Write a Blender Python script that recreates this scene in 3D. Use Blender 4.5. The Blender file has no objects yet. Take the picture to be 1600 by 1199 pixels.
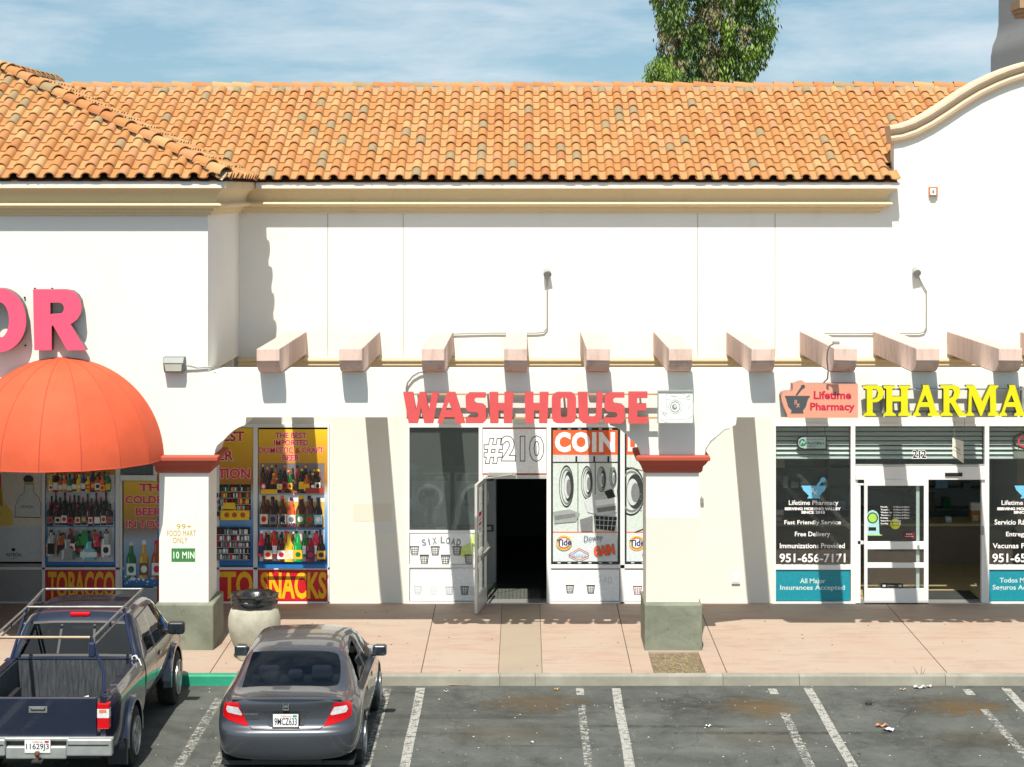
import bpy, bmesh, math, random
from mathutils import Vector, Matrix
from mathutils.geometry import tessellate_polygon
from mathutils.bvhtree import BVHTree

R = math.radians
rnd = random.Random(11)
scene = bpy.context.scene
COL = scene.collection

# ------------------------------------------------------------------ camera
FOC, VPX, VPY, CAMZ = 3235.0, 820.0, 300.0, 7.1        # in pixels of the 1600 px wide photograph
cam_d = bpy.data.cameras.new('camera')
cam_d.sensor_fit = 'HORIZONTAL'
cam_d.sensor_width = 36.0
cam_d.lens = FOC / 1600.0 * 36.0
cam_d.shift_x = (800.0 - VPX) / 1600.0
cam_d.shift_y = -(599.5 - VPY) / 1600.0
cam_d.clip_start = 0.1
cam_d.clip_end = 2000.0
cam = bpy.data.objects.new('camera', cam_d)
cam.location = (0, 0, CAMZ)
cam.rotation_euler = (R(90), 0, 0)
COL.objects.link(cam)
scene.camera = cam

# ------------------------------------------------------------------ light
SUN_DIR = Vector((0.085, 0.600, -1.0)).normalized()      # the way the light travels
SUN_EL = math.asin(-SUN_DIR.z)
SUN_AZ = math.atan2(-SUN_DIR.x, -SUN_DIR.y)
sun_d = bpy.data.lights.new('sun', 'SUN')
sun_d.energy = 4.6
sun_d.angle = R(0.5)
sun_d.color = (1.0, 0.94, 0.84)
sun = bpy.data.objects.new('sun', sun_d)
sun.rotation_euler = SUN_DIR.to_track_quat('-Z', 'Y').to_euler()
sun.location = (0, 0, 40)
COL.objects.link(sun)

world = bpy.data.worlds.new('World')
scene.world = world
world.use_nodes = True
wn, wl = world.node_tree.nodes, world.node_tree.links
wn.clear()
w_out = wn.new('ShaderNodeOutputWorld')
w_bg = wn.new('ShaderNodeBackground')
w_bg.inputs['Strength'].default_value = 0.085
sky = wn.new('ShaderNodeTexSky')
sky.sky_type = 'NISHITA'
sky.sun_disc = False
sky.sun_elevation = SUN_EL
sky.sun_rotation = SUN_AZ
sky.air_density = 1.0
sky.dust_density = 1.5
sky.ozone_density = 2.0
tc = wn.new('ShaderNodeTexCoord')
up = wn.new('ShaderNodeVectorMath'); up.operation = 'MULTIPLY_ADD'
up.inputs[1].default_value = (1, 1, 0.85)
up.inputs[2].default_value = (0, 0, 0.105)
nrm = wn.new('ShaderNodeVectorMath'); nrm.operation = 'NORMALIZE'
wl.new(tc.outputs['Generated'], up.inputs[0])
wl.new(up.outputs[0], nrm.inputs[0])
wl.new(nrm.outputs[0], sky.inputs['Vector'])
# thin high cloud
mp = wn.new('ShaderNodeMapping')
mp.inputs['Scale'].default_value = (4.5, 4.5, 22.0)
mp.inputs['Location'].default_value = (1.3, 0.2, 0.35)
wl.new(tc.outputs['Generated'], mp.inputs['Vector'])
n1 = wn.new('ShaderNodeTexNoise')
n1.inputs['Scale'].default_value = 1.5
n1.inputs['Detail'].default_value = 7
n1.inputs['Roughness'].default_value = 0.62
n1.inputs['Distortion'].default_value = 0.15
wl.new(mp.outputs[0], n1.inputs['Vector'])
cr = wn.new('ShaderNodeMapRange')
cr.inputs['From Min'].default_value = 0.41
cr.inputs['From Max'].default_value = 0.72
cr.inputs['To Max'].default_value = 0.72
wl.new(n1.outputs['Fac'], cr.inputs['Value'])
cm = wn.new('ShaderNodeMix'); cm.data_type = 'RGBA'
cm.inputs['B'].default_value = (6.9, 7.4, 7.9, 1)
wl.new(cr.outputs[0], cm.inputs['Factor'])
tint = wn.new('ShaderNodeMix'); tint.data_type = 'RGBA'; tint.blend_type = 'MULTIPLY'; tint.inputs['Factor'].default_value = 1.0
tint.inputs['B'].default_value = (1.02, 1.13, 1.03, 1)
wl.new(sky.outputs[0], tint.inputs['A'])
wl.new(tint.outputs['Result'], cm.inputs['A'])
wl.new(cm.outputs['Result'], w_bg.inputs['Color'])
wl.new(w_bg.outputs[0], w_out.inputs['Surface'])

scene.view_settings.view_transform = 'Standard'
scene.view_settings.look = 'None'
scene.view_settings.exposure = 0.55
scene.view_settings.gamma = 1.0
scene.render.engine = 'CYCLES'
scene.cycles.max_bounces = 8
scene.cycles.transparent_max_bounces = 12
scene.cycles.use_denoising = True

# ------------------------------------------------------------------ material helpers
def srgb(r, g, b):
    def c(u):
        u /= 255.0
        return u / 12.92 if u <= 0.04045 else ((u + 0.055) / 1.055) ** 2.4
    return (c(r), c(g), c(b))

def nodes_of(name):
    m = bpy.data.materials.new(name)
    m.use_nodes = True
    return m, m.node_tree.nodes, m.node_tree.links

def vary(N, L, col, amount, scale, coord='Object', detail=5, stretch=None):
    """colour node: col varied darker/lighter by noise"""
    t = N.new('ShaderNodeTexCoord')
    no = N.new('ShaderNodeTexNoise')
    no.inputs['Scale'].default_value = scale
    no.inputs['Detail'].default_value = detail
    no.inputs['Roughness'].default_value = 0.6
    if stretch:
        mp_ = N.new('ShaderNodeMapping')
        mp_.inputs['Scale'].default_value = stretch
        L.new(t.outputs[coord], mp_.inputs['Vector'])
        L.new(mp_.outputs[0], no.inputs['Vector'])
    else:
        L.new(t.outputs[coord], no.inputs['Vector'])
    rmp = N.new('ShaderNodeMapRange')
    rmp.inputs['From Min'].default_value = 0.25
    rmp.inputs['From Max'].default_value = 0.75
    L.new(no.outputs['Fac'], rmp.inputs['Value'])
    mx = N.new('ShaderNodeMix'); mx.data_type = 'RGBA'
    lo = tuple(max(0, c * (1 - amount)) for c in col) + (1,)
    hi = tuple(min(1, c * (1 + amount)) for c in col) + (1,)
    mx.inputs['A'].default_value = lo
    mx.inputs['B'].default_value = hi
    L.new(rmp.outputs[0], mx.inputs['Factor'])
    return mx.outputs['Result'], no, t

MATS = {}
def mat(name, col, rough=0.6, metal=0.0, var=0.08, scale=3.0, bump=0.0, bscale=60.0, coat=0.0, spec=0.5, stretch=None, emit=0.0):
    if name in MATS:
        return MATS[name]
    m, N, L = nodes_of(name)
    b = N['Principled BSDF']
    b.inputs['Roughness'].default_value = rough
    b.inputs['Metallic'].default_value = metal
    b.inputs['Coat Weight'].default_value = coat
    b.inputs['Coat Roughness'].default_value = 0.04
    b.inputs['Specular IOR Level'].default_value = spec
    if var > 0:
        c, no, t = vary(N, L, col, var, scale, stretch=stretch)
        L.new(c, b.inputs['Base Color'])
    else:
        b.inputs['Base Color'].default_value = (*col, 1)
    if bump > 0:
        t = N.new('ShaderNodeTexCoord')
        nb = N.new('ShaderNodeTexNoise')
        nb.inputs['Scale'].default_value = bscale
        nb.inputs['Detail'].default_value = 4
        L.new(t.outputs['Object'], nb.inputs['Vector'])
        bp = N.new('ShaderNodeBump')
        bp.inputs['Strength'].default_value = bump
        bp.inputs['Distance'].default_value = 0.01
        L.new(nb.outputs['Fac'], bp.inputs['Height'])
        L.new(bp.outputs[0], b.inputs['Normal'])
    if emit > 0:
        b.inputs['Emission Color'].default_value = (*col, 1)
        b.inputs['Emission Strength'].default_value = emit
    m.diffuse_color = (*col, 1)
    MATS[name] = m
    return m

def ink(name, r, g, b, rough=0.45):
    """printed or painted colour, given as it looks on paper"""
    return mat('ink_' + name, srgb(r, g, b), rough=rough, var=0.13, scale=22)

def M_glass(name, tint=(0.75, 0.8, 0.8), refl=1.0, rough=0.0, film=0.0):
    if name in MATS:
        return MATS[name]
    m, N, L = nodes_of(name)
    N.remove(N['Principled BSDF'])
    tr = N.new('ShaderNodeBsdfTransparent'); tr.inputs['Color'].default_value = (*tint, 1)
    gl = N.new('ShaderNodeBsdfGlossy'); gl.inputs['Roughness'].default_value = rough
    gl.inputs['Color'].default_value = (refl, refl, refl, 1)
    fr = N.new('ShaderNodeFresnel')
    ge = N.new('ShaderNodeNewGeometry')          # thin pane: the same reflectance from either side
    io = N.new('ShaderNodeMapRange'); io.inputs['To Min'].default_value = 1.6; io.inputs['To Max'].default_value = 1/1.6
    L.new(ge.outputs['Backfacing'], io.inputs['Value']); L.new(io.outputs[0], fr.inputs['IOR'])
    mx = N.new('ShaderNodeMixShader')
    L.new(fr.outputs[0], mx.inputs[0]); L.new(tr.outputs[0], mx.inputs[1]); L.new(gl.outputs[0], mx.inputs[2])
    last = mx.outputs[0]
    if film:                                     # dust and tint film that catches the sun
        di = N.new('ShaderNodeBsdfDiffuse'); di.inputs['Color'].default_value = (.46, .52, .51, 1)
        m2 = N.new('ShaderNodeMixShader'); m2.inputs[0].default_value = film
        L.new(last, m2.inputs[1]); L.new(di.outputs[0], m2.inputs[2]); last = m2.outputs[0]
    L.new(last, N['Material Output'].inputs['Surface'])
    MATS[name] = m
    return m

# ------------------------------------------------------------------ geometry helpers
def W(px, py, D):
    """a pixel of the photograph on the vertical plane at depth D"""
    return ((px - VPX) * D / FOC, D, CAMZ - (py - VPY) * D / FOC)
def WX(px, D): return (px - VPX) * D / FOC
def WZ(py, D): return CAMZ - (py - VPY) * D / FOC

class MB:
    """collects geometry and links it as ONE mesh object"""
    def __init__(s):
        s.v, s.f, s.mi, s.mats = [], [], [], []
    def m(s, material):
        if material not in s.mats:
            s.mats.append(material)
        return s.mats.index(material)
    def add(s, verts, faces, material):
        o = len(s.v)
        s.v += [tuple(p) for p in verts]
        i = s.m(material)
        for f in faces:
            s.f.append(tuple(o + k for k in f)); s.mi.append(i)
        return s
    def box(s, x0, x1, y0, y1, z0, z1, material):
        v = [(x0,y0,z0),(x1,y0,z0),(x1,y1,z0),(x0,y1,z0),(x0,y0,z1),(x1,y0,z1),(x1,y1,z1),(x0,y1,z1)]
        f = [(0,3,2,1),(4,5,6,7),(0,1,5,4),(1,2,6,5),(2,3,7,6),(3,0,4,7)]
        return s.add(v, f, material)
    def shape(s, loops, y0, y1, material, side=None, cap_back=True):
        """2-D loops (x,z), first the outline then holes, extruded from y0 (front) to y1 (back)"""
        side = side or material
        pts = [p for lp in loops for p in lp]
        tris = tessellate_polygon([[Vector((p[0], p[1], 0)) for p in lp] for lp in loops])
        fr = []
        for t in tris:
            a, b, c = [pts[i] for i in t]
            ar = (b[0]-a[0])*(c[1]-a[1]) - (b[1]-a[1])*(c[0]-a[0])
            if abs(ar) < 1e-12: continue
            fr.append(t if ar > 0 else (t[0], t[2], t[1]))
        s.add([(p[0], y0, p[1]) for p in pts], fr, material)
        if y1 is not None and abs(y1 - y0) > 1e-6:
            if cap_back:
                s.add([(p[0], y1, p[1]) for p in pts], [(a, c, b) for a, b, c in fr], side)
            for k, lp in enumerate(loops):
                n = len(lp)
                area = sum(lp[i][0]*lp[(i+1)%n][1] - lp[(i+1)%n][0]*lp[i][1] for i in range(n))
                if (area < 0) != (k > 0): lp = lp[::-1]
                v = [(p[0], y0, p[1]) for p in lp] + [(p[0], y1, p[1]) for p in lp]
                s.add(v, [(i, n+i, n+(i+1)%n, (i+1)%n) for i in range(n)], side)
        return s
    def tube(s, path, r, material, n=8, closed_ends=True):
        P = [Vector(p) for p in path]
        rr = r if isinstance(r, (list, tuple)) else [r]*len(P)
        v, f = [], []
        prev = None
        for i, p in enumerate(P):
            d = (P[min(i+1, len(P)-1)] - P[max(i-1, 0)]).normalized()
            if prev is None:
                a = d.orthogonal().normalized()
            else:
                a = (prev - d * prev.dot(d)).normalized()
            prev = a
            b = d.cross(a)
            for k in range(n):
                t = 2*math.pi*k/n
                v.append(p + (a*math.cos(t) + b*math.sin(t))*rr[i])
        for i in range(len(P)-1):
            for k in range(n):
                f.append((i*n+k, i*n+(k+1)%n, (i+1)*n+(k+1)%n, (i+1)*n+k))
        if closed_ends:
            f.append(tuple(range(n))[::-1]); f.append(tuple((len(P)-1)*n+k for k in range(n)))
        return s.add(v, f, material)
    def lathe(s, prof, cx, cy, material, n=32, cz=0.0):
        v, f = [], []
        for (r, z) in prof:
            for k in range(n):
                t = 2*math.pi*k/n
                v.append((cx + r*math.cos(t), cy + r*math.sin(t), cz + z))
        for i in range(len(prof)-1):
            for k in range(n):
                f.append((i*n+k, i*n+(k+1)%n, (i+1)*n+(k+1)%n, (i+1)*n+k))
        f.append(tuple(range(n))[::-1]); f.append(tuple((len(prof)-1)*n+k for k in range(n)))
        return s.add(v, f, material)
    def lathe_x(s, prof, cx, cy, cz, material, n=28):
        """profile (r, x) turned about an axis along x"""
        v, f = [], []
        for (r, x) in prof:
            for k in range(n):
                t = 2*math.pi*k/n
                v.append((cx + x, cy + r*math.cos(t), cz + r*math.sin(t)))
        for i in range(len(prof)-1):
            for k in range(n):
                f.append((i*n+k, i*n+(k+1)%n, (i+1)*n+(k+1)%n, (i+1)*n+k))
        f.append(tuple(range(n))[::-1]); f.append(tuple((len(prof)-1)*n+k for k in range(n)))
        return s.add(v, f, material)
    def sweep(s, prof, path_fn, material, closed=True):
        """prof: list of 2-D points; path_fn: list of functions (a,b)->xyz for each station"""
        n = len(prof)
        v, f = [], []
        for fn in path_fn:
            v += [fn(a, b) for a, b in prof]
        for i in range(len(path_fn)-1):
            for k in range(n if closed else n-1):
                f.append((i*n+k, i*n+(k+1)%n, (i+1)*n+(k+1)%n, (i+1)*n+k))
        if closed:
            f.append(tuple(range(n))[::-1]); f.append(tuple((len(path_fn)-1)*n+k for k in range(n)))
        return s.add(v, f, material)
    def build(s, name, parent=None, smooth=None, bevel=0.0, fix=False, base=None, seg=2):
        """parent: the Empty or part it belongs to; vertices are given in world space unless base=(0,0,0)"""
        if base is not None: off = Vector(base)
        elif parent: off = world_of(parent)
        else:
            xs, ys, zs = zip(*s.v)
            off = Vector(((min(xs)+max(xs))/2, (min(ys)+max(ys))/2, min(zs)))
        me = bpy.data.meshes.new(name)
        me.from_pydata([tuple(Vector(p) - off) for p in s.v], [], s.f)
        for m_ in s.mats: me.materials.append(m_)
        me.polygons.foreach_set('material_index', s.mi)
        if fix:
            bm = bmesh.new(); bm.from_mesh(me)
            bmesh.ops.remove_doubles(bm, verts=bm.verts, dist=1e-5)
            bmesh.ops.recalc_face_normals(bm, faces=bm.faces)
            bm.to_mesh(me); bm.free()
        me.update()
        if smooth:
            me.polygons.foreach_set('use_smooth', [True]*len(me.polygons))
            me.set_sharp_from_angle(angle=R(smooth))
        o = bpy.data.objects.new(name, me)
        COL.objects.link(o)
        if parent: o.parent = parent
        elif base is None: o.location = off
        if bevel > 0:
            bv = o.modifiers.new('bevel', 'BEVEL')
            bv.width = bevel; bv.segments = seg; bv.limit_method = 'ANGLE'; bv.angle_limit = R(40)
            bv.harden_normals = False
        return o

def world_of(o):
    p = Vector((0, 0, 0))
    while o:
        p += o.location; o = o.parent
    return p

def tag(o, label=None, cat=None, group=None, kind=None):
    if label: o['label'] = label
    if cat: o['category'] = cat
    if group: o['group'] = group
    if kind: o['kind'] = kind
    return o

def thing(name, label, cat, loc=(0, 0, 0), group=None):
    o = bpy.data.objects.new(name, None)
    o.empty_display_size = 0.2
    COL.objects.link(o)
    o.location = loc
    return tag(o, label, cat, group)

def copy_tree(o, parent=None):
    c = o.copy(); COL.objects.link(c)
    if parent: c.parent = parent
    for ch in list(o.children): copy_tree(ch, c)
    return c

# text ----------------------------------------------------------------
_tc = {}
def text_geo(s, off=0.0, spacing=1.0, shear=0.0):
    key = (s, off, spacing, shear)
    if key in _tc: return _tc[key]
    c = bpy.data.curves.new('t', 'FONT')
    c.body = s; c.offset = off; c.space_character = spacing; c.shear = shear; c.resolution_u = 3
    c.fill_mode = 'FRONT'
    o = bpy.data.objects.new('t', c)
    COL.objects.link(o)
    dg = bpy.context.evaluated_depsgraph_get()
    me = o.evaluated_get(dg).to_mesh()
    v = [(p.co.x, p.co.y) for p in me.vertices]
    f = [tuple(p.vertices) for p in me.polygons]
    o.evaluated_get(dg).to_mesh_clear()
    bpy.data.objects.remove(o); bpy.data.curves.remove(c)
    _tc[key] = (v, f)
    return v, f

def text_on(mb, s, x0, x1, z0, z1, y, material, off=0.0, spacing=1.0, fit='box', shear=0.0, ref=None, rot=None):
    """flat text facing -Y, fitted to the box x0..x1, z0..z1; ref: geometry whose extent sets the fit (for outlines)"""
    v, f = text_geo(s, off, spacing, shear)
    rv = ref[0] if ref else v
    if not v: return
    a0 = min(p[0] for p in rv); a1 = max(p[0] for p in rv); b0 = min(p[1] for p in rv); b1 = max(p[1] for p in rv)
    sx = (x1-x0)/(a1-a0); sz = (z1-z0)/(b1-b0)
    if fit == 'keep':
        sx = sz = min(sx, sz)
    cx, cz = (x0+x1)/2, (z0+z1)/2
    pts = [(cx + (p[0]-(a0+a1)/2)*sx, cz + (p[1]-(b0+b1)/2)*sz) for p in v]
    if rot:
        ca, sa = math.cos(rot), math.sin(rot)
        pts = [(cx + (p[0]-cx)*ca - (p[1]-cz)*sa, cz + (p[0]-cx)*sa + (p[1]-cz)*ca) for p in pts]
    ff = []
    for t in f:
        ar = sum(pts[t[i]][0]*pts[t[(i+1)%len(t)]][1] - pts[t[(i+1)%len(t)]][0]*pts[t[i]][1] for i in range(len(t)))
        ff.append(t if ar > 0 else t[::-1])
    mb.add([(p[0], y, p[1]) for p in pts], ff, material)

def arc(cx, cz, r, a0, a1, n=8, rz=None):
    rz = rz or r
    return [(cx + r*math.cos(R(a0+(a1-a0)*i/n)), cz + rz*math.sin(R(a0+(a1-a0)*i/n))) for i in range(n+1)]
def rrect(x0, x1, z0, z1, r, n=4):
    return arc(x1-r, z1-r, r, 0, 90, n) + arc(x0+r, z1-r, r, 90, 180, n) + arc(x0+r, z0+r, r, 180, 270, n) + arc(x1-r, z0+r, r, 270, 360, n)
def ell(cx, cz, rx, rz, n=24):
    return [(cx + rx*math.cos(2*math.pi*i/n), cz + rz*math.sin(2*math.pi*i/n)) for i in range(n)]

class Panel:
    """a printed sheet on the plane y = D (facing the car park), drawn with photograph pixels; every item lies a hair proud of the last"""
    def __init__(s, D):
        s.D, s.mb, s.y = D, MB(), D
    def up(s):
        s.y -= 0.0003
        return s.y
    def X(s, p): return WX(p, s.D)
    def Z(s, p): return WZ(p, s.D)
    def board(s, x0, y0, x1, y1, material, t=0.012):
        s.mb.box(s.X(x0), s.X(x1), s.y, s.D+t, s.Z(y1), s.Z(y0), material); return s
    def rect(s, x0, y0, x1, y1, material):
        return s.poly([(x0, y0), (x1, y0), (x1, y1), (x0, y1)], material)
    def poly(s, pts, material, holes=()):
        s.mb.shape([[(s.X(a), s.Z(b)) for a, b in lp] for lp in [pts, *holes]], s.up(), None, material); return s
    def ell(s, cx, cy, rx, ry, material, hole=None, n=24):
        lp = [(cx + rx*math.cos(2*math.pi*i/n), cy + ry*math.sin(2*math.pi*i/n)) for i in range(n)]
        hs = []
        if hole: hs = [[(cx + rx*hole*math.cos(2*math.pi*i/n), cy + ry*hole*math.sin(2*math.pi*i/n)) for i in range(n)]]
        return s.poly(lp, material, hs)
    def line(s, pts, w, material):
        for (a, b) in zip(pts[:-1], pts[1:]):
            d = Vector((b[0]-a[0], b[1]-a[1]))
            if d.length < 1e-6: continue
            q = Vector((-d.y, d.x)).normalized()*w/2
            s.poly([(a[0]+q.x, a[1]+q.y), (b[0]+q.x, b[1]+q.y), (b[0]-q.x, b[1]-q.y), (a[0]-q.x, a[1]-q.y)], material)
        return s
    def text(s, t, x0, y0, x1, y1, material, off=0.0, outline=None, ooff=0.05, spacing=1.0, shear=0.0, rot=None):
        ref = text_geo(t, off, spacing, shear)
        if outline:
            text_on(s.mb, t, s.X(x0), s.X(x1), s.Z(y1), s.Z(y0), s.up(), outline, off+ooff, spacing, ref=ref, shear=shear, rot=rot)
        text_on(s.mb, t, s.X(x0), s.X(x1), s.Z(y1), s.Z(y0), s.up(), material, off, spacing, shear=shear, rot=rot)
        return s
    def bottle(s, cx, yb, h, w, kind, glass, label=None, cap=None, label2=None):
        K = {'beer': [(.5, 0), (.5, .50), (.46, .58), (.22, .74), (.18, .96), (.2, 1.0)],
             'wine': [(.5, 0), (.5, .58), (.42, .66), (.19, .72), (.17, 1.0)],
             'spirit': [(.5, 0), (.5, .62), (.42, .70), (.17, .76), (.17, 1.0)],
             'squat': [(.42, 0), (.5, .08), (.5, .48), (.4, .60), (.16, .68), (.15, .86), (.22, .87), (.22, 1.0)],
             'round': [(.3, 0), (.46, .1), (.5, .28), (.42, .46), (.17, .58), (.14, .82), (.2, .84), (.2, 1.0)]}[kind]
        pr = [(cx + a*w, yb - b*h) for a, b in K]; pl = [(cx - a*w, yb - b*h) for a, b in K][::-1]
        s.poly(pr + pl, glass)
        # printed highlight down one side, darker edge on the other
        hi = mat('print_hi_' + glass.name, tuple(min(1, c*1.9 + .10) for c in glass.diffuse_color[:3]), .45)
        lo_ = mat('print_lo_' + glass.name, tuple(c*.45 for c in glass.diffuse_color[:3]), .45)
        nk = max(b for a, b in K if a >= .4)
        s.poly([(cx - .36*w, yb - .03*h), (cx - .22*w, yb - .03*h), (cx - .20*w, yb - nk*h), (cx - .30*w, yb - nk*h)], hi)
        s.poly([(cx + .30*w, yb - .02*h), (cx + .47*w, yb - .02*h), (cx + .44*w, yb - nk*h*.98), (cx + .30*w, yb - nk*h*.98)], lo_)
        s.poly([(cx - .13*w, yb - (nk+.1)*h), (cx - .05*w, yb - (nk+.1)*h), (cx - .05*w, yb - .9*h), (cx - .13*w, yb - .9*h)], hi)
        if label:
            lo, hi = {'beer': (.1, .42), 'wine': (.1, .4), 'spirit': (.1, .5), 'squat': (.12, .42), 'round': (.14, .38)}[kind]
            s.rect(cx - .46*w, yb - hi*h, cx + .46*w, yb - lo*h, label)
            if label2:
                s.ell(cx, yb - (lo+hi)/2*h, .3*w, (hi-lo)*.3*h, label2, n=12)
        if cap:
            s.rect(cx - .2*w, yb - h*1.01, cx + .2*w, yb - h*.9, cap)
        return s
    def build(s, name, label, cat, group=None, parent=None):
        o = s.mb.build(name, parent)
        if label: tag(o, label, cat, group)
        return o
# ------------------------------------------------------------------ ground
Z0, ZS = 0.0, 0.15            # asphalt, pavement
YC, YW, YB = 29.76, 35.0, 31.55   # kerb face, shop wall, arcade front

def blob(N, L, pos, cx, cy, rx, ry, warp):
    """soft-edged stain mask centred on a place on the ground"""
    sub = N.new('ShaderNodeVectorMath'); sub.operation = 'SUBTRACT'; sub.inputs[1].default_value = (cx, cy, 0)
    L.new(pos, sub.inputs[0])
    mul = N.new('ShaderNodeVectorMath'); mul.operation = 'MULTIPLY'; mul.inputs[1].default_value = (1/rx, 1/ry, 0)
    L.new(sub.outputs[0], mul.inputs[0])
    ln = N.new('ShaderNodeVectorMath'); ln.operation = 'LENGTH'; L.new(mul.outputs[0], ln.inputs[0])
    ad = N.new('ShaderNodeMath'); ad.operation = 'MULTIPLY_ADD'; ad.inputs[1].default_value = 1.5; L.new(warp, ad.inputs[0]); L.new(ln.outputs['Value'], ad.inputs[2])
    mr = N.new('ShaderNodeMapRange'); mr.interpolation_type = 'SMOOTHSTEP'
    mr.inputs['From Min'].default_value = 1.75; mr.inputs['From Max'].default_value = 0.75
    L.new(ad.outputs[0], mr.inputs['Value'])
    return mr.outputs[0]

def mixc(N, L, fac, a, bcol, k=1.0):
    mx = N.new('ShaderNodeMix'); mx.data_type = 'RGBA'
    if k != 1.0:
        mm = N.new('ShaderNodeMath'); mm.operation = 'MULTIPLY'; mm.inputs[1].default_value = k
        L.new(fac, mm.inputs[0]); fac = mm.outputs[0]
    L.new(fac, mx.inputs['Factor']); L.new(a, mx.inputs['A'])
    mx.inputs['B'].default_value = (*bcol, 1)
    return mx.outputs['Result']

def noise(N, L, vec, scale, detail=5, rough=0.6, stretch=None, dist=0.0):
    if stretch:
        mp_ = N.new('ShaderNodeMapping'); mp_.inputs['Scale'].default_value = stretch
        L.new(vec, mp_.inputs['Vector']); vec = mp_.outputs[0]
    n = N.new('ShaderNodeTexNoise'); n.inputs['Scale'].default_value = scale; n.inputs['Detail'].default_value = detail
    n.inputs['Roughness'].default_value = rough; n.inputs['Distortion'].default_value = dist
    L.new(vec, n.inputs['Vector'])
    return n.outputs['Fac']

def ramp(N, L, v, a, b, lo=0.0, hi=1.0):
    mr = N.new('ShaderNodeMapRange')
    mr.inputs['From Min'].default_value = a; mr.inputs['From Max'].default_value = b
    mr.inputs['To Min'].default_value = lo; mr.inputs['To Max'].default_value = hi
    L.new(v, mr.inputs['Value'])
    return mr.outputs[0]

def asphalt_mat():
    m, N, L = nodes_of('asphalt')
    b = N['Principled BSDF']; b.inputs['Roughness'].default_value = 0.85; b.inputs['Specular IOR Level'].default_value = 0.3
    pos = N.new('ShaderNodeNewGeometry').outputs['Position']
    mx = N.new('ShaderNodeMix'); mx.data_type = 'RGBA'
    L.new(ramp(N, L, noise(N, L, pos, 1.0, 8, 0.72, None, .4), 0.33, 0.67), mx.inputs['Factor'])
    mx.inputs['A'].default_value = (0.050, 0.056, 0.051, 1); mx.inputs['B'].default_value = (0.112, 0.120, 0.109, 1)
    c = mx.outputs['Result']
    # aggregate grain and pale worn flecks
    g = noise(N, L, pos, 45, 3, 0.8)
    c = mixc(N, L, ramp(N, L, g, 0.56, 0.75), c, (0.15, 0.145, 0.13), 0.55)
    c = mixc(N, L, ramp(N, L, g, 0.44, 0.28), c, (0.012, 0.012, 0.012), 0.6)
    vo = N.new('ShaderNodeTexVoronoi'); vo.inputs['Scale'].default_value = 5.5; vo.inputs['Randomness'].default_value = 1.0
    L.new(pos, vo.inputs['Vector'])
    c = mixc(N, L, ramp(N, L, vo.outputs['Distance'], 0.10, 0.05), c, (0.30, 0.29, 0.26), 0.28)
    c = mixc(N, L, ramp(N, L, noise(N, L, pos, 2.4, 6, 0.7, (1, .35, 1)), 0.55, 0.72), c, (0.028, 0.029, 0.026), 0.6)
    # oil and rust in the stalls
    warp = ramp(N, L, noise(N, L, pos, 3.2, 8, 0.78, (.7, 1.2, 1), .6), .25, .75, -0.15, 0.85)
    brk = ramp(N, L, noise(N, L, pos, 6, 8, .8), .36, .60, .15, 1)
    for cx, cy, rx, ry, col, k in STAINS:
        mm = N.new('ShaderNodeMath'); mm.operation = 'MULTIPLY'
        L.new(blob(N, L, pos, cx, cy, rx, ry, warp), mm.inputs[0]); L.new(brk, mm.inputs[1])
        c = mixc(N, L, mm.outputs[0], c, col, k)
    # tyre-dark streaks and fine cracks
    c = mixc(N, L, ramp(N, L, noise(N, L, pos, 0.9, 5, 0.6, (.25, 3.0, 1), 0.8), 0.60, 0.70), c, (0.018, 0.018, 0.018), 0.45)
    wv = N.new('ShaderNodeTexVoronoi'); wv.feature = 'DISTANCE_TO_EDGE'; wv.inputs['Scale'].default_value = 0.55
    dm = N.new('ShaderNodeVectorMath'); dm.operation = 'MULTIPLY_ADD'; dm.inputs[1].default_value = (0.5, 0.5, 0.5)
    nn = N.new('ShaderNodeTexNoise'); nn.inputs['Scale'].default_value = 1.3; nn.inputs['Detail'].default_value = 4
    L.new(pos, nn.inputs['Vector']); L.new(nn.outputs['Color'], dm.inputs[0]); L.new(pos, dm.inputs[2])
    L.new(dm.outputs[0], wv.inputs['Vector'])
    c = mixc(N, L, ramp(N, L, wv.outputs['Distance'], 0.007, 0.002), c, (0.02, 0.019, 0.018), 0.35)
    L.new(c, b.inputs['Base Color'])
    bp = N.new('ShaderNodeBump'); bp.inputs['Strength'].default_value = 0.5; bp.inputs['Distance'].default_value = 0.012
    L.new(g, bp.inputs['Height']); L.new(bp.outputs[0], b.inputs['Normal'])
    return m

# (centre x, y, radius x, y, colour, strength): dark oil and rusty patches between the lines
STAINS = [(-0.05, 28.6, 1.3, 0.75, (0.020, 0.018, 0.015), 0.8), (0.15, 28.75, 0.75, 0.55, (0.105, 0.068, 0.026), 0.75),
          (-0.3, 27.2, 1.0, .6, (0.085, 0.060, 0.035), 0.5),
          (2.5, 28.65, 1.1, 0.75, (0.018, 0.016, 0.014), 0.85), (3.28, 28.5, 0.62, 0.55, (0.118, 0.070, 0.020), 0.95),
          (3.1, 27.0, 0.9, 0.6, (0.085, 0.065, 0.04), 0.5),
          (5.55, 28.65, 1.15, 0.7, (0.018, 0.016, 0.014), 0.85), (6.0, 28.5, 0.66, 0.55, (0.112, 0.066, 0.020), 0.95),
          (5.2, 26.7, 1.6, 0.5, (0.016, 0.015, 0.014), 0.6), (6.0, 26.9, 0.8, 0.5, (0.085, 0.062, 0.035), 0.5),
          (1.6, 27.5, 1.8, 0.10, (0.015, 0.015, 0.015), 0.8), (3.4, 27.15, 1.6, 0.09, (0.015, 0.015, 0.015), 0.8)]

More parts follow.
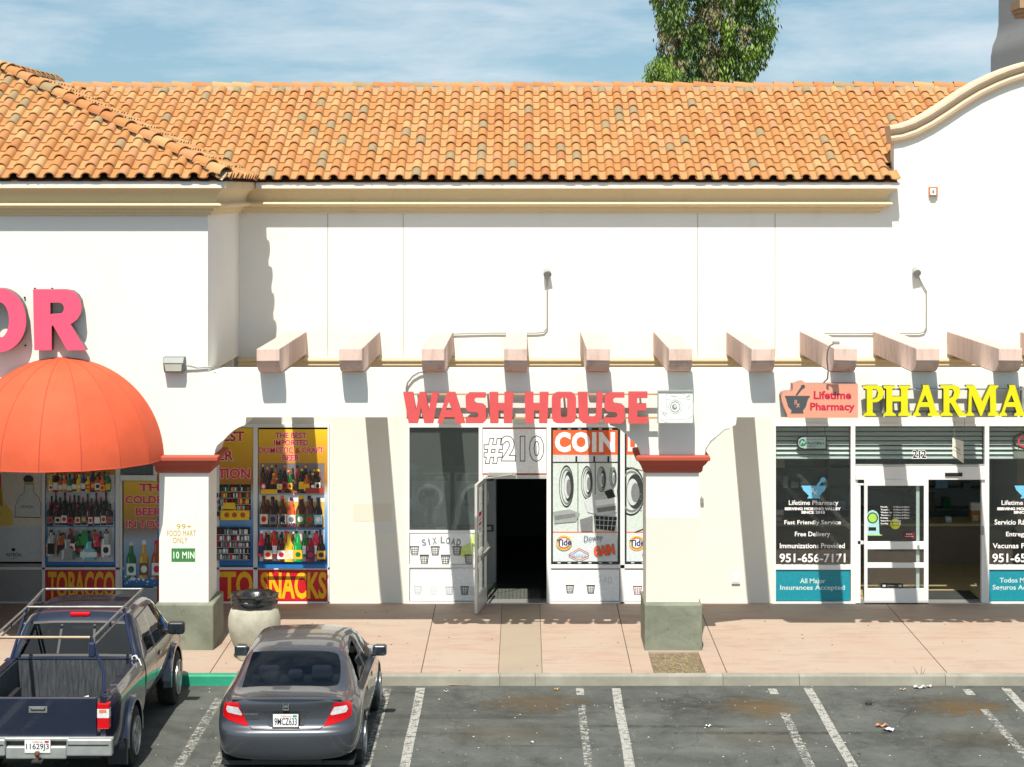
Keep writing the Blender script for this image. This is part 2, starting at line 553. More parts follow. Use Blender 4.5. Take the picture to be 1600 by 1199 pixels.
mb = MB()
mb.add([(-300, -300, 0), (300, -300, 0), (300, 400, 0), (-300, 400, 0)], [(0, 1, 2, 3)], asphalt_mat())
tag(mb.build('asphalt_ground'), 'dark worn asphalt of the car park with oil and rust stains', 'ground', kind='structure')

def line_mat(name, keep):
    m, N, L = nodes_of(name)
    b = N['Principled BSDF']; b.inputs['Roughness'].default_value = 0.8
    pos = N.new('ShaderNodeNewGeometry').outputs['Position']
    g = noise(N, L, pos, 9, 6, 0.75)
    g2 = noise(N, L, pos, 50, 3, 0.7)
    mx = N.new('ShaderNodeMix'); mx.data_type = 'RGBA'
    L.new(ramp(N, L, g2, .35, .65), mx.inputs['Factor'])
    mx.inputs['A'].default_value = (0.24, 0.24, 0.22, 1); mx.inputs['B'].default_value = (0.40, 0.40, 0.365, 1)
    L.new(mx.outputs['Result'], b.inputs['Base Color'])
    ad = N.new('ShaderNodeMath'); ad.operation = 'MULTIPLY_ADD'; ad.inputs[1].default_value = 0.5
    L.new(g2, ad.inputs[0]); L.new(g, ad.inputs[2])
    al = ramp(N, L, ad.outputs[0], keep, keep + 0.10)
    L.new(al, b.inputs['Alpha'])
    return m
LM = [line_mat('line_paint_fresh', 0.63), line_mat('line_paint_worn', 0.72), line_mat('line_paint_faint', 0.84)]
def pline(x, w, y0, y1, m, z=0.004):
    mb = MB()
    n = 12
    v = []; f = []
    for i in range(n+1):
        y = y0 + (y1-y0)*i/n
        j = 0.006*math.sin(i*2.1+x)
        v += [(x-w/2+j, y, z), (x+w/2+j*.5, y, z)]
    for i in range(n): f.append((2*i, 2*i+1, 2*i+3, 2*i+2))
    mb.add(v, f, LM[m])
    return tag(mb.build('parking_line'), kind='structure')
for x, w, y0, y1, m in [(-4.28, .13, 18, 29.0, 1), (-3.83, .09, 18, 26.4, 1), (-1.96, .11, 18, 29.6, 1), (-1.485, .125, 18, 29.62, 0),
                        (0.785, .10, 18, 28.65, 1), (0.785, .11, 29.2, 29.6, 0), (1.30, .125, 18, 29.6, 0), (1.44, .07, 18, 28.6, 2),
                        (2.02, .10, 27.2, 29.2, 2), (3.53, .12, 18, 28.2, 1), (3.53, .12, 29.25, 29.58, 0), (4.05, .125, 18, 29.6, 0), (4.19, .07, 25, 28.9, 2),
                        (4.85, .09, 28.2, 29.2, 2), (6.30, .11, 18, 28.4, 1), (6.30, .12, 29.2, 29.55, 0), (6.87, .125, 18, 29.58, 0), (-7.0, .12, 18, 29.6, 0), (-6.6, .1, 18, 29.6, 1)]:
    pline(x, w, y0, y1, m)

def pave_mat():
    m, N, L = nodes_of('pink_concrete')
    b = N['Principled BSDF']; b.inputs['Roughness'].default_value = 0.8
    pos = N.new('ShaderNodeNewGeometry').outputs['Position']
    mx = N.new('ShaderNodeMix'); mx.data_type = 'RGBA'
    L.new(ramp(N, L, noise(N, L, pos, 0.8, 5, 0.6), .32, .68), mx.inputs['Factor'])
    mx.inputs['A'].default_value = (0.372, 0.275, 0.214, 1); mx.inputs['B'].default_value = (0.372, 0.306, 0.243, 1)
    c = mx.outputs['Result']
    c = mixc(N, L, ramp(N, L, noise(N, L, pos, 2.6, 6, 0.7, (.5, 2, 1)), .50, .78), c, (0.30, 0.165, 0.115), 0.75)
    c = mixc(N, L, ramp(N, L, noise(N, L, pos, 1.3, 5, 0.6), .56, .8), c, (0.24, 0.19, 0.15), 0.5)
    vo = N.new('ShaderNodeTexVoronoi'); vo.inputs['Scale'].default_value = 2.2; L.new(pos, vo.inputs['Vector'])
    c = mixc(N, L, ramp(N, L, vo.outputs['Distance'], 0.05, 0.02), c, (0.10, 0.075, 0.06), 0.6)
    L.new(c, b.inputs['Base Color'])
    return m
def beige_mat():
    m, N, L = nodes_of('beige_concrete')
    b = N['Principled BSDF']; b.inputs['Roughness'].default_value = 0.8
    pos = N.new('ShaderNodeNewGeometry').outputs['Position']
    mx = N.new('ShaderNodeMix'); mx.data_type = 'RGBA'
    L.new(ramp(N, L, noise(N, L, pos, 1.4, 6, 0.65), .3, .7), mx.inputs['Factor'])
    mx.inputs['A'].default_value = (0.33, 0.265, 0.195, 1); mx.inputs['B'].default_value = (0.29, 0.24, 0.18, 1)
    L.new(mx.outputs['Result'], b.inputs['Base Color'])
    return m
PK, BG = pave_mat(), beige_mat()
joints = [-30, -12.2, -9.3, -6.1, -4.55, -1.5, -0.38, 0.25, 1.55, 2.92, 6.1, 9.3, 30]
mb = MB()
for a, b in zip(joints[:-1], joints[1:]):
    g = 0.007
    if abs(a + .38) < .01:
        mb.box(a + g*.4, b - g*.4, 29.915, YW + .5, -.05, ZS - .001, BG)
    elif a == 1.55:
        # opening cut in the slab for the planting strip in front of the column
        mb.box(a + g, 1.86, 29.915, YW + .5, -.05, ZS, PK)
        mb.box(1.86, 2.62, 31.3, YW + .5, -.05, ZS, PK)
        mb.box(2.62, b - g, 29.915, YW + .5, -.05, ZS, PK)
    else:
        mb.box(a + g, b - g, 29.915, YW + .5, -.05, ZS, PK)
JD = mat('joint_dark', (0.10, 0.075, 0.06), .9)
mb.box(-30, 1.858, 29.93, YW+.4, -.06, ZS - .012, JD); mb.box(2.622, 30, 29.93, YW+.4, -.06, ZS - .012, JD); mb.box(1.858, 2.622, 31.302, YW+.4, -.06, ZS - .012, JD)
tag(mb.build('pavement'), 'pink concrete pavement with one beige slab in front of the shops', 'pavement', kind='structure')

# planting strip left bare
mb = MB()
soil = mat('dry_soil', (0.16, 0.125, 0.075), .95, var=.45, scale=14, bump=.8, bscale=40)
nx, ny = 14, 18
v = []
for j in range(ny+1):
    for i in range(nx+1):
        x = 1.86 + .76*i/nx; y = 29.93 + 1.36*j/ny
        v.append((x, y, ZS - .030 + rnd.uniform(-.012, .012)))
mb.add(v, [(j*(nx+1)+i, j*(nx+1)+i+1, (j+1)*(nx+1)+i+1, (j+1)*(nx+1)+i) for j in range(ny) for i in range(nx)], soil)
mb2 = MB()
straw = mat('dry_straw', (0.34, 0.27, 0.14), .9, var=.3, scale=8)
for i in range(260):
    x = rnd.uniform(1.9, 2.58); y = rnd.uniform(29.98, 31.1); a = rnd.uniform(0, 6.28); l = rnd.uniform(.05, .16)
    mb2.add([(x, y, ZS-.025), (x+.008, y+.008, ZS-.025), (x+l*math.cos(a), y+l*math.sin(a), ZS-.02+rnd.uniform(0, .05))], [(0, 1, 2)], straw)
tag(mb.build('soil_bed', fix=True, smooth=60), kind='structure')
tag(mb2.build('dry_grass'), 'dry straw coloured grass in the bare bed before the column', 'grass', kind='stuff')

# kerb: grey concrete with a green painted length on the left
def curb(name, x0, x1, top, label):
    mb = MB()
    prof = [(YC, -.05), (YC + .012, ZS - .02), (YC + .03, ZS), (29.91, ZS), (29.91, -.05)]
    mb.sweep(prof, [lambda a, b: (x0, a, b), lambda a, b: (x1, a, b)], top)
    return tag(mb.build(name, fix=True), label, 'kerb', kind='structure')
CG = mat('kerb_grey', (0.26, 0.25, 0.205), .85, var=.25, scale=2.5, bump=.3)
GRN = mat('kerb_green', (0.012, 0.26, 0.15), .6, var=.25, scale=3, bump=.2)
cuts = [-3.3, -0.36, .15, 2.85, 3.95, 6.05, 9.1, 30]
for i, (a, b) in enumerate(zip(cuts[:-1], cuts[1:])):
    curb('kerb', a + .004, b - .004, CG, None)
for a, b in [(-12.3, -6.1), (-6.1, -3.3)]:
    curb('kerb_painted', a + .004, b - .004, GRN, None)
mb = MB(); mb.box(-30, 30, YC + .02, 29.9, -.04, ZS - .01, mat('joint_dark', (0, 0, 0)))
tag(mb.build('kerb_core'), kind='structure')
# ------------------------------------------------------------------ building materials
def stucco(name, col, dirt=0.25, tone=(0.55, 0.47, 0.36), scale=1.6, lo=.58):
    m, N, L = nodes_of(name)
    b = N['Principled BSDF']; b.inputs['Roughness'].default_value = 0.85; b.inputs['Specular IOR Level'].default_value = .2
    pos = N.new('ShaderNodeNewGeometry').outputs['Position']
    mx = N.new('ShaderNodeMix'); mx.data_type = 'RGBA'
    L.new(ramp(N, L, noise(N, L, pos, 0.5, 4), .35, .65), mx.inputs['Factor'])
    mx.inputs['A'].default_value = (*[c*0.97 for c in col], 1); mx.inputs['B'].default_value = (*col, 1)
    c = mx.outputs['Result']
    c = mixc(N, L, ramp(N, L, noise(N, L, pos, scale, 6, .65, (1.6, 1, .35)), lo, .85), c, tone, dirt)
    L.new(c, b.inputs['Base Color'])
    bp = N.new('ShaderNodeBump'); bp.inputs['Strength'].default_value = 0.25; bp.inputs['Distance'].default_value = 0.006
    L.new(noise(N, L, pos, 70, 4, .7), bp.inputs['Height']); L.new(bp.outputs[0], b.inputs['Normal'])
    return m
STW = stucco('white_stucco', (0.755, 0.745, 0.685))
STL = stucco('cream_stucco', (0.735, 0.724, 0.65), .3)
STP = stucco('repaint_stucco', (0.63, 0.635, 0.555), .3)
TAN = stucco('tan_plaster', (0.68, 0.55, 0.34), .4, (0.36, 0.28, 0.16))
CREAM = stucco('cream_moulding', (0.64, 0.51, 0.36), .4, (0.45, 0.36, 0.25))
REDC = stucco('red_cap', (0.40, 0.085, 0.055), .25, (.50, .2, .14))
def plinth_mat():
    m, N, L = nodes_of('green_grey_plinth')
    b = N['Principled BSDF']; b.inputs['Roughness'].default_value = .8
    pos = N.new('ShaderNodeNewGeometry').outputs['Position']
    mx = N.new('ShaderNodeMix'); mx.data_type = 'RGBA'
    L.new(ramp(N, L, noise(N, L, pos, 1.8, 6, .6, (1, 1, 1.6), .7), .30, .70), mx.inputs['Factor'])
    mx.inputs['A'].default_value = (.125, .142, .105, 1); mx.inputs['B'].default_value = (.215, .228, .17, 1)
    c = mixc(N, L, ramp(N, L, noise(N, L, pos, 9, 6, .75), .56, .7), mx.outputs['Result'], (.07, .085, .06), .6)
    c = mixc(N, L, ramp(N, L, noise(N, L, pos, 5, 5, .7, (2, 2, .3)), .60, .75), c, (.30, .31, .25), .4)
    L.new(c, b.inputs['Base Color'])
    bp = N.new('ShaderNodeBump'); bp.inputs['Strength'].default_value = .5; bp.inputs['Distance'].default_value = .01
    L.new(noise(N, L, pos, 14, 5, .7), bp.inputs['Height']); L.new(bp.outputs[0], b.inputs['Normal'])
    return m
GRNC = plinth_mat()
PINKW = stucco('pink_timber', (0.68, 0.50, 0.425), .8, (0.30, 0.215, 0.17), 5.5, .47)
GREYT = stucco('grey_tower', (0.27, 0.27, 0.262), .8, (.11, .11, .107))
WHF = mat('white_frame', (0.74, 0.75, 0.74), .4, var=.04)
ALU = mat('aluminium', (0.55, 0.55, 0.52), .35, metal=.6, var=.05)
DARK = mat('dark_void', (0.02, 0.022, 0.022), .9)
GLS = M_glass('shop_glass', (.92, .95, .94))
GREYM = mat('grey_metal', (0.30, 0.31, 0.29), .5, metal=.3, var=.1)
DOORF = mat('door_frame', (0.62, 0.62, 0.58), .35, metal=.3, var=.06)

PIT = 0.415
EY_M, EY_L, EX_L = YW - .36, YB - .36, -4.83 + .35      # eaves: main front, left wing front, left wing side
EZ = 7.29
RY_M = 38.8; RZ_M = EZ + PIT*(RY_M - EY_M)

def bisect(mb, co, no):
    """cut the collected geometry with a vertical plane and drop what lies on the side of its normal"""
    me = bpy.data.meshes.new('t'); me.from_pydata(mb.v, [], mb.f)
    me.polygons.foreach_set('material_index', mb.mi)
    bm = bmesh.new(); bm.from_mesh(me)
    bmesh.ops.bisect_plane(bm, geom=bm.verts[:]+bm.edges[:]+bm.faces[:], plane_co=co, plane_no=no, clear_outer=True)
    out = MB(); out.mats = mb.mats
    bm.verts.index_update()
    out.v = [tuple(v.co) for v in bm.verts]
    out.f = [tuple(v.index for v in f.verts) for f in bm.faces]
    out.mi = [f.material_index for f in bm.faces]
    bm.free(); bpy.data.meshes.remove(me)
    return out

def tile_mat(name, col):
    return mat(name, col, .75, var=.09, scale=9, bump=.25, bscale=50, spec=.25)
TM = [tile_mat('tile_orange', (0.414, 0.195, 0.070)), tile_mat('tile_warm', (0.432, 0.230, 0.092)), tile_mat('tile_red', (0.386, 0.164, 0.061)),
      tile_mat('tile_pale', (0.460, 0.276, 0.120)), tile_mat('tile_grey', (0.294, 0.216, 0.118)), tile_mat('tile_peach', (0.432, 0.213, 0.097))]
TPAN = tile_mat('tile_pan', (0.460, 0.244, 0.103))
MORT = mat('mortar', (0.42, 0.37, 0.29), .9, var=.2)
DECK = mat('roof_felt', (0.12, 0.055, 0.03), .9)
def pick_tile():
    return rnd.choices(TM, [34, 26, 6, 11, 8, 17])[0]

def barrel(mb, o, e, u, n, s, t0, L_, r0, r1, lift0, lift1, material, seg=7, inner=True):
    """one cap tile: half tube from t0 up the slope; o origin, e along the eave, u up the slope, n off the roof"""
    v = []; f = []
    def ring(t, r, lift, th):
        for k in range(seg+1):
            a = math.pi*k/seg
            v.append(o + e*(s + (r-th)*math.cos(a)) + u*t + n*(lift + (r-th)*1.0*math.sin(a)))
    ring(t0, r0, lift0, 0); ring(t0+L_, r1, lift1, 0)
    k1 = seg+1
    for k in range(seg): f.append((k+1, k, k1+k, k1+k+1))
    if inner:
        ring(t0, r0, lift0, .016); ring(t0 + .14, r0*.97, lift0*.8, .016)
        for k in range(seg):
            f.append((k, k+1, 2*k1+k+1, 2*k1+k))
            f.append((2*k1+k, 2*k1+k+1, 3*k1+k+1, 3*k1+k))
    mb.add(v, f, material)

def pan(mb, o, e, u, n, s, t0, L_, w, lift0, lift1, material, seg=4):
    v = []
    for (t, lift, ww) in ((t0, lift0, w), (t0+L_, lift1, w*.92)):
        for k in range(seg+1):
            a = math.pi + math.pi*k/seg
            v.append(o + e*(s + ww*math.cos(a)) + u*t + n*(lift + .060 + .036*math.sin(a)))
    k1 = seg+1
    f = [(k, k+1, k1+k+1, k1+k) for k in range(seg)]
    # lower lip
    b = len(v)
    for k in range(seg+1):
        v.append(v[k] - n*.016)
    f += [(k+1, k, b+k, b+k+1) for k in range(seg)]
    mb.add(v, f, material)

def tile_slope(mb, o, e, u, n, s0, s1, rows, pitch=0.272, expo=0.36, ok=None):
    s = s0
    while s <= s1:
        js = rnd.uniform(-.006, .006)
        for r in range(rows):
            t = r*expo - .02
            if ok and not ok(s, t + expo/2): continue
            jl = rnd.uniform(-.007, .009)
            barrel(mb, o, e, u, n, s + js + rnd.uniform(-.004, .004), t + rnd.uniform(-.012, .012), expo + .05, (.092), .079, .032 + jl, .012, pick_tile())
        for r in range(rows):
            t = r*expo - .02
            if ok and not ok(s + pitch/2, t + expo/2): continue
            pan(mb, o, e, u, n, s + pitch/2, t + rnd.uniform(-.01, .01), expo + .05, .085, .012, -.012, rnd.choices([TPAN, TM[0], TM[1]], [2, 3, 3])[0])
        s += pitch

def ridge_line(mb, a, b, r=.105, L_=.375, up=Vector((0, 0, 1)), open_end=True):
    d = (b - a); ln = d.length; u = d.normalized(); e = u.cross(up).normalized(); n = e.cross(u).normalized()
    k = int(ln/L_) + 1
    for i in range(k):
        barrel(mb, a, e, u, n, rnd.uniform(-.006, .006), i*L_ - .02, L_ + .06, r, r*.86, .02 + rnd.uniform(-.004, .008), -.006, pick_tile(), seg=8)

# ------------------------------------------------------------------ main building
main = thing('shop_building', 'long white stucco shop building with orange clay tile roof, curved gable and timber arcade', 'building', (2.0, YW, ZS))
XR = 13.0
def wz(py): return WZ(py, YW)
def wx(px): return WX(px, YW)
zt = wz(666)                          # top of the shop openings
O1 = (-12.0, wx(515)); O2 = (wx(636), wx(1090)); O3 = (wx(1208), wx(1668))
EDGE = [(-12.5, O1[0]), (O1[1], O2[0]), (O2[1], O3[0]), (O3[1], XR)]

# gable parapet outline (photograph pixels along the underside of its moulding)
gp = [(1392, 214), (1412, 211), (1435, 203), (1460, 190), (1485, 174), (1510, 157), (1535, 142), (1560, 130), (1580, 122), (1600, 115.5), (1640, 107), (1690, 103)]
gpts = [(wx(a), wz(b)) for a, b in gp]
XG = wx(1397)
mb = MB()
for a, b in EDGE: mb.box(a, b, YW, YW + .25, ZS - .1, zt, STL)
mb.box(-12.5, XR, YW, YW + .25, zt, wz(578), STL)
mb.box(-12.5, XG, YW + .001, YW + .25, wz(578), EZ + .1, STW)
mb.shape([[(XG, wz(578)), (XR, wz(578)), (XR, gpts[-1][1])] + gpts[::-1][0:] + [(XG, gpts[0][1])]], YW + .001, YW + .35, STW)
# closed back and sides
mb.box(-12.5, XR, YW + 9.0, YW + 9.2, ZS, EZ + .3, STL)
mb.box(-12.5, -12.3, YW + .3, YW + 9, ZS, EZ, STL)
mb.box(XR - .2, XR, YW + .4, YW + 9, ZS, EZ, STL)
wall = mb.build('wall', main)
# control joints in the upper wall
mb = MB()
JG = mat('joint_grey', (0.42, 0.40, 0.36), .8)
for px in (512, 630, 1090, 1211):
    mb = MB(); mb.box(wx(px) - .008, wx(px) + .008, YW - .002, YW + .01, wz(560), wz(334), JG); mb.build('wall_joint', main)
# overpainted patch and stain low on the pier
mb = MB()
mb.box(wx(552), wx(612), YW - .002, YW + .004, wz(815), wz(787), stucco('patch_paint', (0.68, 0.655, 0.55), .3))
mb.build('paint_patch', main); mb = MB()
mb.box(wx(585), wx(618), YW - .0015, YW + .004, wz(834), wz(815), stucco('patch_white', (0.70, 0.70, 0.67), .2))
mb.build('paint_patch', main)

# sill band and ledger at the foot of the upper wall
mb = MB()
prof = [(0, wz(584)), (.10, wz(584)), (.10, wz(572)), (.13, wz(570)), (.13, wz(565)), (.16, wz(563.5)), (.16, wz(561)), (0, wz(558))]
mb.sweep(prof, [lambda a, b: (-4.83, YW - a, b), lambda a, b: (XR, YW - a, b)], TAN)
mb.build('ledger_moulding', main, fix=True)

CORN = [(0, 6.745), (.05, 6.745), (.055, 6.79), (.10, 6.80), (.105, 6.845), (.15, 6.855), (.215, 6.872), (.238, 6.895), (.225, 6.92), (.16, 6.935),
        (.14, 6.95), (.15, 7.0), (.18, 7.06), (.23, 7.115), (.285, 7.15), (.30, 7.155), (.30, 7.26), (0, 7.26)]
mb = MB()
xe = wx(1402)
# right-hand end is returned to the wall on a mitre
mb.sweep(CORN, [lambda a, b: (-4.83 + a, YW - a, b), lambda a, b: (xe - .35 + a, YW - a, b)], TAN)
mb.sweep(CORN, [lambda a, b: (xe - .35 + a, YW - a, b), lambda a, b: (xe - .35 + a, YW + .0, b)], TAN)
mb.build('cornice', main, fix=True, smooth=35)
mb = MB()
mb.box(-4.5, xe - .02, YW - .334, YW - .302, 7.157, 7.258, mat('white_fascia', (0.72, 0.66, 0.58), .7))
mb.build('fascia', main)

# moulding on the gable
mb = MB()
GPROF = [(0.02, -.02), (.05, 0), (.085, .03), (.10, .075), (.085, .115), (.06, .125), (.06, .135), (.09, .15), (.11, .165), (.11, .18), (.135, .19), (.155, .225), (.15, .27), (.12, .295), (-.40, .295), (-.40, -.02)]
st = []
pts = gpts
for i, p in enumerate(pts):
    a = Vector(pts[max(i-1, 0)]); b = Vector(pts[min(i+1, len(pts)-1)])
    d = (b - a).normalized(); q = Vector((-d.y, d.x))
    st.append(lambda o, h, p=p, q=q: (p[0] + q.x*h, YW - o, p[1] + q.y*h - .10))
mb.sweep(GPROF, st, CREAM)
mb.build('gable_moulding', main, fix=True, smooth=30)

# roof
mb = MB()
E, U, Nn = Vector((1, 0, 0)), Vector((0, 1, PIT)).normalized(), Vector((0, -PIT, 1)).normalized()
o = Vector((0, EY_M, EZ))
slope_len = (RY_M - EY_M)*math.sqrt(1 + PIT*PIT)
expo = slope_len/12
def ok_main(s, t):
    y = EY_M + t/math.sqrt(1 + PIT*PIT)
    if s > XG - .10 and y < YW + .40: return s < XG + .02 and y < YW - .02
    return True
tile_slope(mb, o, E, U, Nn, -8.9, 11.2, 12, expo=expo, ok=ok_main)
# valley with the left wing: keep what lies on the main side
mb = bisect(mb, (EX_L, EY_M, 0), (-1, -1, 0))
sl = lambda x, y: (x, y, EZ + PIT*(y - EY_M) - .03)
mb.add([sl(EX_L, EY_M), sl(XG, EY_M), sl(XG, YW + .3), sl(12, YW + .3), sl(12, RY_M), sl(EX_L - (RY_M - EY_M), RY_M)], [(0, 1, 2, 3, 4, 5)], DECK)
mb.add([(-12, RY_M + .05, RZ_M - .03), (12, RY_M + .05, RZ_M - .03), (12, RY_M + 4.5, RZ_M - 2), (-12, RY_M + 4.5, RZ_M - 2)], [(0, 1, 2, 3)], TPAN)
ridge_line(mb, Vector((-9.2, RY_M, RZ_M + .03)), Vector((12, RY_M, RZ_M + .03)))
mb.box(-8.2, 12, RY_M - .10, RY_M, RZ_M - .09, RZ_M + .045, MORT)
roof = mb.build('roof', main, smooth=40)

# arcade: beam, columns, rafters
BZ0, BZ1, BYF, BYR = 3.665, 4.355, YB, YB + .85
COLS = [(-5.57, -4.82), (1.85, 2.655), (9.15, 9.95)]
CZT, CZB = 3.09, 2.82
mb = MB()
def ogee(xc, sgn):
    """bracket outline from the beam soffit down to the column cap, sgn +1 to the right"""
    P = [(.575, BZ0), (.565, BZ0 - .09), (.555, BZ0 - .12), (.47, BZ0 - .15), (.38, BZ0 - .20), (.30, BZ0 - .27), (.25, BZ0 - .33), (.20, BZ0 - .37), (.13, BZ0 - .43), (.10, BZ0 - .50), (.085, CZT)]
    return [(xc + sgn*a, b) for a, b in P]
lo = [(-4.829, CZT)] + ogee(COLS[0][1], 1)[::-1]
lo += ogee(COLS[1][0], -1) + ogee(COLS[1][1], 1)[::-1]
lo += ogee(COLS[2][0], -1) + [(XR, CZT), (XR, BZ1), (-4.829, BZ1)]
mb.shape([lo], BYF, BYR, STW)
mb.build('arcade_beam', main)
for k, (a, b) in enumerate(COLS):
    if k == 0: continue
    mb = MB()
    ym = BYF + .02
    mb.box(a, b, ym, BYR - .02, 2.13, CZB, STW)
    mb.box(a - .001, b + .001, ym - .001, BYR - .019, .80, 2.13, STP)
    c = mb.build('column', main)
    mb = MB()
    prof = [(0, CZB), (.02, CZB - .002), (.05, CZB + .03), (.06, CZB + .10), (.10, CZB + .14), (.13, CZB + .19), (.16, CZB + .20), (.16, CZB + .255), (.12, CZB + .27), (0, CZB + .272)]
    def ringf(o_, z_): return [(a - o_, ym - o_, z_), (b + o_, ym - o_, z_), (b + o_, BYR + o_, z_), (a - o_, BYR + o_, z_)]
    v = []; f = []
    for o_, z_ in prof: v += ringf(o_, z_)
    for i in range(len(prof)-1):
        for j in range(4): f.append((i*4+j, i*4+(j+1) % 4, (i+1)*4+(j+1) % 4, (i+1)*4+j))
    f += [(3, 2, 1, 0), tuple((len(prof)-1)*4 + j for j in range(4))]
    mb.add(v, f, REDC)
    mb.build('column_cap', c, smooth=25, bevel=.006)
    mb = MB()
    mb.box(a - .035, b + .035, ym - .20, BYR + .05, ZS - .12, .845, GRNC)
    mb.build('plinth', c, bevel=.02)

RXC = [-3.86 + 1.2405*i for i in range(13)]
def rafter(xc):
    mb = MB()
    w = .175; y0, y1 = 31.14, YW
    zt_, zb = 4.745, 4.36
    pr = [(y0, zt_), (y0, zt_ - .19)]
    for i in range(7):
        a = R(90*i/6)
        pr.append((y0 + .03 + .40*(1 - math.cos(a)), zt_ - .19 - (.195)*math.sin(a)))
    pr += [(y1, zb), (y1, zt_)]
    n = len(pr)
    j = [rnd.uniform(-.008, .008) for _ in range(4)]
    v = [(xc - w + j[0]*(p[0]-y0)/4, p[0], p[1] + j[2]) for p in pr] + [(xc + w + j[1], p[0], p[1] + j[3]*.5) for p in pr]
    f = [(i, n+i, n+(i+1) % n, (i+1) % n) for i in range(n)] + [tuple(range(n))[::-1][::-1], tuple(range(n, 2*n))[::-1]]
    mb.add(v, f, PINKW)
    return mb.build('rafter', main, fix=True, bevel=.012)
for x in RXC: rafter(x)

# ------------------------------------------------------------------ left wing
wing = thing('corner_building', 'white stucco corner wing with hipped orange tile roof and big pink wall letters', 'building', (-8.5, YB, ZS))
XL = -13.5
mb = MB()
xo0, xo1 = -8.52, COLS[0][0]
mb.box(COLS[0][0], -4.83, YB, YB + .9, 3.09, EZ, STW)
mb.box(XL, COLS[0][0], YB, YB + .3, 3.05, EZ, STW)
mb.box(XL, xo0, YB, YB + .9, ZS, 3.05, STW)
mb.box(-5.13, -4.83, YB + .9, YW, BZ1 - .02, EZ, STW)
mb.box(XL, XL + .2, YB + .3, YW, ZS, EZ, STW)
mb.box(-12, -4.9, YW - .3, YW - .001, 4.0, EZ, STW)
mb.build('wall', wing)
a, b = COLS[0]
mb = MB()
ym = YB + .001
mb.box(a, b, ym, BYR - .02, 2.13, CZB, STW)
mb.box(a - .001, b + .001, ym - .001, BYR - .019, .80, 2.13, stucco('cream_repaint', (.73, .72, .66), .3))
c = mb.build('column', wing)
mb = MB()
v = []; f = []
prof = [(0, CZB), (.02, CZB - .002), (.05, CZB + .03), (.06, CZB + .10), (.10, CZB + .14), (.13, CZB + .19), (.16, CZB + .20), (.16, CZB + .255), (.12, CZB + .27), (0, CZB + .272)]
for o_, z_ in prof: v += [(a - o_, ym - o_, z_), (b + o_, ym - o_, z_), (b + o_, BYR + o_, z_), (a - o_, BYR + o_, z_)]
for i in range(len(prof)-1):
    for j in range(4): f.append((i*4+j, i*4+(j+1) % 4, (i+1)*4+(j+1) % 4, (i+1)*4+j))
f += [(3, 2, 1, 0), tuple((len(prof)-1)*4 + j for j in range(4))]
mb.add(v, f, REDC)
mb.build('column_cap', c, smooth=25, bevel=.006)
mb = MB()
mb.box(a - .035, b + .10, ym - .16, BYR + .05, ZS - .02, .845, GRNC)
mb.build('plinth', c, bevel=.02)
# cornice: front and right return
mb = MB()
mb.sweep(CORN, [lambda a, b: (XL, YB - a, b), lambda a, b: (-4.83 + a, YB - a, b)], TAN)
mb.sweep(CORN, [lambda a, b: (-4.83 + a, YB - a, b), lambda a, b: (-4.83 + a, YW - a, b)], TAN)
mb.build('cornice', wing, fix=True, smooth=35)
mb = MB()
mb.box(XL, -4.515, YB - .334, YB - .302, 7.157, 7.258, mat('white_fascia', (0, 0, 0)))
mb.build('fascia', wing)
# roof: front slope, right slope
RUN = 4.44
AX, AY, AZ = EX_L - RUN, EY_L + RUN, EZ + PIT*RUN
mb = MB()
tile_slope(mb, Vector((EX_L, EY_L, EZ)), E, U, Nn, -9.2, -.08, 14, expo=RUN*math.sqrt(1+PIT*PIT)/13)
mb = bisect(mb, (EX_L, EY_L, 0), (1, 1, 0))
mb2 = MB()
E2, U2, N2 = Vector((0, 1, 0)), Vector((-1, 0, PIT)).normalized(), Vector((PIT, 0, 1)).normalized()
tile_slope(mb2, Vector((EX_L, EY_L, EZ)), E2, U2, N2, .1, 8.3, 14, expo=RUN*math.sqrt(1+PIT*PIT)/13)
mb2 = bisect(mb2, (EX_L, EY_L, 0), (-1, -1, 0))
mb2 = bisect(mb2, (EX_L, EY_M, 0), (1, 1, 0))
for q, mi in zip(mb2.f, mb2.mi): pass
mb.mats = mb.mats
off = len(mb.v)
remap = [mb.m(x) for x in mb2.mats]
mb.v += mb2.v
mb.f += [tuple(off + k for k in q) for q in mb2.f]
mb.mi += [remap[i] for i in mb2.mi]
zz = -.03
mb.add([(-13.5, EY_L, EZ + zz), (EX_L, EY_L, EZ + zz), (AX, AY, AZ + zz), (-13.5, AY, AZ + zz)], [(0, 1, 2, 3)], DECK)
mb.add([(EX_L, EY_L, EZ + zz), (EX_L, EY_M, EZ + zz), (AX, EY_M + RUN, AZ + zz), (AX, AY, AZ + zz)], [(0, 1, 2, 3)], DECK)
d = Vector((AX - EX_L, AY - EY_L, AZ - EZ))
p0 = Vector((EX_L, EY_L, EZ + .05)) + d.normalized()*.05
ridge_line(mb, p0, Vector((AX, AY, AZ + .07)), r=.125)
ridge_line(mb, Vector((AX, AY - .10, AZ + .06)), Vector((AX, RY_M + .6, AZ + .06)), r=.12)
# mortar under the hip tiles
side = Vector((1, 1, 0)).normalized()
q0, q1 = Vector((EX_L, EY_L, EZ)), Vector((AX, AY, AZ))
mb.add([q0 - side*.10 + Vector((0, 0, -.02)), q1 - side*.10 + Vector((0, 0, -.02)), q1 + Vector((0, 0, .10)), q0 + Vector((0, 0, .10)), q0 + side*.10 + Vector((0, 0, -.02)), q1 + side*.10 + Vector((0, 0, -.02))],
       [(0, 3, 2, 1), (3, 4, 5, 2)], MORT)
mb.build('roof', wing, smooth=40)

